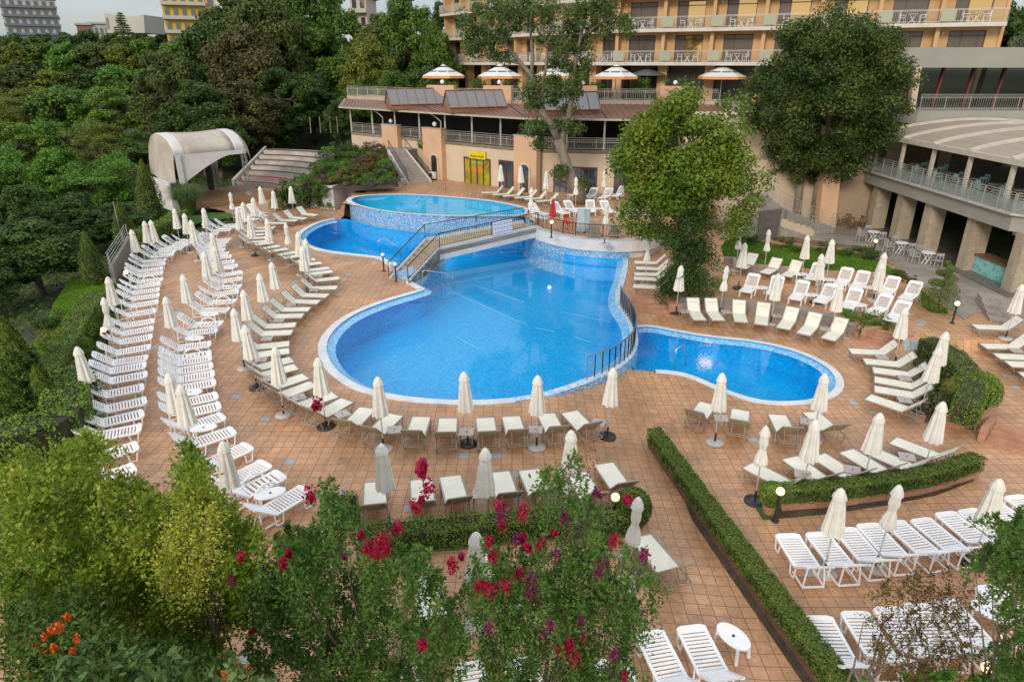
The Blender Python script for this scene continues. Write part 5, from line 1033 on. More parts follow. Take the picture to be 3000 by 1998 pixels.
MB().box((42, 43, 5.3), (.3, 19, 2.6)).build('rear_wall', darkroom, pav)
bc = thing('bar_counter', 'turquoise tiled bar counter between the two nearest stone columns', 'counter'); MB().box((27.1, 36.0, .56), (.3, 3.2, .95)).build('front', mosaicmat('turquoise_tile', [(.20, .50, .46), (.26, .56, .50), (.16, .42, .40)], 5), bc); MB().box((27.3, 36.0, 1.09), (.9, 3.24, .1)).build('top', wood, bc)
# upper storeys of the right wing
wing = thing('hotel_wing', 'grey upper wing with dark glass wall and red brown mullions', 'building')
MB().prism([(27.0, 54), (29.3, 50.6), (62, 50.6), (62, 64), (27.0, 64)], 7.25, 8.15, bottom=True).build('lower_fascia', greyp, wing)
MB().prism([(26.8, 54), (26.8, 52.6), (62, 50.2), (62, 66), (26.8, 66)], 11.0, 12.35, bottom=True).build('upper_fascia', greyp, wing)
MB().box((45, 54.2, 9.6), (36, .2, 2.9)).build('glass_wall', glassmat('wing_glass', (.012, .014, .012), .05), wing)
for i in range(12): MB().beam((27.6 + i * 2.3, 54.0, 8.15), (27.9 + i * 2.3, 54.0, 11), .14).build('mullion', mat('red_mullion', (.20, .05, .045), None, 3, .5), wing)
for x in (28.9, 37.3, 47): MB().beam((x, 50.95, 8.15), (x, 51.3, 11.0), .42).build('column', cream, wing)
mb = MB()
for i in range(180): mb.beam((29.4 + i * .16, 50.75, 8.2), (29.4 + i * .16, 50.75, 9.1), .014 if i % 11 else .05)
for h in (8.3, 9.0, 9.12, 9.24): mb.beam((29.3, 50.75, h), (62, 50.75, h), .035)
mb.build('railing', railm, wing)
MB().prism([(16, 51.6), (23.6, 51.2), (23.6, 52.2), (16, 56)], 0, 4.6).build('side_wall', cream, wing); MB().box((25.4, 50.6, 2.1), (3.6, .3, 4.2)).build('side_wall', mat('tan_render', (.42, .32, .22), None, .6, .85), wing)
MB().beam((23.35, 49.2, -.1), (23.2, 49.6, 4.4), 1.25, .8).build('orange_pier', peach, wing)
MB().box((20, 58, 5.9), (13, 8, 3.2)).build('link_block', cream, wing)
# curved stair with white cheek
cs = thing('curved_staircase', 'curved pale staircase with thin rails below the round tree', 'staircase')
inn = chaikin([(*PZ('T6', 905, 215, 0)[:2], 0), (*PZ('T6', 740, 150, .8)[:2], .8), (*PZ('T6', 600, 70, 1.6)[:2], 1.6), (*PZ('T3', 520, 1455, 2.2)[:2], 2.2), (*PZ('T3', 430, 1350, 3.0)[:2], 3.0)], 2, False)
N_ = len(inn) - 1; mb = MB(); mc = MB(); wv = Vector((1.9, 1.0))
for i in range(N_):
    z = .1 + 2.9 * (i + 1) / N_; p, q = inn[i], inn[i + 1]; p2, q2 = p + wv, q + wv
    mb.add([(*p, -.1), (*p2, -.1), (*q2, -.1), (*q, -.1), (*p, z), (*p2, z), (*q2, z), (*q, z)], [(4, 5, 6, 7), (0, 1, 5, 4), (1, 2, 6, 5), (2, 3, 7, 6), (3, 0, 4, 7)])
    n = Vector((-.86, -.5)) * .16; mc.add([(*p, z - .55), (*q, z - .3), (*q, z + .12), (*p, z + .12), (*(p + n), z - .55), (*(q + n), z - .3), (*(q + n), z + .12), (*(p + n), z + .12)], [(0, 1, 2, 3), (7, 6, 5, 4), (3, 2, 6, 7), (0, 3, 7, 4), (1, 5, 6, 2), (0, 4, 5, 1)])
mb.build('treads', sp, cs); mc.build('cheek', cream, cs); mb = MB()
for off in (Vector((0, 0)), wv):
    for i in range(N_):
        za = .1 + 2.9 * (i + .5) / N_; zb_ = .1 + 2.9 * (i + 1.5) / N_; a_, b_2 = inn[i] + off, inn[i + 1] + off
        for h in (.3, .5, .7, .95): mb.beam((*a_, za + h), (*b_2, zb_ + h), .025)
        if i % 2 == 0: mb.beam((*a_, za), (*a_, za + .95), .035)
mb.build('handrail', railm, cs)
# furniture of the pavilion
ICE = chair(mat('ice_blue', (.36, .50, .52), (.30, .44, .46), 3, .4), 'dining_chair'); WT = table(mat('cream_top', (.55, .50, .38), None, 2, .4), 'dining_table', .42); k = 0
for i in range(7):
    y = 48.6 - i * 2.15; WT.put((28.7, y, 4.0), 0, f'cream table on the pavilion deck, {od(i)} from its far end', 'table', 'tables on the pavilion deck')
    for dx, dy, a_ in ((-.75, .2, 0), (.75, .1, math.pi), (0, -.8, math.pi / 2)): ICE.put((28.7 + dx, y + dy, 4.0), a_ + rnd.uniform(-.3, .3), f'pale blue chair on the pavilion deck, {od(k)} from its far end', 'chair', 'pale blue chairs on the pavilion deck'); k += 1
GCH = chair(mat('grey_white_chair', (.42, .42, .40), (.34, .34, .32), 3, .5), 'dining_chair'); k = 0
for i, (x, y) in enumerate(((24.6, 44.6), (24.9, 41.6), (25.2, 39.2))):
    TB.put((x, y, .03), .3, f'white table outside the arcade, {od(i)} from the back', 'table', 'white tables outside the arcade')
    for dx, dy, a_ in ((-.7, .2, 0), (.1, .8, -1.5), (.1, -.8, 1.5)): GCH.put((x + dx, y + dy, .03), a_, f'greyish white chair outside the arcade, {od(k)} from the back', 'chair', 'white chairs outside the arcade'); k += 1
BRC = chair(wood, 'wicker_armchair')
for i, (x, y) in enumerate(((24.3, 49.3), (25.1, 49.6), (25.6, 48.7), (24.9, 48.2))): BRC.put((x, y, .03), i * 1.6, f'brown armchair by the tan wall under the pavilion, {od(i)} from the left', 'armchair', 'brown armchairs by the tan wall')
for i, (x, y) in enumerate(((28.8, 37.2), (28.8, 35.6), (29.2, 40.5))):
    p_ = thing('pendant_lamp', f'cream dome pendant lamp inside the arcade, {od(i)} from the right', 'lamp', 'dome pendants in the arcade', (x, y, 2.3)); MB().lathe([(.34, 0), (.30, .14), (.2, .24), (.04, .30)], n=14).build('shade', plastic, p_); MB().tube([(0, 0, .28), (0, 0, .85)], .01, 4).build('cord', blackm, p_)
# ================================================================== STAGE
st = thing('stage_tent', 'stained beige arched tent roof over the open wooden stage', 'stage'); FL, FR = Vector((-28.4, 54.2)), Vector((-23.7, 58.9))
f = Face(FL, FR); tent = mat('tent_cloth', (.54, .49, .42), (.38, .32, .26), .45, .8, bump=.2); tentw = mat('tent_white', (.68, .66, .62), (.56, .54, .50), .5, .8)
prof = [(0, 4.45), (.35, 5.0), (1.0, 5.5), (2.0, 5.85), (3.4, 5.95), (4.6, 5.6), (5.6, 4.8), (6.2, 3.6), (6.5, 2.4)]; L = f.L + 1.0
def tent_strip(s0, s1, m, name, sag=0, dn=0.0, lst=prof, ns=8):
    mb = MB(); v = []
    for i in range(ns + 1):
        s = s0 + (s1 - s0) * i / ns
        for (d, z) in lst: v.append(f.p(s, -d, z + dn - sag * math.sin(math.pi * i / ns) * (.3 + .7 * math.sin(math.pi * min(1, d / 6.5)))))
    n = len(lst); mb.add(v, [(i * n + j, (i + 1) * n + j, (i + 1) * n + j + 1, i * n + j + 1) for i in range(ns) for j in range(n - 1)])
    o = mb.build(name, m, st, True); so = o.modifiers.new('thick', 'SOLIDIFY'); so.thickness = .03; return o
tent_strip(2.5, L - 1.0, tent, 'roof_panel', .12); tent_strip(1.6, 2.5, tentw, 'roof_border', 0); tent_strip(L - 1.0, L - .1, tentw, 'roof_border', 0)
# side sheets
for s, d0, nm in ((1.6, -.5, 'side_sheet'), (L - .1, .8, 'side_sheet')):
    mb = MB(); v = []; n = len(prof)
    for i in range(5):
        for (d, z) in prof:
            t_ = i / 4; zz = z + (2.3 - z) * t_ if s < 2 else z - .9 * t_ * (1 if z > 3 else .2); v.append(f.p(s + d0 * (t_ ** .6) * math.sin(math.pi * min(1, .15 + d / 6.5)) , -d - .1, zz))
    mb.add(v, [(i * n + j, (i + 1) * n + j, (i + 1) * n + j + 1, i * n + j + 1) for i in range(4) for j in range(n - 1)]); mb.build(nm, tent, st, True)
mb = MB(); v = []
for i in range(13): t_ = i / 12; s = 1.6 + (L - 1.7) * t_; v += [f.p(s, .02, 4.45), f.p(s, .05, 4.45 - .35 - 2.2 * max(0, 1 - t_ * 1.35) ** 1.3)]
mb.add(v, [(2 * i, 2 * i + 1, 2 * i + 3, 2 * i + 2) for i in range(12)]); o = mb.build('front_valance', tentw, st)
mb = MB(); f.box(mb, .9, 2.4, .0, .85, -.5, .1); f.box(mb, .8, 2.0, .85, 2.4, -.62, -.5); f.box(mb, .75, .9, 0, 2.4, -5.5, .05); mb.build('side_cabin', tentw, st)
mb = MB(); f.box(mb, 1.0, 2.2, 1.0, 2.2, -.4, -.2); mb.build('cabin_window', mat('dark_net', (.06, .055, .05), None, 3, .7), st)
def truss(mb, p, z0, z1, w=.32):
    c = [(p.x + a, p.y + b) for a, b in ((-w / 2, -w / 2), (w / 2, -w / 2), (w / 2, w / 2), (-w / 2, w / 2))]
    for q in c: mb.beam((*q, z0), (*q, z1), .05)
    n = int((z1 - z0) / .4)
    for i in range(n):
        za, zb_ = z0 + (z1 - z0) * i / n, z0 + (z1 - z0) * (i + 1) / n
        for k_ in range(4): a_, b_ = c[k_], c[(k_ + 1) % 4]; mb.beam((*(a_ if i % 2 else b_), za), (*(b_ if i % 2 else a_), zb_), .028)
for s, n_ in ((2.1, -.15), (f.L + .7, -.1), (2.2, -5.6), (f.L + .2, -5.6)):
    mb = MB(); truss(mb, f.p(s, n_, 0), 0, 4.4 if n_ > -1 else 3.4); mb.build('truss_column', steel, st)
mb = MB(); f.box(mb, 2.5, L + 1.6, 0, .62, -5.2, .3); stg = mb.build('stage_floor', mat('stage_wood', (.26, .15, .075), (.18, .10, .05), 2, .5, stretch=(1, 8, 1)), st)
mb = MB(); f.box(mb, 2.5, L + 1.6, .02, .6, .3, .34); mb.build('stage_front', mat('stage_front', (.42, .25, .12), (.3, .17, .08), 2, .6, stretch=(.3, .3, 9)), st)
mb = MB(); f.box(mb, 3.6, 4.3, .62, 3.6, -5.4, -5.0); f.box(mb, 5.7, 6.1, .62, 3.8, -4.9, -4.5); mb.build('curtain', blackm, st)
# amphitheatre
am = thing('amphitheatre', 'curved concrete seating tiers with thin wooden benches beside the stage', 'amphitheatre'); O = Vector((-28.5, 58.2)); conc2 = mat('tier_concrete', (.48, .44, .39), (.34, .305, .27), .8, .9, bump=.3)
def ap(r, a): return (O.x + r * math.cos(R(a)), O.y + r * math.sin(R(a)))
for k in range(7):
    r0 = 9.3 + k * 1.12; z = .35 + k * .38; a0, a1 = (40 + k * .8, 84); A_ = [ap(r0, a0 + (a1 - a0) * i / 16) for i in range(17)]; B_ = [ap(r0 + 1.5, a0 + (a1 - a0) * i / 16) for i in range(17)]
    MB().prism(A_ + B_[::-1], -.2, z).build('tier', conc2, am); Cc = [ap(r0 + .12, a0 + 1.5 + (a1 - a0 - 3) * i / 16) for i in range(17)]; Dd = [ap(r0 + .48, a0 + 1.5 + (a1 - a0 - 3) * i / 16) for i in range(17)]
    MB().prism(Cc + Dd[::-1], z + .01, z + .10).build('bench', mat('bench_red', (.42, .09, .05), None, 2, .5) if k < 2 else mat('bench_brown', (.13, .075, .05), None, 2, .6), am)
for a_, nm in ((39.0, 'end_wall'), (85.0, 'end_wall')):
    mb = MB(); P_ = [ap(9.2, a_), ap(17.6, a_)]; d = Vector(P_[1]) - Vector(P_[0]); nn = Vector((-d.y, d.x)).normalized() * .25
    mb.add([(*P_[0], -.2), (*P_[1], -.2), (*P_[1], 2.9), (*P_[0], .6), (*(Vector(P_[0]) + nn), -.2), (*(Vector(P_[1]) + nn), -.2), (*(Vector(P_[1]) + nn), 2.9), (*(Vector(P_[0]) + nn), .6)], [(0, 1, 2, 3), (7, 6, 5, 4), (3, 2, 6, 7), (0, 3, 7, 4), (1, 5, 6, 2)]); mb.build(nm, conc2, am)
# bank behind: earth wedge carrying the flowers
V = []; nx, ny = 26, 14
def bank(x, y): return max(0, min(1, (y - 58) / 9)) * 2.5 + ZUP * .6
P0, P1, P2_, P3 = PZ('T1', 2060, 1300, 1.9), PZ('T2', 400, 1290, 1.7), PZ('T2', 300, 1030, 3.7), PZ('T1', 2270, 1060, 3.4)
for j in range(ny + 1):
    for i in range(nx + 1):
        u, v_ = i / nx, j / ny; a_ = P0.lerp(P1, u).lerp(P3.lerp(P2_, u), v_); V.append((a_.x, a_.y, a_.z + noise.noise(Vector((u * 6, v_ * 4, 0))) * .15 - .05))
struct(MB().add(V, [(j * (nx + 1) + i, j * (nx + 1) + i + 1, (j + 1) * (nx + 1) + i + 1, (j + 1) * (nx + 1) + i) for j in range(ny) for i in range(nx)]).build('flower_bank', soil, smooth=True))
BANK = (P0, P1, P2_, P3)
# ================================================================== TOWN
def block(name, label, r, x0, x1, yt, Y, m, floors, wins, depth=14, zb=4, stripe_m=None, ang=0):
    p = PY(r, x0, yt, Y); q = PY(r, x1, yt, Y); t = thing(name, label, 'building', None, ((p.x + q.x) / 2, Y, 0)); t.rotation_euler.z = R(ang); W = q.x - p.x; H = p.z
    MB().box((0, depth / 2, (H + zb) / 2), (W, depth, H - zb)).build('wall', m, t); MB().box((0, depth / 2, H + .15), (W + .8, depth + .8, .5)).build('roof', concm, t)
    fh = (H - zb) / floors
    for j in range(floors):
        z = zb + fh * (j + .5)
        if z < H - 14: continue
        for i in range(wins):
            x = -W / 2 + W * (i + .5) / wins; w_ = MB().box((x, -.06, z), (W / wins * .5, .1, fh * .5)).build('window', glassmat('town_glass', (.05, .055, .06), .08), t)
        if stripe_m: MB().box((0, -.5, z - fh * .38), (W + .3, 1.1, fh * .25)).build('balcony', stripe_m, t)
    return t
palew = mat('pale_facade', (.50, .48, .42), (.42, .40, .35), .1, .8); yel = mat('yellow_facade', (.62, .42, .06), (.52, .34, .04), .15, .7); brick = mat('red_brick', (.30, .14, .10), None, .3, .8)
block('apartment_tower', 'pale apartment tower with rounded top at the far left skyline', 'T1', 20, 345, -8, 230, palew, 10, 7, 16, 4, mat('balcony_blue', (.16, .20, .26), None, .3, .7), 34)
block('apartment_tower', 'low cream annex right of the pale apartment tower', 'T1', 345, 400, 130, 235, mat('cream_facade', (.50, .40, .28), None, .1, .8), 5, 2, 8, 6, ang=34)
block('town_house', 'red brick house with white gable on the skyline', 'T1', 530, 610, 172, 200, brick, 3, 3, 8, 8, ang=28); block('town_house', 'white fronted low house beside the red brick one', 'T1', 610, 735, 165, 202, palew, 3, 4, 8, 8, ang=28)
t = thing('modern_house', 'white house with upswept winged roof behind the cedar', 'house'); Y_ = 175; pts_ = [(718, 92), (760, 98), (850, 135), (900, 120), (990, 105), (1000, 230), (740, 230)]
mb = MB(); P_ = [PY('T1', x, y, Y_) for x, y in pts_]; n = len(P_); mb.add([tuple(p) for p in P_] + [(p.x, p.y + 10, p.z) for p in P_], [tuple(range(n)), tuple(range(2 * n - 1, n - 1, -1))] + [(i, (i + 1) % n, (i + 1) % n + n, i + n) for i in range(n)]); mb.build('wall', palew, t)
mb = MB(); a_, b_, c_2 = PY('T1', 735, 125, Y_ - .1), PY('T1', 745, 200, Y_ - .1), PY('T1', 752, 200, Y_ - .1); mb.beam(a_, b_, .5, .1); mb.build('window', dglass, t)
block('yellow_hotel', 'bright yellow hotel with white balconies on the skyline', 'T1', 1110, 1385, -60, 150, yel, 8, 5, 10, 4, palew, 22); block('orange_tower', 'plain orange block joined to the yellow hotel', 'T1', 1400, 1470, -60, 152, orange, 6, 1, 8, 4, ang=22)
block('apartment_house', 'pinkish white apartment house glimpsed between tall trees', 'T2', 55, 165, -30, 120, mat('pink_white', (.58, .44, .36), None, .2, .8), 6, 2, 9, 6, palew)
# ================================================================== VEGETATION
g_dark = leafmat('leaf_dark', [(0.018, 0.042, 0.012), (0.045, 0.093, 0.024), (0.09, 0.1575, 0.042)])
g_mid = leafmat('leaf_mid', [(0.0297, 0.0675, 0.0135), (0.0675, 0.1418, 0.027), (0.135, 0.2295, 0.054)])
g_lush = leafmat('leaf_lush', [(0.035, 0.098, 0.0168), (0.077, 0.189, 0.0308), (0.14, 0.28, 0.056)])
g_yel = leafmat('leaf_yellowish', [(.052, .085, .014), (.11, .15, .028), (.20, .23, .05)])
g_olive = leafmat('leaf_olive', [(.030, .052, .018), (.072, .105, .034), (.13, .16, .055)])
g_brown = leafmat('leaf_brownish', [(.034, .042, .018), (.072, .078, .034), (.125, .12, .055)])
g_blue = leafmat('leaf_bluish', [(.04, .065, .045), (.09, .13, .09), (.15, .20, .14)])
g_syc = leafmat('leaf_sycamore', [(.036, .082, .010), (.088, .165, .018), (.20, .25, .04)])
g_con = leafmat('leaf_conifer', [(.03, .065, .010), (.075, .125, .018), (.13, .18, .03)], .1)
g_hedge = leafmat('leaf_hedge', [(0.0405, 0.0878, 0.0135), (0.1013, 0.189, 0.027), (0.189, 0.297, 0.0473)], .15, noise_sc=2)
g_hedged = leafmat('leaf_hedge_dark', [(0.03, 0.06, 0.012), (0.075, 0.1275, 0.024), (0.135, 0.195, 0.045)], .15, noise_sc=2)
g_lime = leafmat('leaf_lime', [(.08, .15, .012), (.21, .31, .025), (.42, .45, .07)], .4, noise_sc=1.1)
g_limey = leafmat('leaf_lime_yellow', [(.25, .32, .03), (.45, .48, .06), (.62, .56, .12)], .4)
g_crape = leafmat('leaf_crape', [(0.0297, 0.081, 0.0189), (0.0675, 0.1553, 0.0351), (0.135, 0.2295, 0.0607)], .35, noise_sc=1.4)
g_rust = leafmat('leaf_rusty', [(.06, .035, .02), (.11, .075, .03), (.10, .12, .035)], .35, noise_sc=2)
g_big = leafmat('leaf_broad', [(.03, .07, .02), (.06, .12, .04), (.11, .18, .07)], .2)
pinkm = leafmat('flower_crimson', [(.22, .004, .02), (.38, .008, .045), (.5, .02, .10)], .3); magm = leafmat('flower_magenta', [(.13, .008, .05), (.24, .02, .10), (.36, .06, .18)], .3)
oranm = leafmat('berry_orange', [(.45, .05, .01), (.65, .11, .015), (.75, .2, .03)], .2); whitef = leafmat('flower_white', [(.5, .5, .45), (.65, .62, .6), (.75, .7, .7)], .3); redf = leafmat('flower_red', [(.3, .02, .02), (.4, .04, .03), (.5, .1, .08)], .3)
seedm = leafmat('seed_heads', [(.12, .05, .06), (.2, .09, .09), (.28, .16, .13)], .3)
def setmat(o, child, m):
    for ob in CUR:
        if ob.name.split('.')[0] == child: ob.material_slots[0].link = 'OBJECT'; ob.material_slots[0].material = m
def put_tree(pr, pos, rz, lab, grp, sc, mt=None, cat='tree'):
    global CUR
    before = set(bpy.data.objects) if pr.used and mt else None
    if mt and not pr.used: CUR = [k for k, _ in pr.ch]
    o = pr.put(pos, rz, lab, cat, grp, scale=sc)
    if mt:
        if before is not None: CUR = [k for k in bpy.data.objects if k not in before]
        setmat(o, 'crown', mt); setmat(o, 'foliage', mt)
    return o
# ---- forest prototypes: height 10, crown radius 4
FAR = [Proto(make_tree('broadleaf_tree', 10, 4, 1.6, g_mid, s, nc=60, per=95, leaf=.62, crad=1.15)) for s in (11, 12)]
NEAR = [Proto(make_tree('broadleaf_tree', 10, 4, 1.4, g_mid, s, nc=120, per=190, leaf=.30, crad=.85)) for s in (21, 22, 23)]
def layered(seed):
    rs = np.random.RandomState(seed); root = empty('locust_tree'); C = []
    for k in range(26):
        a = rs.uniform(0, 6.28); z = rs.uniform(3, 9.6); r = 4 * math.sqrt(max(.05, 1 - ((z - 5.2) / 5.2) ** 2)) * rs.uniform(.35, .95)
        for j in range(6): C.append((r * math.cos(a) + rs.normal() * .7, r * math.sin(a) + rs.normal() * .7, z + rs.normal() * .35))
    C = np.array(C); P, N = clumps_points(C, rs.uniform(.7, 1.1, len(C)), 130, rs, flat=.6, up=.9); quads('crown', P, N, rs.uniform(.6, 1.3, len(P)) * .28, g_lush, root, rs=rs)
    mb = MB(); mb.tube([(0, 0, -.4), (.1, 0, 3), (.2, .2, 8)], [.3, .22, .06], 8)
    for i in range(0, len(C), 9): limb(mb, (.1, .05, 3 + rs.uniform(0, 3)), C[i], .1, .02, rs)
    mb.build('trunk', bark, root, True); return Proto(root)
LAY = [layered(31), layered(32)]
def ftree(pr, x, yt, Y, wpx, mt, lab, grp, zb=None, hs=1.0):
    p = PY('F', x, yt, Y); z0 = hill(p.x, Y) if zb is None else zb; H = max(3.5, p.z - z0); zc = Y * cP + (CAM_H - (p.z + z0) / 2) * sP; rad = wpx / 2 * zc / FPX
    put_tree(pr, (p.x, Y, z0), rnd.uniform(0, 6.28), lab, grp, (rad / 4, rad / 4, H / 10), mt)
mats_f = [g_mid, g_lush, g_dark, g_olive, g_mid, g_yel]
def frow(Y, xs, yt, wpx, prs, ms, fmt, grp, jit=14):
    n = len(xs)
    for i, x in enumerate(xs):
        y = yt(x) if callable(yt) else yt; ftree(prs[i % len(prs)], x + rnd.uniform(-jit, jit), y + rnd.uniform(-jit, jit), Y + rnd.uniform(-2.5, 2.5), wpx * rnd.uniform(.9, 1.2), ms[(i * 3 + int(Y)) % len(ms)], fmt.format(o=od(i, n)), grp)
frow(190, range(-30, 1000, 72), 92, 100, FAR, [g_mid, g_dark, g_olive], 'distant green tree on the skyline ridge, {o} from the left', 'trees on the skyline ridge', 5)
frow(150, range(-40, 620, 78), lambda x: 128 - (x > 380) * 18, 120, FAR, [g_mid, g_yel, g_olive, g_lush], 'tree on the far slope below the skyline, {o} from the left', 'trees on the far slope', 10)
frow(118, range(-50, 600, 92), lambda x: 190, 140, FAR, [g_lush, g_olive, g_dark, g_mid, g_yel], 'tree on the middle of the wooded slope, {o} from the left', 'trees on the middle slope', 14)
frow(92, range(-60, 540, 100), lambda x: 262, 165, LAY + FAR[:1], [g_hedge, g_lush, g_mid, g_yel], 'feathery tree on the lower wooded slope, {o} from the left', 'trees on the lower slope', 16)
frow(74, range(-70, 470, 118), lambda x: 345 + (x > 300) * 30, 190, LAY, [g_lush, g_hedge, g_mid, g_yel], 'feathery tree behind the stage tent side, {o} from the left', 'feathery trees left of the stage', 16)
frow(60, range(-80, 420, 125), lambda x: 440, 205, LAY + NEAR[:1], [g_lush, g_mid, g_dark], 'green tree in the hollow left of the stage, {o} from the left', 'trees in the hollow left of the stage', 16)
frow(48, (-90, 60, 210, 330), lambda x: 555 + (x > 250) * 45, 210, NEAR[1:], [g_dark, g_mid, g_dark], 'dark tree left of the cone shaped conifers, {o} from the left', 'dark trees left of the conifers', 8)
for i, (x, y, Y, wd, m_, lab) in enumerate([(60, 640, 36, 330, g_dark, 'big dark broadleaf tree at the left edge beyond the hedge'), (-120, 800, 31, 280, g_dark, 'dark broadleaf tree cut by the left frame edge'), (30, 540, 42, 240, g_dark, 'smaller dark tree above the big one at the left edge')]): ftree(NEAR[i], x, y, Y, wd, m_, lab, 'big dark trees at far left')
# big group behind the stage and amphitheatre
BIG = [(470, 135, 84, 230, g_olive), (600, 45, 92, 270, g_dark), (560, 230, 76, 260, g_dark), (690, 60, 88, 260, g_brown), (760, -50, 96, 270, g_olive), (700, 230, 80, 260, g_brown), (820, 190, 86, 240, g_dark), (860, -90, 105, 250, g_mid), (790, 300, 84, 190, g_dark), (930, 70, 100, 220, g_mid), (900, 210, 92, 210, g_dark), (980, -30, 108, 220, g_mid), (620, 330, 74, 200, g_dark), (1010, 130, 98, 200, g_mid), (650, -30, 104, 260, g_olive)]
for i, (x, y, Y, wd, m_) in enumerate(BIG): ftree(NEAR[i % 3], x, y, Y, wd, m_, f'tall {"dark green" if m_ is g_dark else "olive" if m_ is g_olive else "brown tinged" if m_ is g_brown else "green"} tree behind stage and seating, {od(i)} of the grove', 'tall trees behind the stage and seating')
HT = [(1075, 95, 88, 200, g_yel), (1190, -40, 98, 230, g_mid), (1130, 20, 102, 220, g_olive), (1270, 60, 92, 170, g_mid), (1050, 240, 84, 170, g_mid), (1240, 190, 86, 180, g_dark), (1150, 200, 82, 170, g_mid), (1320, -60, 104, 180, g_dark), (1130, 262, 79, 110, g_dark), (990, 290, 78, 120, g_dark)]
for i, (x, y, Y, wd, m_) in enumerate(HT): ftree(NEAR[(i + 1) % 3], x, y, Y, wd, m_, f'tall {"yellow green" if m_ is g_yel else "green"} tree left of the hotel, {od(i)} of the clump', 'tall trees left of the hotel')
for i, (x, y, Y, wd, m_) in enumerate([(2960, -20, 84, 260, g_dark), (2900, 40, 78, 150, g_blue), (3010, 90, 74, 150, g_blue), (2800, -60, 98, 250, g_dark)]): ftree(NEAR[i % 3], x, y, Y, wd, m_, f'{"grey green" if m_ is g_blue else "dark"} tree right of the hotel above the grey roof, {od(i)}', 'trees right of the hotel', zb=2)
# cedar on the skyline
t = empty('cedar_tree'); rs = np.random.RandomState(5); C = []
for k in range(13):
    z = 1 + k * .85; r = 4.6 * (1 - k / 14.5); 
    for j in range(int(7 + r * 4)): a_ = rs.uniform(0, 6.28); rr = r * rs.uniform(.1, 1) ** .7; C.append((rr * math.cos(a_), rr * math.sin(a_), z - rr * .08))
C = np.array(C); P, N = clumps_points(C, np.full(len(C), .8), 50, rs, flat=.4, up=1.2); quads('crown', P, N, np.full(len(P), .45), g_con, t, rs=rs); MB().tube([(0, 0, -6), (0, 0, 12)], [.4, .05], 8).build('trunk', bark, t)
p = PY('T1', 850, 215, 160); t.location = (p.x, 160, p.z - 2.5); q = PY('T1', 845, 70, 160); s_ = (q.z - p.z + 2.5) / 12.5; t.scale = (s_, s_, s_); tag(t, 'dark tiered cedar tree against the winged white house', 'tree')
# slim pale trunks at the edge of the wood
for i, x in enumerate((2143, 2210, 2280, 2328)):
    p = PY('T1', x, 900, 76); b_ = MB().tube([(0, 0, -.3), (.03, 0, .7), (.0, .1, 1.4)], [.05, .045, .04], 6).build('bare_trunk', mat('pale_bark', (.30, .26, .21), (.2, .17, .14), 3, .8)); b_.location = p; tag(b_, f'slim pale bare tree trunk at the wood edge, {od(i)} from the left', 'tree', 'slim pale trunks at the wood edge')
p = PZ('S', 1180, 420, 1.0); b_ = MB().tube([(0, 0, -2), (-.5, .2, 2), (-1.3, .4, 5), (-1.8, .5, 9)], [.28, .24, .18, .1], 8).build('leaning_trunk', barkg); b_.location = (p.x, p.y + 4, .5); tag(b_, 'leaning grey trunk rising behind the stage tent', 'tree')
# ---- hero: round plane tree
t = empty('plane_tree'); rs = np.random.RandomState(41); C = crown_centres(320, 5.3, 4.7, 5.8, rs, bottom=-1.0, hollow=.35); C += (0, 0, 8.9)
zz = (C[:, 2] - 8.9) / 5.8; k_ = 1 - .08 * np.clip(-zz - .3, 0, 1) * 1.5; C[:, :2] *= k_[:, None]
P, N = clumps_points(C, rs.uniform(.6, 1.15, len(C)), 330, rs); quads('crown', P, N, rs.uniform(.6, 1.3, len(P)) * .21, leafmat('leaf_plane', [(0.015, 0.038, 0.010), (0.040, 0.075, 0.018), (0.13, 0.16, 0.05)], .25, noise_sc=.45), t, rs=rs)
mb = MB()
for a_, b_ in (((-.7, 0, -.3), (-1.2, .2, 6)), ((.6, 0, -.3), (.2, .1, 7)), ((1.2, .2, -.2), (2.0, .3, 6.5))): mb.tube([a_, tuple((Vector(a_) + Vector(b_)) / 2 + Vector((.12, 0, 0))), b_], [.34, .27, .16], 8)
for i in range(0, 210, 16): limb(mb, (rs.uniform(-1, 1.6), .5, rs.uniform(4.5, 7)), C[i] * (1, .6, 1) + (0, .8, 0), .10, .02, rs)
mb.build('trunk', barkg, t, True); t.location = (22.3, 50.2, .1); tag(t, 'large round dense plane tree between hotel and pavilion', 'tree')
# ---- hero: sycamore with ivy
t = empty('sycamore_tree'); b0 = G('F', 2020, 868); rs = np.random.RandomState(43); C = crown_centres(120, 3.1, 2.6, 3.0, rs, bottom=-.95, hollow=.3); C *= (1, 1, 1); C += (-.7, 0, 6.95)
C = np.vstack([C, [[-3.0, .2, 4.0], [-2.6, 0, 3.6], [-3.2, .1, 4.6], [2.3, 0, 4.4], [2.7, .2, 4.0], [2.1, -.5, 3.6], [-1.8, .4, 3.3], [3.0, .1, 5.0], [1.5, .2, 9.4], [-1.9, .2, 9.3], [3.1, 0, 6.0]]])
P, N = clumps_points(C, rs.uniform(.5, 1.0, len(C)), 330, rs); quads('crown', P, N, rs.uniform(.6, 1.35, len(P)) * .185, g_syc, t, rs=rs)
mb = MB(); mb.tube([(0, 0, -.2), (-.1, 0, 3), (-.3, 0, 7.5)], [.4, .3, .1], 8)
for i in range(0, len(C), 6): limb(mb, (-.1, 0, rs.uniform(3, 5.5)), C[i], .1, .015, rs)
mb.build('trunk', barkg, t, True)
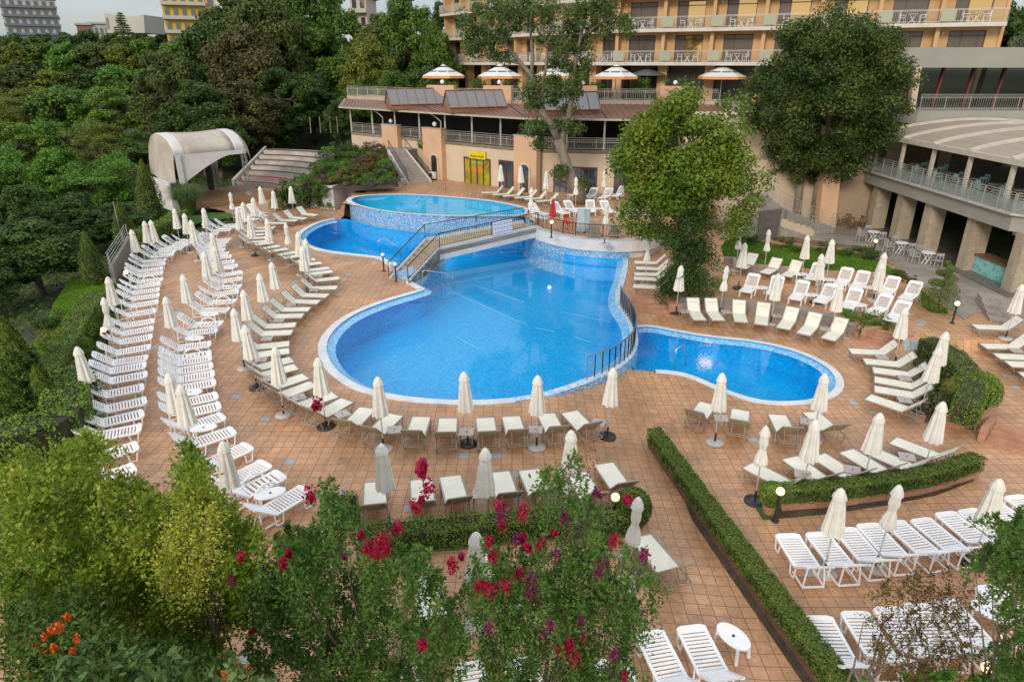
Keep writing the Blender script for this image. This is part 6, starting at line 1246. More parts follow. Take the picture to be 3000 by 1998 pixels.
rs = np.random.RandomState(44); C = np.array([(rs.normal() * .5, rs.normal() * .3, z) for z in np.linspace(.1, 4.6, 60)]) * (1.3, 1.2, 1) + (-.1, 0, 0); P, N = clumps_points(C, rs.uniform(.5, .8, len(C)), 330, rs); quads('ivy', P, N, rs.uniform(.6, 1.2, len(P)) * .14, g_dark, t, rs=rs)
t.location = b0 + Vector((-.35, 0, 0)); tag(t, 'yellowing sycamore with ivy wrapped trunk beside the terrace', 'tree')
p = G('T6', 60, 600); t = empty('flowering_shrub'); rs = np.random.RandomState(45); C = np.array([(rs.normal() * .8, rs.normal() * .4, abs(rs.normal()) * .8 + .3) for _ in range(30)]); P, N = clumps_points(C, rs.uniform(.3, .5, len(C)), 160, rs); quads('foliage', P, N, rs.uniform(.6, 1.2, len(P)) * .10, g_crape, t, rs=rs)
C2 = C[::3] + (0, -.4, .2); P, N = clumps_points(C2, np.full(len(C2), .16), 26, rs); quads('flowers', P, N, np.full(len(P), .07), leafmat('flower_pink', [(.5, .15, .15), (.6, .25, .2), (.7, .4, .35)]), t, rs=rs); t.location = p + Vector((.4, .3, 0)); tag(t, 'pink flowering oleander shrub at the foot of the ivy tree', 'shrub')
# ---- hero: tall bent tree
t = empty('bent_tree'); YB = 51.5; base = PZ('T2', 1650, 1400, ZUP); rs = np.random.RandomState(47)
def pt(x, y, dy=0): return PY('T2', x, y, YB + dy)
tr1 = [base + Vector((0, 0, -.2)), pt(1640, 1320), pt(1590, 1250), pt(1550, 1130), pt(1520, 1040), pt(1495, 960)]; mb = MB(); mb.tube(tr1, [.55, .5, .42, .40, .38, .42], 10)
def br_(pts, r): mb.tube([pt(*q) for q in pts], [r[0] + (r[1] - r[0]) * i / (len(pts) - 1) for i in range(len(pts))], 7)
br_([(1495, 960), (1450, 870), (1385, 780), (1360, 690), (1340, 600), (1310, 520), (1240, 440), (1180, 370), (1130, 300)], (.34, .08)); br_([(1515, 1000), (1540, 880), (1575, 780), (1590, 650), (1600, 500), (1620, 380), (1650, 260), (1680, 120), (1700, 20)], (.27, .06))
br_([(1310, 520), (1320, 400), (1310, 280), (1300, 160), (1320, 30)], (.16, .05)); br_([(1370, 640), (1410, 480), (1420, 350), (1390, 200), (1400, 60)], (.13, .04)); br_([(1240, 440), (1150, 420), (1040, 400), (960, 380)], (.12, .03)); br_([(1650, 260), (1760, 180), (1880, 120)], (.10, .03)); br_([(1130, 300), (1040, 200), (960, 120)], (.09, .03)); br_([(1600, 500), (1540, 380), (1520, 200), (1540, 50)], (.11, .03))
CL = [(950, 200), (870, 190), (1000, 110), (1100, 200), (1030, 290), (900, 270), (960, 330), (1060, 370), (1130, 390), (850, 120), (930, 60), (1040, 40), (1120, 110), (1200, 60), (1250, 100), (1350, 60), (1300, 180), (1210, 190), (1420, 130), (1450, 30), (1470, 230), (1560, 80), (1560, 170), (1650, 60), (1640, 160), (1750, 100), (1740, 200), (1840, 40), (1850, 150), (1830, 210), (1950, 150), (1960, 200), (1600, 250), (1540, 290), (1620, 340), (1500, 360), (1680, 430), (1660, 530), (1600, 570), (1540, 600), (1470, 560), (1400, 620), (1340, 560), (1300, 610), (1450, 700), (1500, 640), (1300, 700), (1620, 640), (1330, 850), (1290, 900), (1350, 990), (1390, 900), (1480, 850), (1570, 870), (1610, 900), (1280, 640), (1350, 700), (1510, 1190), (1540, 1160), (1660, 1280), (1560, 740), (1700, 20), (1760, 20), (1280, 20), (1150, 20), (1470, 440), (1560, 470), (1000, 240), (900, 340), (1110, 260), (1380, 280), (1680, 290)]
C = np.array([tuple(pt(x + rs.uniform(-20, 20), y + rs.uniform(-15, 15), rs.uniform(-1.5, 1.5))) for x, y in CL for _ in range(3)]); rd = rs.uniform(.4, .95, len(C)); P, N = clumps_points(C, rd, 115, rs); quads('crown', P, N, rs.uniform(.6, 1.3, len(P)) * .22, leafmat('leaf_bent', [(0.0286, 0.0585, 0.0182), (0.065, 0.1105, 0.0338), (0.117, 0.1625, 0.0585)], .25), t, rs=rs); mb.build('trunk', barkg, t, True)
tag(t, 'tall tree with bent grey trunk and open crown before the hotel', 'tree')
# ---- conifers
def cone(seed, H=5, r=.75, dense=7000, leaf=.10, m=g_con):
    rs = np.random.RandomState(seed); t = empty('conifer'); z = rs.uniform(0, 1, dense) ** 1.15; a_ = rs.uniform(0, 6.283, dense); pr_ = np.minimum(1, (1 - z) * 1.6) ** .75 * (.78 + .22 * np.minimum(1, z * 8)); rr = r * pr_ * (1 + .10 * np.sin(a_ * 7 + z * 23) + .08 * np.sin(a_ * 3 - z * 41)) * rs.uniform(.85, 1.04, dense)
    P = np.stack([rr * np.cos(a_), rr * np.sin(a_), .08 + z * (H - .1)], 1); N = np.stack([np.cos(a_), np.sin(a_), np.full(dense, .5)], 1) + rs.normal(size=(dense, 3)) * .6; T = np.tile([0, 0, 1.0], (dense, 1)) + rs.normal(size=(dense, 3)) * .4
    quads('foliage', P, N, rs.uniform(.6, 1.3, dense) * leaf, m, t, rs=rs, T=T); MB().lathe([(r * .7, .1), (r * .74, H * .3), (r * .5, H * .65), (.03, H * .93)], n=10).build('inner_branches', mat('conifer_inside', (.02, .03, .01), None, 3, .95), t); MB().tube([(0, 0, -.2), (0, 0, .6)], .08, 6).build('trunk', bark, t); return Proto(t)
CN = cone(51); CNB = cone(52, dense=11000, leaf=.16)
def putcone(pr, r, x, yt, yb, wpx, lab, m=None, dz=0):
    b_ = G(r, x[1], yb); Y = b_.y; tp = PY(r, x[0], yt, Y); zc = Y * cP + (CAM_H - tp.z / 2) * sP; rad = wpx / RG[r][2] / 2 * zc / FPX; put_tree(pr, (b_.x, Y, b_.z + dz), rnd.uniform(0, 6), lab, 'clipped conifers along the left garden', (rad / .75, rad / .75, (tp.z - b_.z) / 5), m, 'conifer')
putcone(CN, 'T1', (1000, 1060), 1095, 1520, 165, 'tallest slim conifer beside the stage tent'); putcone(CN, 'T1', (850, 880), 1390, 1690, 140, 'slim conifer by the white net pole left of the stage'); putcone(CN, 'T4', (620, 670), 175, 555, 150, 'broad cone shaped conifer standing on the bright lawn')
for i, (x, yt, yb, wd) in enumerate([(20, 700, 1300, 260), (150, 780, 1420, 290), (300, 1100, 1500, 190), (60, 1120, 1560, 300)]): putcone(CNB, 'T4', (x, x + 60), yt, yb, wd, f'large dark conifer in the lower left corner, {od(i)} of the four', g_con)
o = MB().tube([(0, 0, 0), (0, 0, 3.0)], .02, 6).build('net_pole', polemat); o.location = G('T4', 850, 290); tag(o, 'thin white pole at the corner of the boundary fence', 'pole')
# ---- hedges
def hedge(path, wd, h, lab, m=g_hedge, name='hedge', leaf=.058, dens=680, z0=None, cat='hedge', grp=None):
    t = empty(name); P_ = chaikin(path, 1, False) if len(path) > 2 else [Vector(p[:2]) for p in path]; rs = np.random.RandomState(len(lab) + int(wd * 10)); zf = (lambda x, y: hgt(x, y)) if z0 is None else (lambda x, y: z0)
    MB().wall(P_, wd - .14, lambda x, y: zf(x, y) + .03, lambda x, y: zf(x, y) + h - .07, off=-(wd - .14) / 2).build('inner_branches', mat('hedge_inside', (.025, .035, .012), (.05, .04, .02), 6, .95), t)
    PP, NN = [], []
    for i in range(len(P_) - 1):
        a_, b_ = P_[i], P_[i + 1]; L = (b_ - a_).length; d = (b_ - a_) / max(L, 1e-6); n_ = Vector((-d.y, d.x)); cnt = int(L * (wd + 2 * h) * dens)
        for _ in range(cnt):
            u = rs.uniform(0, L); q = rs.uniform(0, wd + 2 * h); z = zf(*(a_ + d * u))
            if q < wd: s_, zz, nn = q - wd / 2, h, (0, 0, 1)
            elif q < wd + h: s_, zz, nn = wd / 2, q - wd, (n_.x, n_.y, .2)
            else: s_, zz, nn = -wd / 2, q - wd - h, (-n_.x, -n_.y, .2)
            w_ = a_ + d * u + n_ * s_; bump = .03 * noise.noise(Vector((w_.x * 1.7, w_.y * 1.7, zz * 2))); PP.append((w_.x + nn[0] * bump, w_.y + nn[1] * bump, z + zz + nn[2] * bump)); NN.append(nn)
    for e_, sg in ((0, -1), (-1, 1)):
        a_ = P_[e_]; d = (P_[1] - P_[0]) if e_ == 0 else (P_[-1] - P_[-2]); d = d.normalized() * sg; n_ = Vector((-d.y, d.x))
        for _ in range(int(wd * h * dens * 1.2)): s_ = rs.uniform(-wd / 2, wd / 2); zz = rs.uniform(0, h); q = a_ + n_ * s_ + d * (.12 * math.cos(s_ / wd * 3)); PP.append((q.x, q.y, zf(*a_) + zz)); NN.append((d.x, d.y, .2))
    PP = np.array(PP) + rs.normal(size=(len(PP), 3)) * .018; NN = np.array(NN) + rs.normal(size=(len(NN), 3)) * .55; quads('foliage', PP, NN, rs.uniform(.6, 1.4, len(PP)) * leaf, m, t, rs=rs)
    tag(t, lab, cat, grp); return t
hedge([PZ('T8', x, y, .6) for x, y in ((160, 520), (440, 490), (740, 465), (1250, 415), (1600, 385), (1950, 340))], .7, .6, 'clipped bright green hedge behind the pink flowering shrubs')
hedge([PZ('T8', x, y, .7) for x, y in ((-30, 300), (70, 310))], .7, .7, 'short clipped hedge block at the left behind the shrubs')
hedge([(-16.6, 20.5), (-18.2, 24.5), (-20.0, 29), (-21.0, 32)], 1.0, .9, 'wide bright hedge beside the outermost lounger row', z0=-.15)
hedge([PZ('T4', x, y, 1.35) for x, y in ((390, 1140), (440, 1230), (445, 1340), (380, 1440), (200, 1500), (-60, 1545))], 1.3, 1.5, 'tall bright hedge in the lower left garden', z0=-.15, leaf=.1, dens=300)
hedge([(-25.2, 43.5), (-24.6, 47.5), (-25.3, 50.5)], 1.2, 1.1, 'tall green hedge left of the stage conifer', z0=-.1, leaf=.11, dens=200)
hedge([PZ('O', x, y, 1.0) for x, y in ((2135, 765), (2183, 788), (2218, 822), (2238, 855), (2243, 888), (2228, 915))], .85, .9, 'thick rounded hedge curving round the right bed', g_hedge, z0=-.05, dens=330)
# planted troughs
def planter(shrub_m, seed, L=1.15, wd=.42, h=.78, tm=None):
    t = empty('planter_box'); mb = MB(); mb.box((0, 0, .15), (L, wd * .9, .30), tap=1.12); mb.box((0, 0, .31), (L * 1.14, wd * 1.05, .04)); mb.build('trough', tm or terr, t); rs = np.random.RandomState(seed)
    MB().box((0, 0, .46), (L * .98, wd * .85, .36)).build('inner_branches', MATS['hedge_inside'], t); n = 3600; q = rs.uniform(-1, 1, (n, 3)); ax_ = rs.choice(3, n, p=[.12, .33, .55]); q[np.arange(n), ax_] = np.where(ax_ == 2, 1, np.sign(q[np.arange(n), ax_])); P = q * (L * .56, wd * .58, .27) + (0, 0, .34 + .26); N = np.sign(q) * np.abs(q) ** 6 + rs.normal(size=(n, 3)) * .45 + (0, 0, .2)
    quads('foliage', P + rs.normal(size=(n, 3)) * .025, N, rs.uniform(.6, 1.4, n) * .065, shrub_m, t, rs=rs); return Proto(t)
PB = planter(g_hedged, 61, h=.6); PB2 = planter(g_hedged, 62, 1.0, .46, tm=mat('brown_trough', (.16, .085, .055), (.11, .06, .04), 3, .7))
pa = [PZ('O', x, y, ZR) for x, y in ((1800, 1188), (1900, 1175), (1990, 1160), (2075, 1142), (2150, 1118), (2215, 1090))]
pp = [PZ('T9', x, y, ZR) for x, y in ((815, 370), (1060, 350), (1290, 320), (1510, 290), (1720, 245), (1910, 185))]
for i, p in enumerate(pp):
    q = pp[min(i + 1, 5)] - pp[max(i - 1, 0)]; o = PB.put(p + Vector((0, .1, .02)), math.atan2(q.y, q.x), f'terracotta trough with clipped box, {od(i, 6)} from the left in the curved row', 'planter', 'terracotta troughs in the curved row'); o.scale = (1.08, .95, .8)
bed = [PZ('T9', x, y, ZR) for x, y in ((505, 365), (700, 330), (1100, 300), (1500, 260), (1850, 180), (2000, 150), (2010, 180), (1750, 280), (1400, 350), (1000, 410), (560, 450))]; sheet('planting_bed', [tuple(p[:2]) for p in bed], ZR + .03, soil)
n_ = 10; a_, b_ = Vector((4.75, 18.4)), Vector((6.5, 9.2))
for i in range(n_):
    q = a_.lerp(b_, i / (n_ - 1)); z = hgt(q.x, q.y); o = PB2.put((q.x, q.y, z + .02), math.atan2((b_ - a_).y, (b_ - a_).x), f'brown trough with clipped box, {od(i, n_)} from the pool end of the long straight row', 'planter', 'brown troughs in the long straight row'); o.scale = (1.07, .85, .78)
sheet('planting_bed', [(4.35, 18.8), (5.1, 18.8), (6.95, 9), (6.15, 9)], -.42 + .0, soil)
# potted ball, spiral, balls
def ball(r, m, seed, n=2600, leaf=.06, zc=None, H=1):
    rs = np.random.RandomState(seed); q = rs.normal(size=(n, 3)); q /= np.linalg.norm(q, axis=1, keepdims=True); return q * r * rs.uniform(.9, 1.04, (n, 1)) * (1, 1, H), q + rs.normal(size=(n, 3)) * .5, rs
t = thing('potted_shrub', 'round clipped shrub in a terracotta pot beside the planters', 'potted plant', None, G('T9', 590, 405)); MB().lathe([(.13, 0), (.19, .26), (.21, .27), (.21, .32), (.17, .32)], n=16).build('pot', terr, t); P, N, rs = ball(.34, g_hedged, 63, H=1.1); quads('foliage', P + (0, 0, .66), N, np.full(len(P), .06), g_hedge, t, rs=rs); MB().sphere((0, 0, .66), .3, 10).build('inner_branches', MATS['hedge_inside'], t)
sheet('lawn', [tuple(PZ('T9', x, y, ZR)[:2]) for x, y in ((500, 365), (640, 345), (660, 430), (560, 452))], ZR + .04, lawnm)
t = thing('spiral_topiary', 'dark green spiral clipped topiary at the lawn corner', 'topiary', None, G('T6', 1750, 735)); PP, NN = [], []; rs = np.random.RandomState(64)
for i in range(70):
    u = i / 69; a_ = u * 4.3 * 2 * math.pi + 1; R_ = .62 * (1 - u) ** .8 + .05; rr = .30 * (1 - u) + .13; c_ = (R_ * math.cos(a_), R_ * math.sin(a_), .25 + 2.25 * u); q = rs.normal(size=(150, 3)); q /= np.linalg.norm(q, axis=1, keepdims=True); PP.append(q * rr * (1, 1, .62) + c_); NN.append(q)
PP = np.vstack(PP); NN = np.vstack(NN) + rs.normal(size=PP.shape) * .45; quads('foliage', PP, NN, np.full(len(PP), .06), g_hedged, t, rs=rs); MB().tube([(0, 0, 0), (0, 0, 2.5)], .05, 6).build('trunk', bark, t)
P, N, rs = ball(.5, g_hedge, 65, 4200, .07, H=1.15)
for i, (r, x, y, m_, lab, k_) in enumerate([('Q', 1520, 1160, g_hedge, 'round clipped bush at the near end of the thick hedge', 1.35), ('T8', 2000, 470, g_hedged, 'rounded clipped bush closing the right end of the hedge', 1.0)]):
    t = thing('round_bush', lab, 'bush', None, G(r, x, y)); quads('foliage', P * k_ + (0, 0, .5 * k_), N, np.full(len(P), .075), m_, t, rs=rs); MB().sphere((0, 0, .5 * k_), .42 * k_, 10).build('inner_branches', MATS['hedge_inside'], t)
def grass_clump(n, H, R_, m, seed, name='foliage', droop=.5):
    rs = np.random.RandomState(seed); me_v = []; fs = []
    for i in range(n):
        a_ = rs.uniform(0, 6.283); r0 = rs.uniform(0, .25) * R_; h = H * rs.uniform(.6, 1.05); r1 = R_ * rs.uniform(.3, 1.05); c, s = math.cos(a_), math.sin(a_); px_, py_ = -s * .012, c * .012; b_ = len(me_v)
        for t_ in (0, .45, .8, 1): rr = r0 + (r1 - r0) * t_ ** 1.6; z = h * (math.sin(min(1, t_ * 1.15) * math.pi / 2) - droop * max(0, t_ - .6)); w_ = 1 - t_ * .85; me_v += [(rr * c - px_ * w_, rr * s - py_ * w_, z), (rr * c + px_ * w_, rr * s + py_ * w_, z)]
        for k in range(3): q = b_ + 2 * k; fs.append((q, q + 1, q + 3, q + 2))
    mb = MB(); mb.add(me_v, fs); return mb
t = thing('fountain_grass', 'big rounded clump of fountain grass before the stage', 'ornamental grass', None, G('S', 450, 1060)); grass_clump(5200, 2.6, 1.75, g_mid, 66).build('blades', leafmat('blade_green', [(.05, .10, .035), (.085, .15, .055), (.14, .2, .09)], .2), t)
t = thing('ornamental_grass', 'pale grassy clump with white plumes in the right bed', 'ornamental grass', None, G('Q', 1180, 1150)); grass_clump(1500, 1.2, .7, g_mid, 67).build('blades', leafmat('blade_pale', [(.16, .20, .04), (.24, .28, .07), (.36, .38, .14)], .2), t)
BEDR = [tuple(PZ('Q', x, y, ZR)[:2]) for x, y in ((640, 1390), (720, 1180), (730, 1050), (660, 850), (600, 640), (430, 400))] + [tuple(PZ('O', x, y, -.3)[:2]) for x, y in ((2105, 775), (2150, 770), (2215, 800), (2262, 850), (2286, 915), (2282, 955), (2240, 980))]
sheet('planting_bed', BEDR, ZR + .06, soil)
o = MB().wall([tuple(PZ('Q', x, y, ZR)[:2]) for x, y in ((900, 1480), (1560, 1520), (1840, 1400), (1850, 1290))], .3, ZR - .1, ZR + .4, off=0).build('bed_kerb', terr); tag(o, 'terracotta kerb closing the near end of the right bed', 'kerb')
# ---- generic shrubs
def shrub_proto(seed, n=1500, leaf=.13, sc=16):
    rs = np.random.RandomState(seed); t = empty('shrub'); C = rs.normal(size=(sc, 3)) * (.42, .42, .25) + (0, 0, .55); C[:, 2] = np.clip(C[:, 2], .2, 1); P, N = clumps_points(C, rs.uniform(.2, .38, sc), n // sc, rs); quads('foliage', P, N, rs.uniform(.5, 1.3, len(P)) * leaf, g_mid, t, rs=rs)
    mb = MB()
    for i in range(5): mb.tube([(0, 0, 0), tuple(C[i] * .6), tuple(C[i])], [.025, .018, .008], 4)
    mb.build('stems', bark, t); return Proto(t)
SHB = [shrub_proto(s) for s in (71, 72, 73)]
def bankpt(u, v): P0, P1, P2_, P3 = BANK; return P0.lerp(P1, u).lerp(P3.lerp(P2_, u), v)
sm = [g_mid, g_lush, g_dark, g_yel, g_blue, g_lush, g_blue, g_mid, g_rust, g_dark, seedm, g_lush]
cn = ['mid green', 'bright green', 'dark green', 'yellow green', 'grey green', 'fresh green', 'silvery', 'green', 'rusty leaved', 'deep green', 'mauve flowering', 'leafy green']; k = 0; seen = {}
for j in range(6):
    for i in range(9):
        p = bankpt((i + .5 + rnd.uniform(-.3, .3)) / 9, (j + .5 + rnd.uniform(-.3, .3)) / 6); q = (i * 5 + j * 7) % 12; s_ = rnd.uniform(.55, 1.15); put_tree(SHB[k % 3], p + Vector((0, 0, -.1)), rnd.uniform(0, 6), f'{cn[q]} shrub on the flower bank, {od(i)} from left in tier {od(j)}', 'shrubs on the flower bank', (s_, s_, s_ * .9), sm[q], 'shrub'); k += 1
def shr(r, x, y, s, m, lab, grp='assorted garden shrubs', z=None, hz=1.0):
    p = G(r, x, y); p.z = p.z if z is None else z; put_tree(SHB[rnd.randrange(3)], p, rnd.uniform(0, 6), lab, grp, (s, s, s * hz), m, 'shrub')
for i, (x, y, s, m) in enumerate([(1520, 980, 1.1, g_dark), (1640, 960, 1.4, g_dark), (1760, 980, 1.3, g_mid), (1900, 985, 1.2, g_dark), (2020, 990, 1.2, g_mid), (1480, 1010, .7, g_yel)]): shr('S', x, y, s, m, f'leafy shrub before the long white wall, {od(i)} of the six', 'shrubs before the long white wall', hz=1.5)
for i, (x, y, s, m) in enumerate([(1180, 850, .8, g_lush), (1260, 880, .9, g_mid), (1340, 900, .7, g_lush), (1190, 790, .6, g_yel)]): shr('T6', x, y, s, m, f'low juniper like shrub left of the terracotta steps, {od(i)} of the four', 'shrubs left of the terracotta steps', z=ZR + .1, hz=.8)
for i, (x, y, s, m) in enumerate([(450, 265, .8, g_dark), (700, 300, .8, g_olive), (800, 330, .7, g_mid), (960, 330, .8, g_olive), (1140, 350, .8, g_mid), (1250, 360, .9, g_olive), (1330, 390, .8, g_dark), (1480, 500, .6, g_redd) if False else (1480, 500, .6, g_olive), (1560, 540, .5, g_brown), (520, 235, .5, g_yel)]): shr('T6', x, y, s, m, f'low rose bush in the lawn bed, {od(i)} from the left', 'rose bushes in the lawn', z=.02, hz=.7)
for i, (x, y, s, m) in enumerate([(640, 900, .8, g_mid), (840, 800, .9, g_mid), (700, 560, .7, g_dark), (960, 620, .8, g_yel), (1050, 760, 1.0, g_brown), (1020, 1250, .8, g_olive), (1250, 1300, .7, g_mid), (1380, 1370, .5, redf), (800, 1100, .7, g_blue)]): shr('Q', x, y, s, m, f'low mixed shrub inside the right bed, {od(i)} of the nine', 'shrubs inside the right bed', z=ZR + .05, hz=.8)
for i, (x, Y, s) in enumerate([(745, 69.5, 1.1), (960, 69.5, 1.0), (1180, 69.3, 1.1), (1770, 68, 1.1), (2055, 68.6, 1.2), (2290, 67.5, 1.2), (1560, 69, 1.0)]):
    p = PY('T2', x, 500, Y); put_tree(SHB[i % 3], (p.x, p.y, 8.0), i, f'green planter shrub on the hotel terrace, {od(i)} counted from the stair side', 'planter shrubs on the hotel terrace', (s, s, 1.7), g_mid, 'shrub')
for i, (x, y, s, m) in enumerate([(600, 930, .8, g_mid), (440, 1010, .9, g_yel), (480, 1110, .9, g_olive), (530, 1240, .9, g_brown), (520, 1400, 1.0, g_mid), (350, 880, .9, g_dark), (560, 1060, .8, g_lush), (540, 1500, 1.0, g_mid)]): p = PZ('T4', x, y, -.1); put_tree(SHB[i % 3], p, i, f'loose shrub between the left hedges, {od(i)} of the eight', 'shrubs between the left hedges', (s, s, s), m, 'shrub')
sheet('lawn', BL1 := [tuple(PZ('T4', x, y, .0)[:2]) for x, y in ((500, 510), (745, 540), (745, 640), (690, 760), (640, 870), (320, 860), (370, 700))], .02, mat('bright_lawn', (.09, .19, .015), (.06, .14, .012), 2, .95, bump=.8), h=1.2)
def vine():
    for i, (x, y, s) in enumerate([(430, 960, .8), (560, 1030, .5)]): p = PZ('T2', x, y, 3.8); put_tree(SHB[i], p, i, f'potted green shrub at the stair top, {od(i)}', 'potted shrubs at the stair top', (s, s, s * 1.4), g_lush, 'shrub')
vine()
# ---- undergrowth on the hillside left of the deck (uncountable)
def undergrowth():
    rs = np.random.RandomState(95); n = 60000; P = []
    while len(P) < n:
        x, y = rs.uniform(-62, -10), rs.uniform(8, 76)
        if inpoly(x, y, DECK) or inpoly(x, y, BL1) or inpoly(x, y, BL2) or x > -9: continue
        if y > 66 and x > -21: continue
        if rs.uniform() < .35 + .65 * (noise.noise(Vector((x * .35, y * .35, 0))) > -.1): P.append((x, y, hill(x, y) + noise.noise(Vector((x * .13, y * .13, 0))) * .25 + abs(rs.normal()) * .16))
    P = np.array(P); o = quads('undergrowth', P, rs.normal(size=(n, 3)) * .6 + (0, 0, 1), rs.uniform(.6, 1.5, n) * .2, leafmat('leaf_undergrowth', [(.02, .05, .010), (.05, .10, .02), (.10, .15, .035)], .2), None, rs=rs); tag(o, 'low green undergrowth beneath the trees left of the deck', 'undergrowth', kind='stuff')
BL2 = [tuple(PZ('T4', x, y, .0)[:2]) for x, y in ((330, 880), (620, 880), (650, 960), (600, 1060), (300, 1040), (230, 960))]; sheet('lawn', BL2, .02, MATS['bright_lawn'], h=1.2)
# ---- grass blades over the lawns (uncountable)
def blades(poly, n, z, nm, m, s=.07):
    rs = np.random.RandomState(n); xs_ = [p[0] for p in poly]; ys_ = [p[1] for p in poly]; P = []
    while len(P) < n:
        x, y = rs.uniform(min(xs_), max(xs_)), rs.uniform(min(ys_), max(ys_))
        if inpoly(x, y, poly): P.append((x, y, z))
    P = np.array(P); N = rs.normal(size=(n, 3)) * (1, 1, .2); T = np.tile([0, 0, 1.], (n, 1)) + rs.normal(size=(n, 3)) * .4; o = quads(nm, P, N, rs.uniform(.6, 1.5, n) * s, m, None, asp=.25, rs=rs, T=T); tag(o, 'short green grass blades on the lawn', 'grass', kind='stuff')
undergrowth()
gb = leafmat('grass_blade', [(.05, .12, .015), (.08, .18, .02), (.13, .24, .03)], .2, noise_sc=.8)
blades([tuple(p[:2]) for p in LAWN], 22000, .05, 'grass', gb, .12)
gb2 = leafmat('grass_bright', [(.07, .17, .015), (.11, .24, .02), (.17, .30, .03)], .2, noise_sc=.8); blades(BL1, 16000, .06, 'grass', gb2, .14); blades(BL2, 9000, .06, 'grass', gb2, .14)
# ================================================================== FOREGROUND
def tips_in(poly, n, Y0, Y1, rs):
    xs_ = [p[0] for p in poly]; ys_ = [p[1] for p in poly]; out = []
    while len(out) < n:
        x, y = rs.uniform(min(xs_), max(xs_)), rs.uniform(min(ys_), max(ys_))
        if inpoly(x, y, poly): out.append(tuple(PY('O', x, y, rs.uniform(Y0, Y1))))
    return out
def shoots(name, label, polys, n, Y0, Y1, base, lm, per=110, leaf=.075, rad=.16, seed=1, frac=.45, cat='shrub', stemm=bark, extra=(), Lmax=1.3, sr=.006, asp=.5):
    rs = np.random.RandomState(seed); t = empty(name, base); base = Vector(base); T_ = []
    for poly, share in polys: T_ += tips_in(poly, int(n * share), Y0, Y1, rs)
    P, N, D = [], [], []; mb = MB(); nb = 9; roots = [Vector((rs.uniform(-.5, .5), rs.uniform(-.4, .4), 0)) for _ in range(nb)]
    for i, tp in enumerate(T_):
        tip = Vector(tp) - base; rt = roots[i % nb]; mid = rt.lerp(tip, .55) + Vector((rs.normal() * .12, rs.normal() * .12, .1)); ln = min(Lmax, (tip - rt).length * frac) * rs.uniform(.6, 1.1); d = (tip - mid).normalized(); d = (d + Vector((rs.normal() * .4, rs.normal() * .4, .25))).normalized(); st_ = tip - d * ln
        mb.tube([tuple(st_), tuple(st_.lerp(tip, .5) + Vector((rs.normal() * .02, rs.normal() * .02, 0))), tuple(tip)], [sr, sr * .7, sr * .25], 3, cap=False)
        if i % 9 == 0: mb.tube([tuple(rt), tuple(rt.lerp(st_, .5) + Vector((rs.normal() * .1, rs.normal() * .1, .15))), tuple(st_)], [.03, .018, sr], 5, cap=False)
        u = rs.uniform(0, 1, per); r_ = rad * (1.2 - u) * rs.uniform(.05, 1, per) ** .8; off = rs.normal(size=(per, 3)); off /= np.linalg.norm(off, axis=1, keepdims=True)
        ax = np.array(st_)[None] * (1 - u[:, None]) + np.array(tip)[None] * u[:, None]; P.append(ax + off * r_[:, None]); N.append(rs.normal(size=(per, 3)) + (0, 0, .7)); D.append(off + np.array(d) * .4)
    P = np.vstack(P); N = np.vstack(N) ; quads('foliage', P, N, rs.uniform(.6, 1.3, len(P)) * leaf, lm, t, rs=rs, T=np.vstack(D), asp=asp); mb.build('stems', stemm, t)
    tag(t, label, cat); return t
def panicles(t, spots, m, size=.16, n=90, Y=7.3, q=.05, nm='flower_cluster', seed=3):
    rs = np.random.RandomState(seed)
    for (r, x, y, k) in spots:
        c = np.array(PY(r, x, y, Y + rs.uniform(-.5, .4))) - np.array(t.location); s_ = size * k; D = rs.normal(size=(n, 3)); D /= np.linalg.norm(D, axis=1, keepdims=True); P = c + D * rs.uniform(.3, 1, (n, 1)) * s_ * np.array([.75, .75, 1.15]) + np.array([0, 0, 0]); quads(nm, P, D + rs.normal(size=(n, 3)) * .6, rs.uniform(.6, 1.3, n) * q, m, t, rs=rs, asp=.8)
lime = shoots('lime_green_shrub', 'large bright lime green shrub filling the lower left corner', [([(0, 1060), (60, 1010), (110, 1090), (220, 1100), (280, 1090), (330, 1110), (380, 1120), (430, 1050), (470, 1100), (520, 1130), (560, 1150), (600, 1230), (590, 1330), (560, 1480), (0, 1500)], .92), ([(150, 990), (230, 1000), (240, 1090), (130, 1090)], .05), ([(420, 1010), (450, 1020), (460, 1090), (410, 1090)], .03)], 400, 7.2, 10.2, (-6.0, 8.6, .2), g_lime, per=250, leaf=.078, rad=.36, seed=81, Lmax=.6)
rs = np.random.RandomState(82); yt_ = shoots('yellow_leaved_shrub', 'yellow tipped branches standing out in the lime green shrub', [([(390, 1130), (440, 1100), (500, 1160), (490, 1290), (430, 1400), (350, 1330)], 1)], 52, 7.0, 7.6, (-4.7, 7.4, .2), g_limey, per=110, leaf=.05, rad=.34, seed=83, Lmax=.4)
dk = shoots('pyracantha_shrub', 'dark shrub with orange berry clusters in the bottom left corner', [([(0, 1380), (160, 1350), (300, 1450), (520, 1480), (620, 1600), (0, 1620)], 1)], 210, 6.0, 7.2, (-5.0, 6.6, .2), leafmat('leaf_pyra', [(.02, .045, .010), (.05, .10, .02), (.09, .16, .035)], .25), per=150, leaf=.07, rad=.3, seed=84, Lmax=.8)
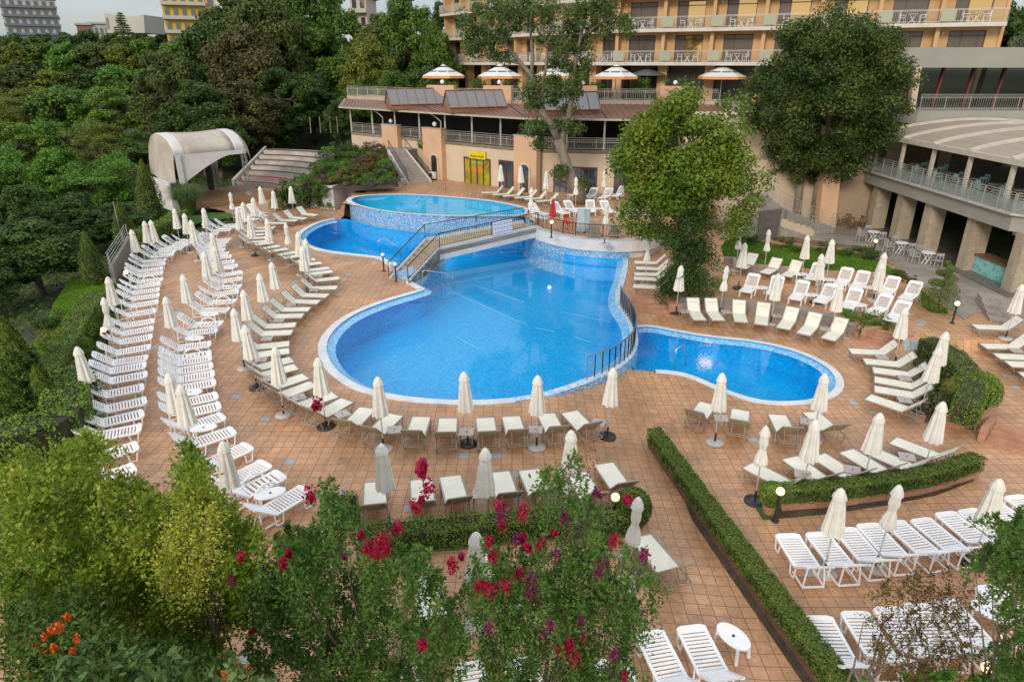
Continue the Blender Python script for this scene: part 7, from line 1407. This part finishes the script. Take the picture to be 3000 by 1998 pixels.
panicles(dk, [('T7', x, y, k) for x, y, k in ((400, 1180, .9), (350, 1215, .6), (300, 1250, .5), (250, 1310, .8), (310, 1345, .8), (370, 1335, .6), (430, 1420, 1.0), (470, 1445, .7), (200, 1415, .6), (220, 1500, .7), (530, 1270, .5), (500, 1350, .5), (120, 1280, .5), (460, 1120, .5), (1620, 1440, .9), (1660, 1500, .9), (1590, 1530, .9), (1710, 1480, .7), (1550, 1510, .6), (1620, 1480, .9))], oranm, .11, 60, 6.2, .035, 'berry_cluster', 5)
shoots('broadleaf_shrub', 'blue green shrub with broad pointed leaves at the bottom edge', [([(100, 1500), (250, 1460), (320, 1510), (420, 1490), (560, 1480), (600, 1580), (80, 1600)], 1)], 26, 5.3, 6.0, (-4.3, 5.6, .2), g_big, per=42, leaf=.15, rad=.2, seed=85, Lmax=.4, asp=.36)
cm1 = shoots('crape_myrtle', 'left crimson flowering crape myrtle in the foreground', [([(560, 1300), (600, 1240), (680, 1190), (740, 1130), (760, 1200), (820, 1240), (900, 1225), (960, 1240), (1040, 1290), (1100, 1380), (1080, 1500), (1040, 1600), (560, 1600), (540, 1450)], .82), ([(735, 1010), (760, 1000), (800, 1120), (830, 1200), (740, 1190)], .045), ([(640, 1200), (700, 1190), (690, 1300), (600, 1330)], .08)], 300, 7.2, 9.0, (-2.6, 8.2, -.2), g_crape, per=150, leaf=.072, rad=.27, seed=86, Lmax=.9)
panicles(cm1, [('T8', 250, 640, 1.5), ('T8', 285, 590, 1.3), ('T8', 230, 690, 1.1), ('T8', 300, 640, 1.2), ('T8', 185, 640, .9), ('T8', 380, 500, .9), ('T8', 510, 355, .9), ('T8', 555, 310, .5), ('T8', 135, 555, .6), ('T8', 555, 1310, .8), ('T8', 765, 760, 1.0), ('T8', 830, 700, .5), ('T7', 2140, 275, 1.0), ('T7', 1950, 750, .7), ('T7', 1740, 1205, .6), ('T7', 1990, 680, .6), ('T7', 1660, 700, .6), ('O', 728, 930, .8), ('O', 970, 1076, .7), ('O', 972, 1090, .6), ('T8', 595, 235, 1.1), ('T8', 560, 70, .8), ('T8', 545, 105, .9)], pinkm, .125, 120, 7.2, .045)
panicles(cm1, [('T7', 1595, 860, .7), ('T7', 1480, 715, .5), ('T8', 20, 700, .6), ('T8', 1020, 1190, .8)], magm, .12, 80, 7.2, .042)
cm2 = shoots('crape_myrtle', 'right magenta flowering crape myrtle with fading seed heads', [([(1050, 1320), (1080, 1240), (1150, 1215), (1230, 1230), (1300, 1200), (1380, 1195), (1440, 1215), (1495, 1270), (1510, 1330), (1480, 1450), (1450, 1600), (1080, 1600), (1100, 1450)], .9), ([(1240, 1080), (1320, 1030), (1360, 1090), (1370, 1170), (1280, 1170)], .04)], 275, 7.2, 9.0, (.8, 8.4, -.2), g_crape, per=150, leaf=.070, rad=.27, seed=87, Lmax=.9)
panicles(cm2, [('T8', 1100, 350, 1.0), ('T8', 1250, 400, 1.1), ('T8', 1110, 480, .9), ('T8', 1250, 570, .9), ('T8', 1380, 610, 1.0), ('T8', 1880, 600, 1.1), ('T8', 1225, 815, .9), ('T8', 1000, 920, 1.2), ('T8', 1060, 930, 1.2), ('T8', 1130, 900, 1.2), ('T8', 950, 900, .9), ('T8', 1050, 700, .9), ('T8', 1550, 1350, 1.2), ('T8', 1620, 1400, 1.2), ('T8', 1575, 1300, .9), ('T8', 1500, 1350, .8), ('T8', 1280, 640, .8), ('T8', 1970, 310, .8), ('T8', 1465, 540, .6), ('T8', 1950, 1530, .8), ('T8', 1020, 590, .7), ('T8', 1670, 1260, .6)], pinkm, .12, 110, 7.2, .045, seed=8)
panicles(cm2, [('T8', 1310, 870, 1.3), ('T8', 1310, 960, 1.3), ('T8', 1210, 580, 1.0), ('T8', 1780, 790, 1.2), ('T8', 1820, 740, .9), ('T8', 1490, 690, .8), ('T8', 1380, 1240, 1.0), ('T8', 1440, 1180, .9), ('T8', 1760, 265, .8), ('T8', 1540, 440, .8), ('T8', 1660, 1140, .7), ('T8', 1880, 1380, 1.0), ('T8', 1110, 400, 1.2), ('T8', 1870, 1500, 1.1), ('T8', 2090, 690, .9)], magm, .125, 90, 7.2, .042, seed=9)
panicles(cm2, [('T8', 1700, 430, 1.6), ('T8', 1560, 580, 1.8), ('T8', 1900, 900, 1.8), ('T8', 1400, 700, 1.6), ('T8', 1980, 740, 1.8), ('T8', 1900, 1010, 1.6), ('T8', 1670, 900, 1.4), ('T8', 1730, 1270, 1.4), ('T8', 1820, 380, 1.5), ('T8', 1620, 540, 1.3), ('T8', 1800, 1080, 1.6), ('T8', 2050, 790, 1.3), ('T8', 1700, 60, 1.6), ('T8', 1560, 100, .9), ('T8', 2080, 1100, .8)], seedm, .17, 60, 7.2, .03, 'seed_head', 10)
shoots('rusty_shrub', 'thin rusty leaved shrub before the lower right loungers', [([(2000, 1400), (2020, 1340), (2090, 1300), (2180, 1290), (2240, 1330), (2260, 1420), (2240, 1500), (2180, 1560), (2060, 1560), (2010, 1480)], 1)], 75, 8.4, 9.4, (6.8, 8.9, -.6), g_rust, per=90, leaf=.055, rad=.2, seed=88, Lmax=.7, stemm=barkg)
shoots('green_edge_shrub', 'green leafy branches reaching in from the right edge', [([(2290, 1180), (2350, 1150), (2420, 1150), (2420, 1560), (2300, 1540), (2280, 1440), (2330, 1340), (2270, 1260)], 1)], 120, 7.6, 9.0, (8.6, 8.6, -.6), g_crape, per=120, leaf=.07, rad=.16, seed=89, Lmax=.8, stemm=barkg)
shoots('low_green_plants', 'low leafy plants below the lit lamp at the bottom right', [([(1990, 1555), (2350, 1520), (2400, 1560), (2400, 1620), (1980, 1620)], 1)], 70, 8.0, 9.2, (7.7, 8.8, -.6), g_lush, per=40, leaf=.12, rad=.15, seed=90, Lmax=.3)
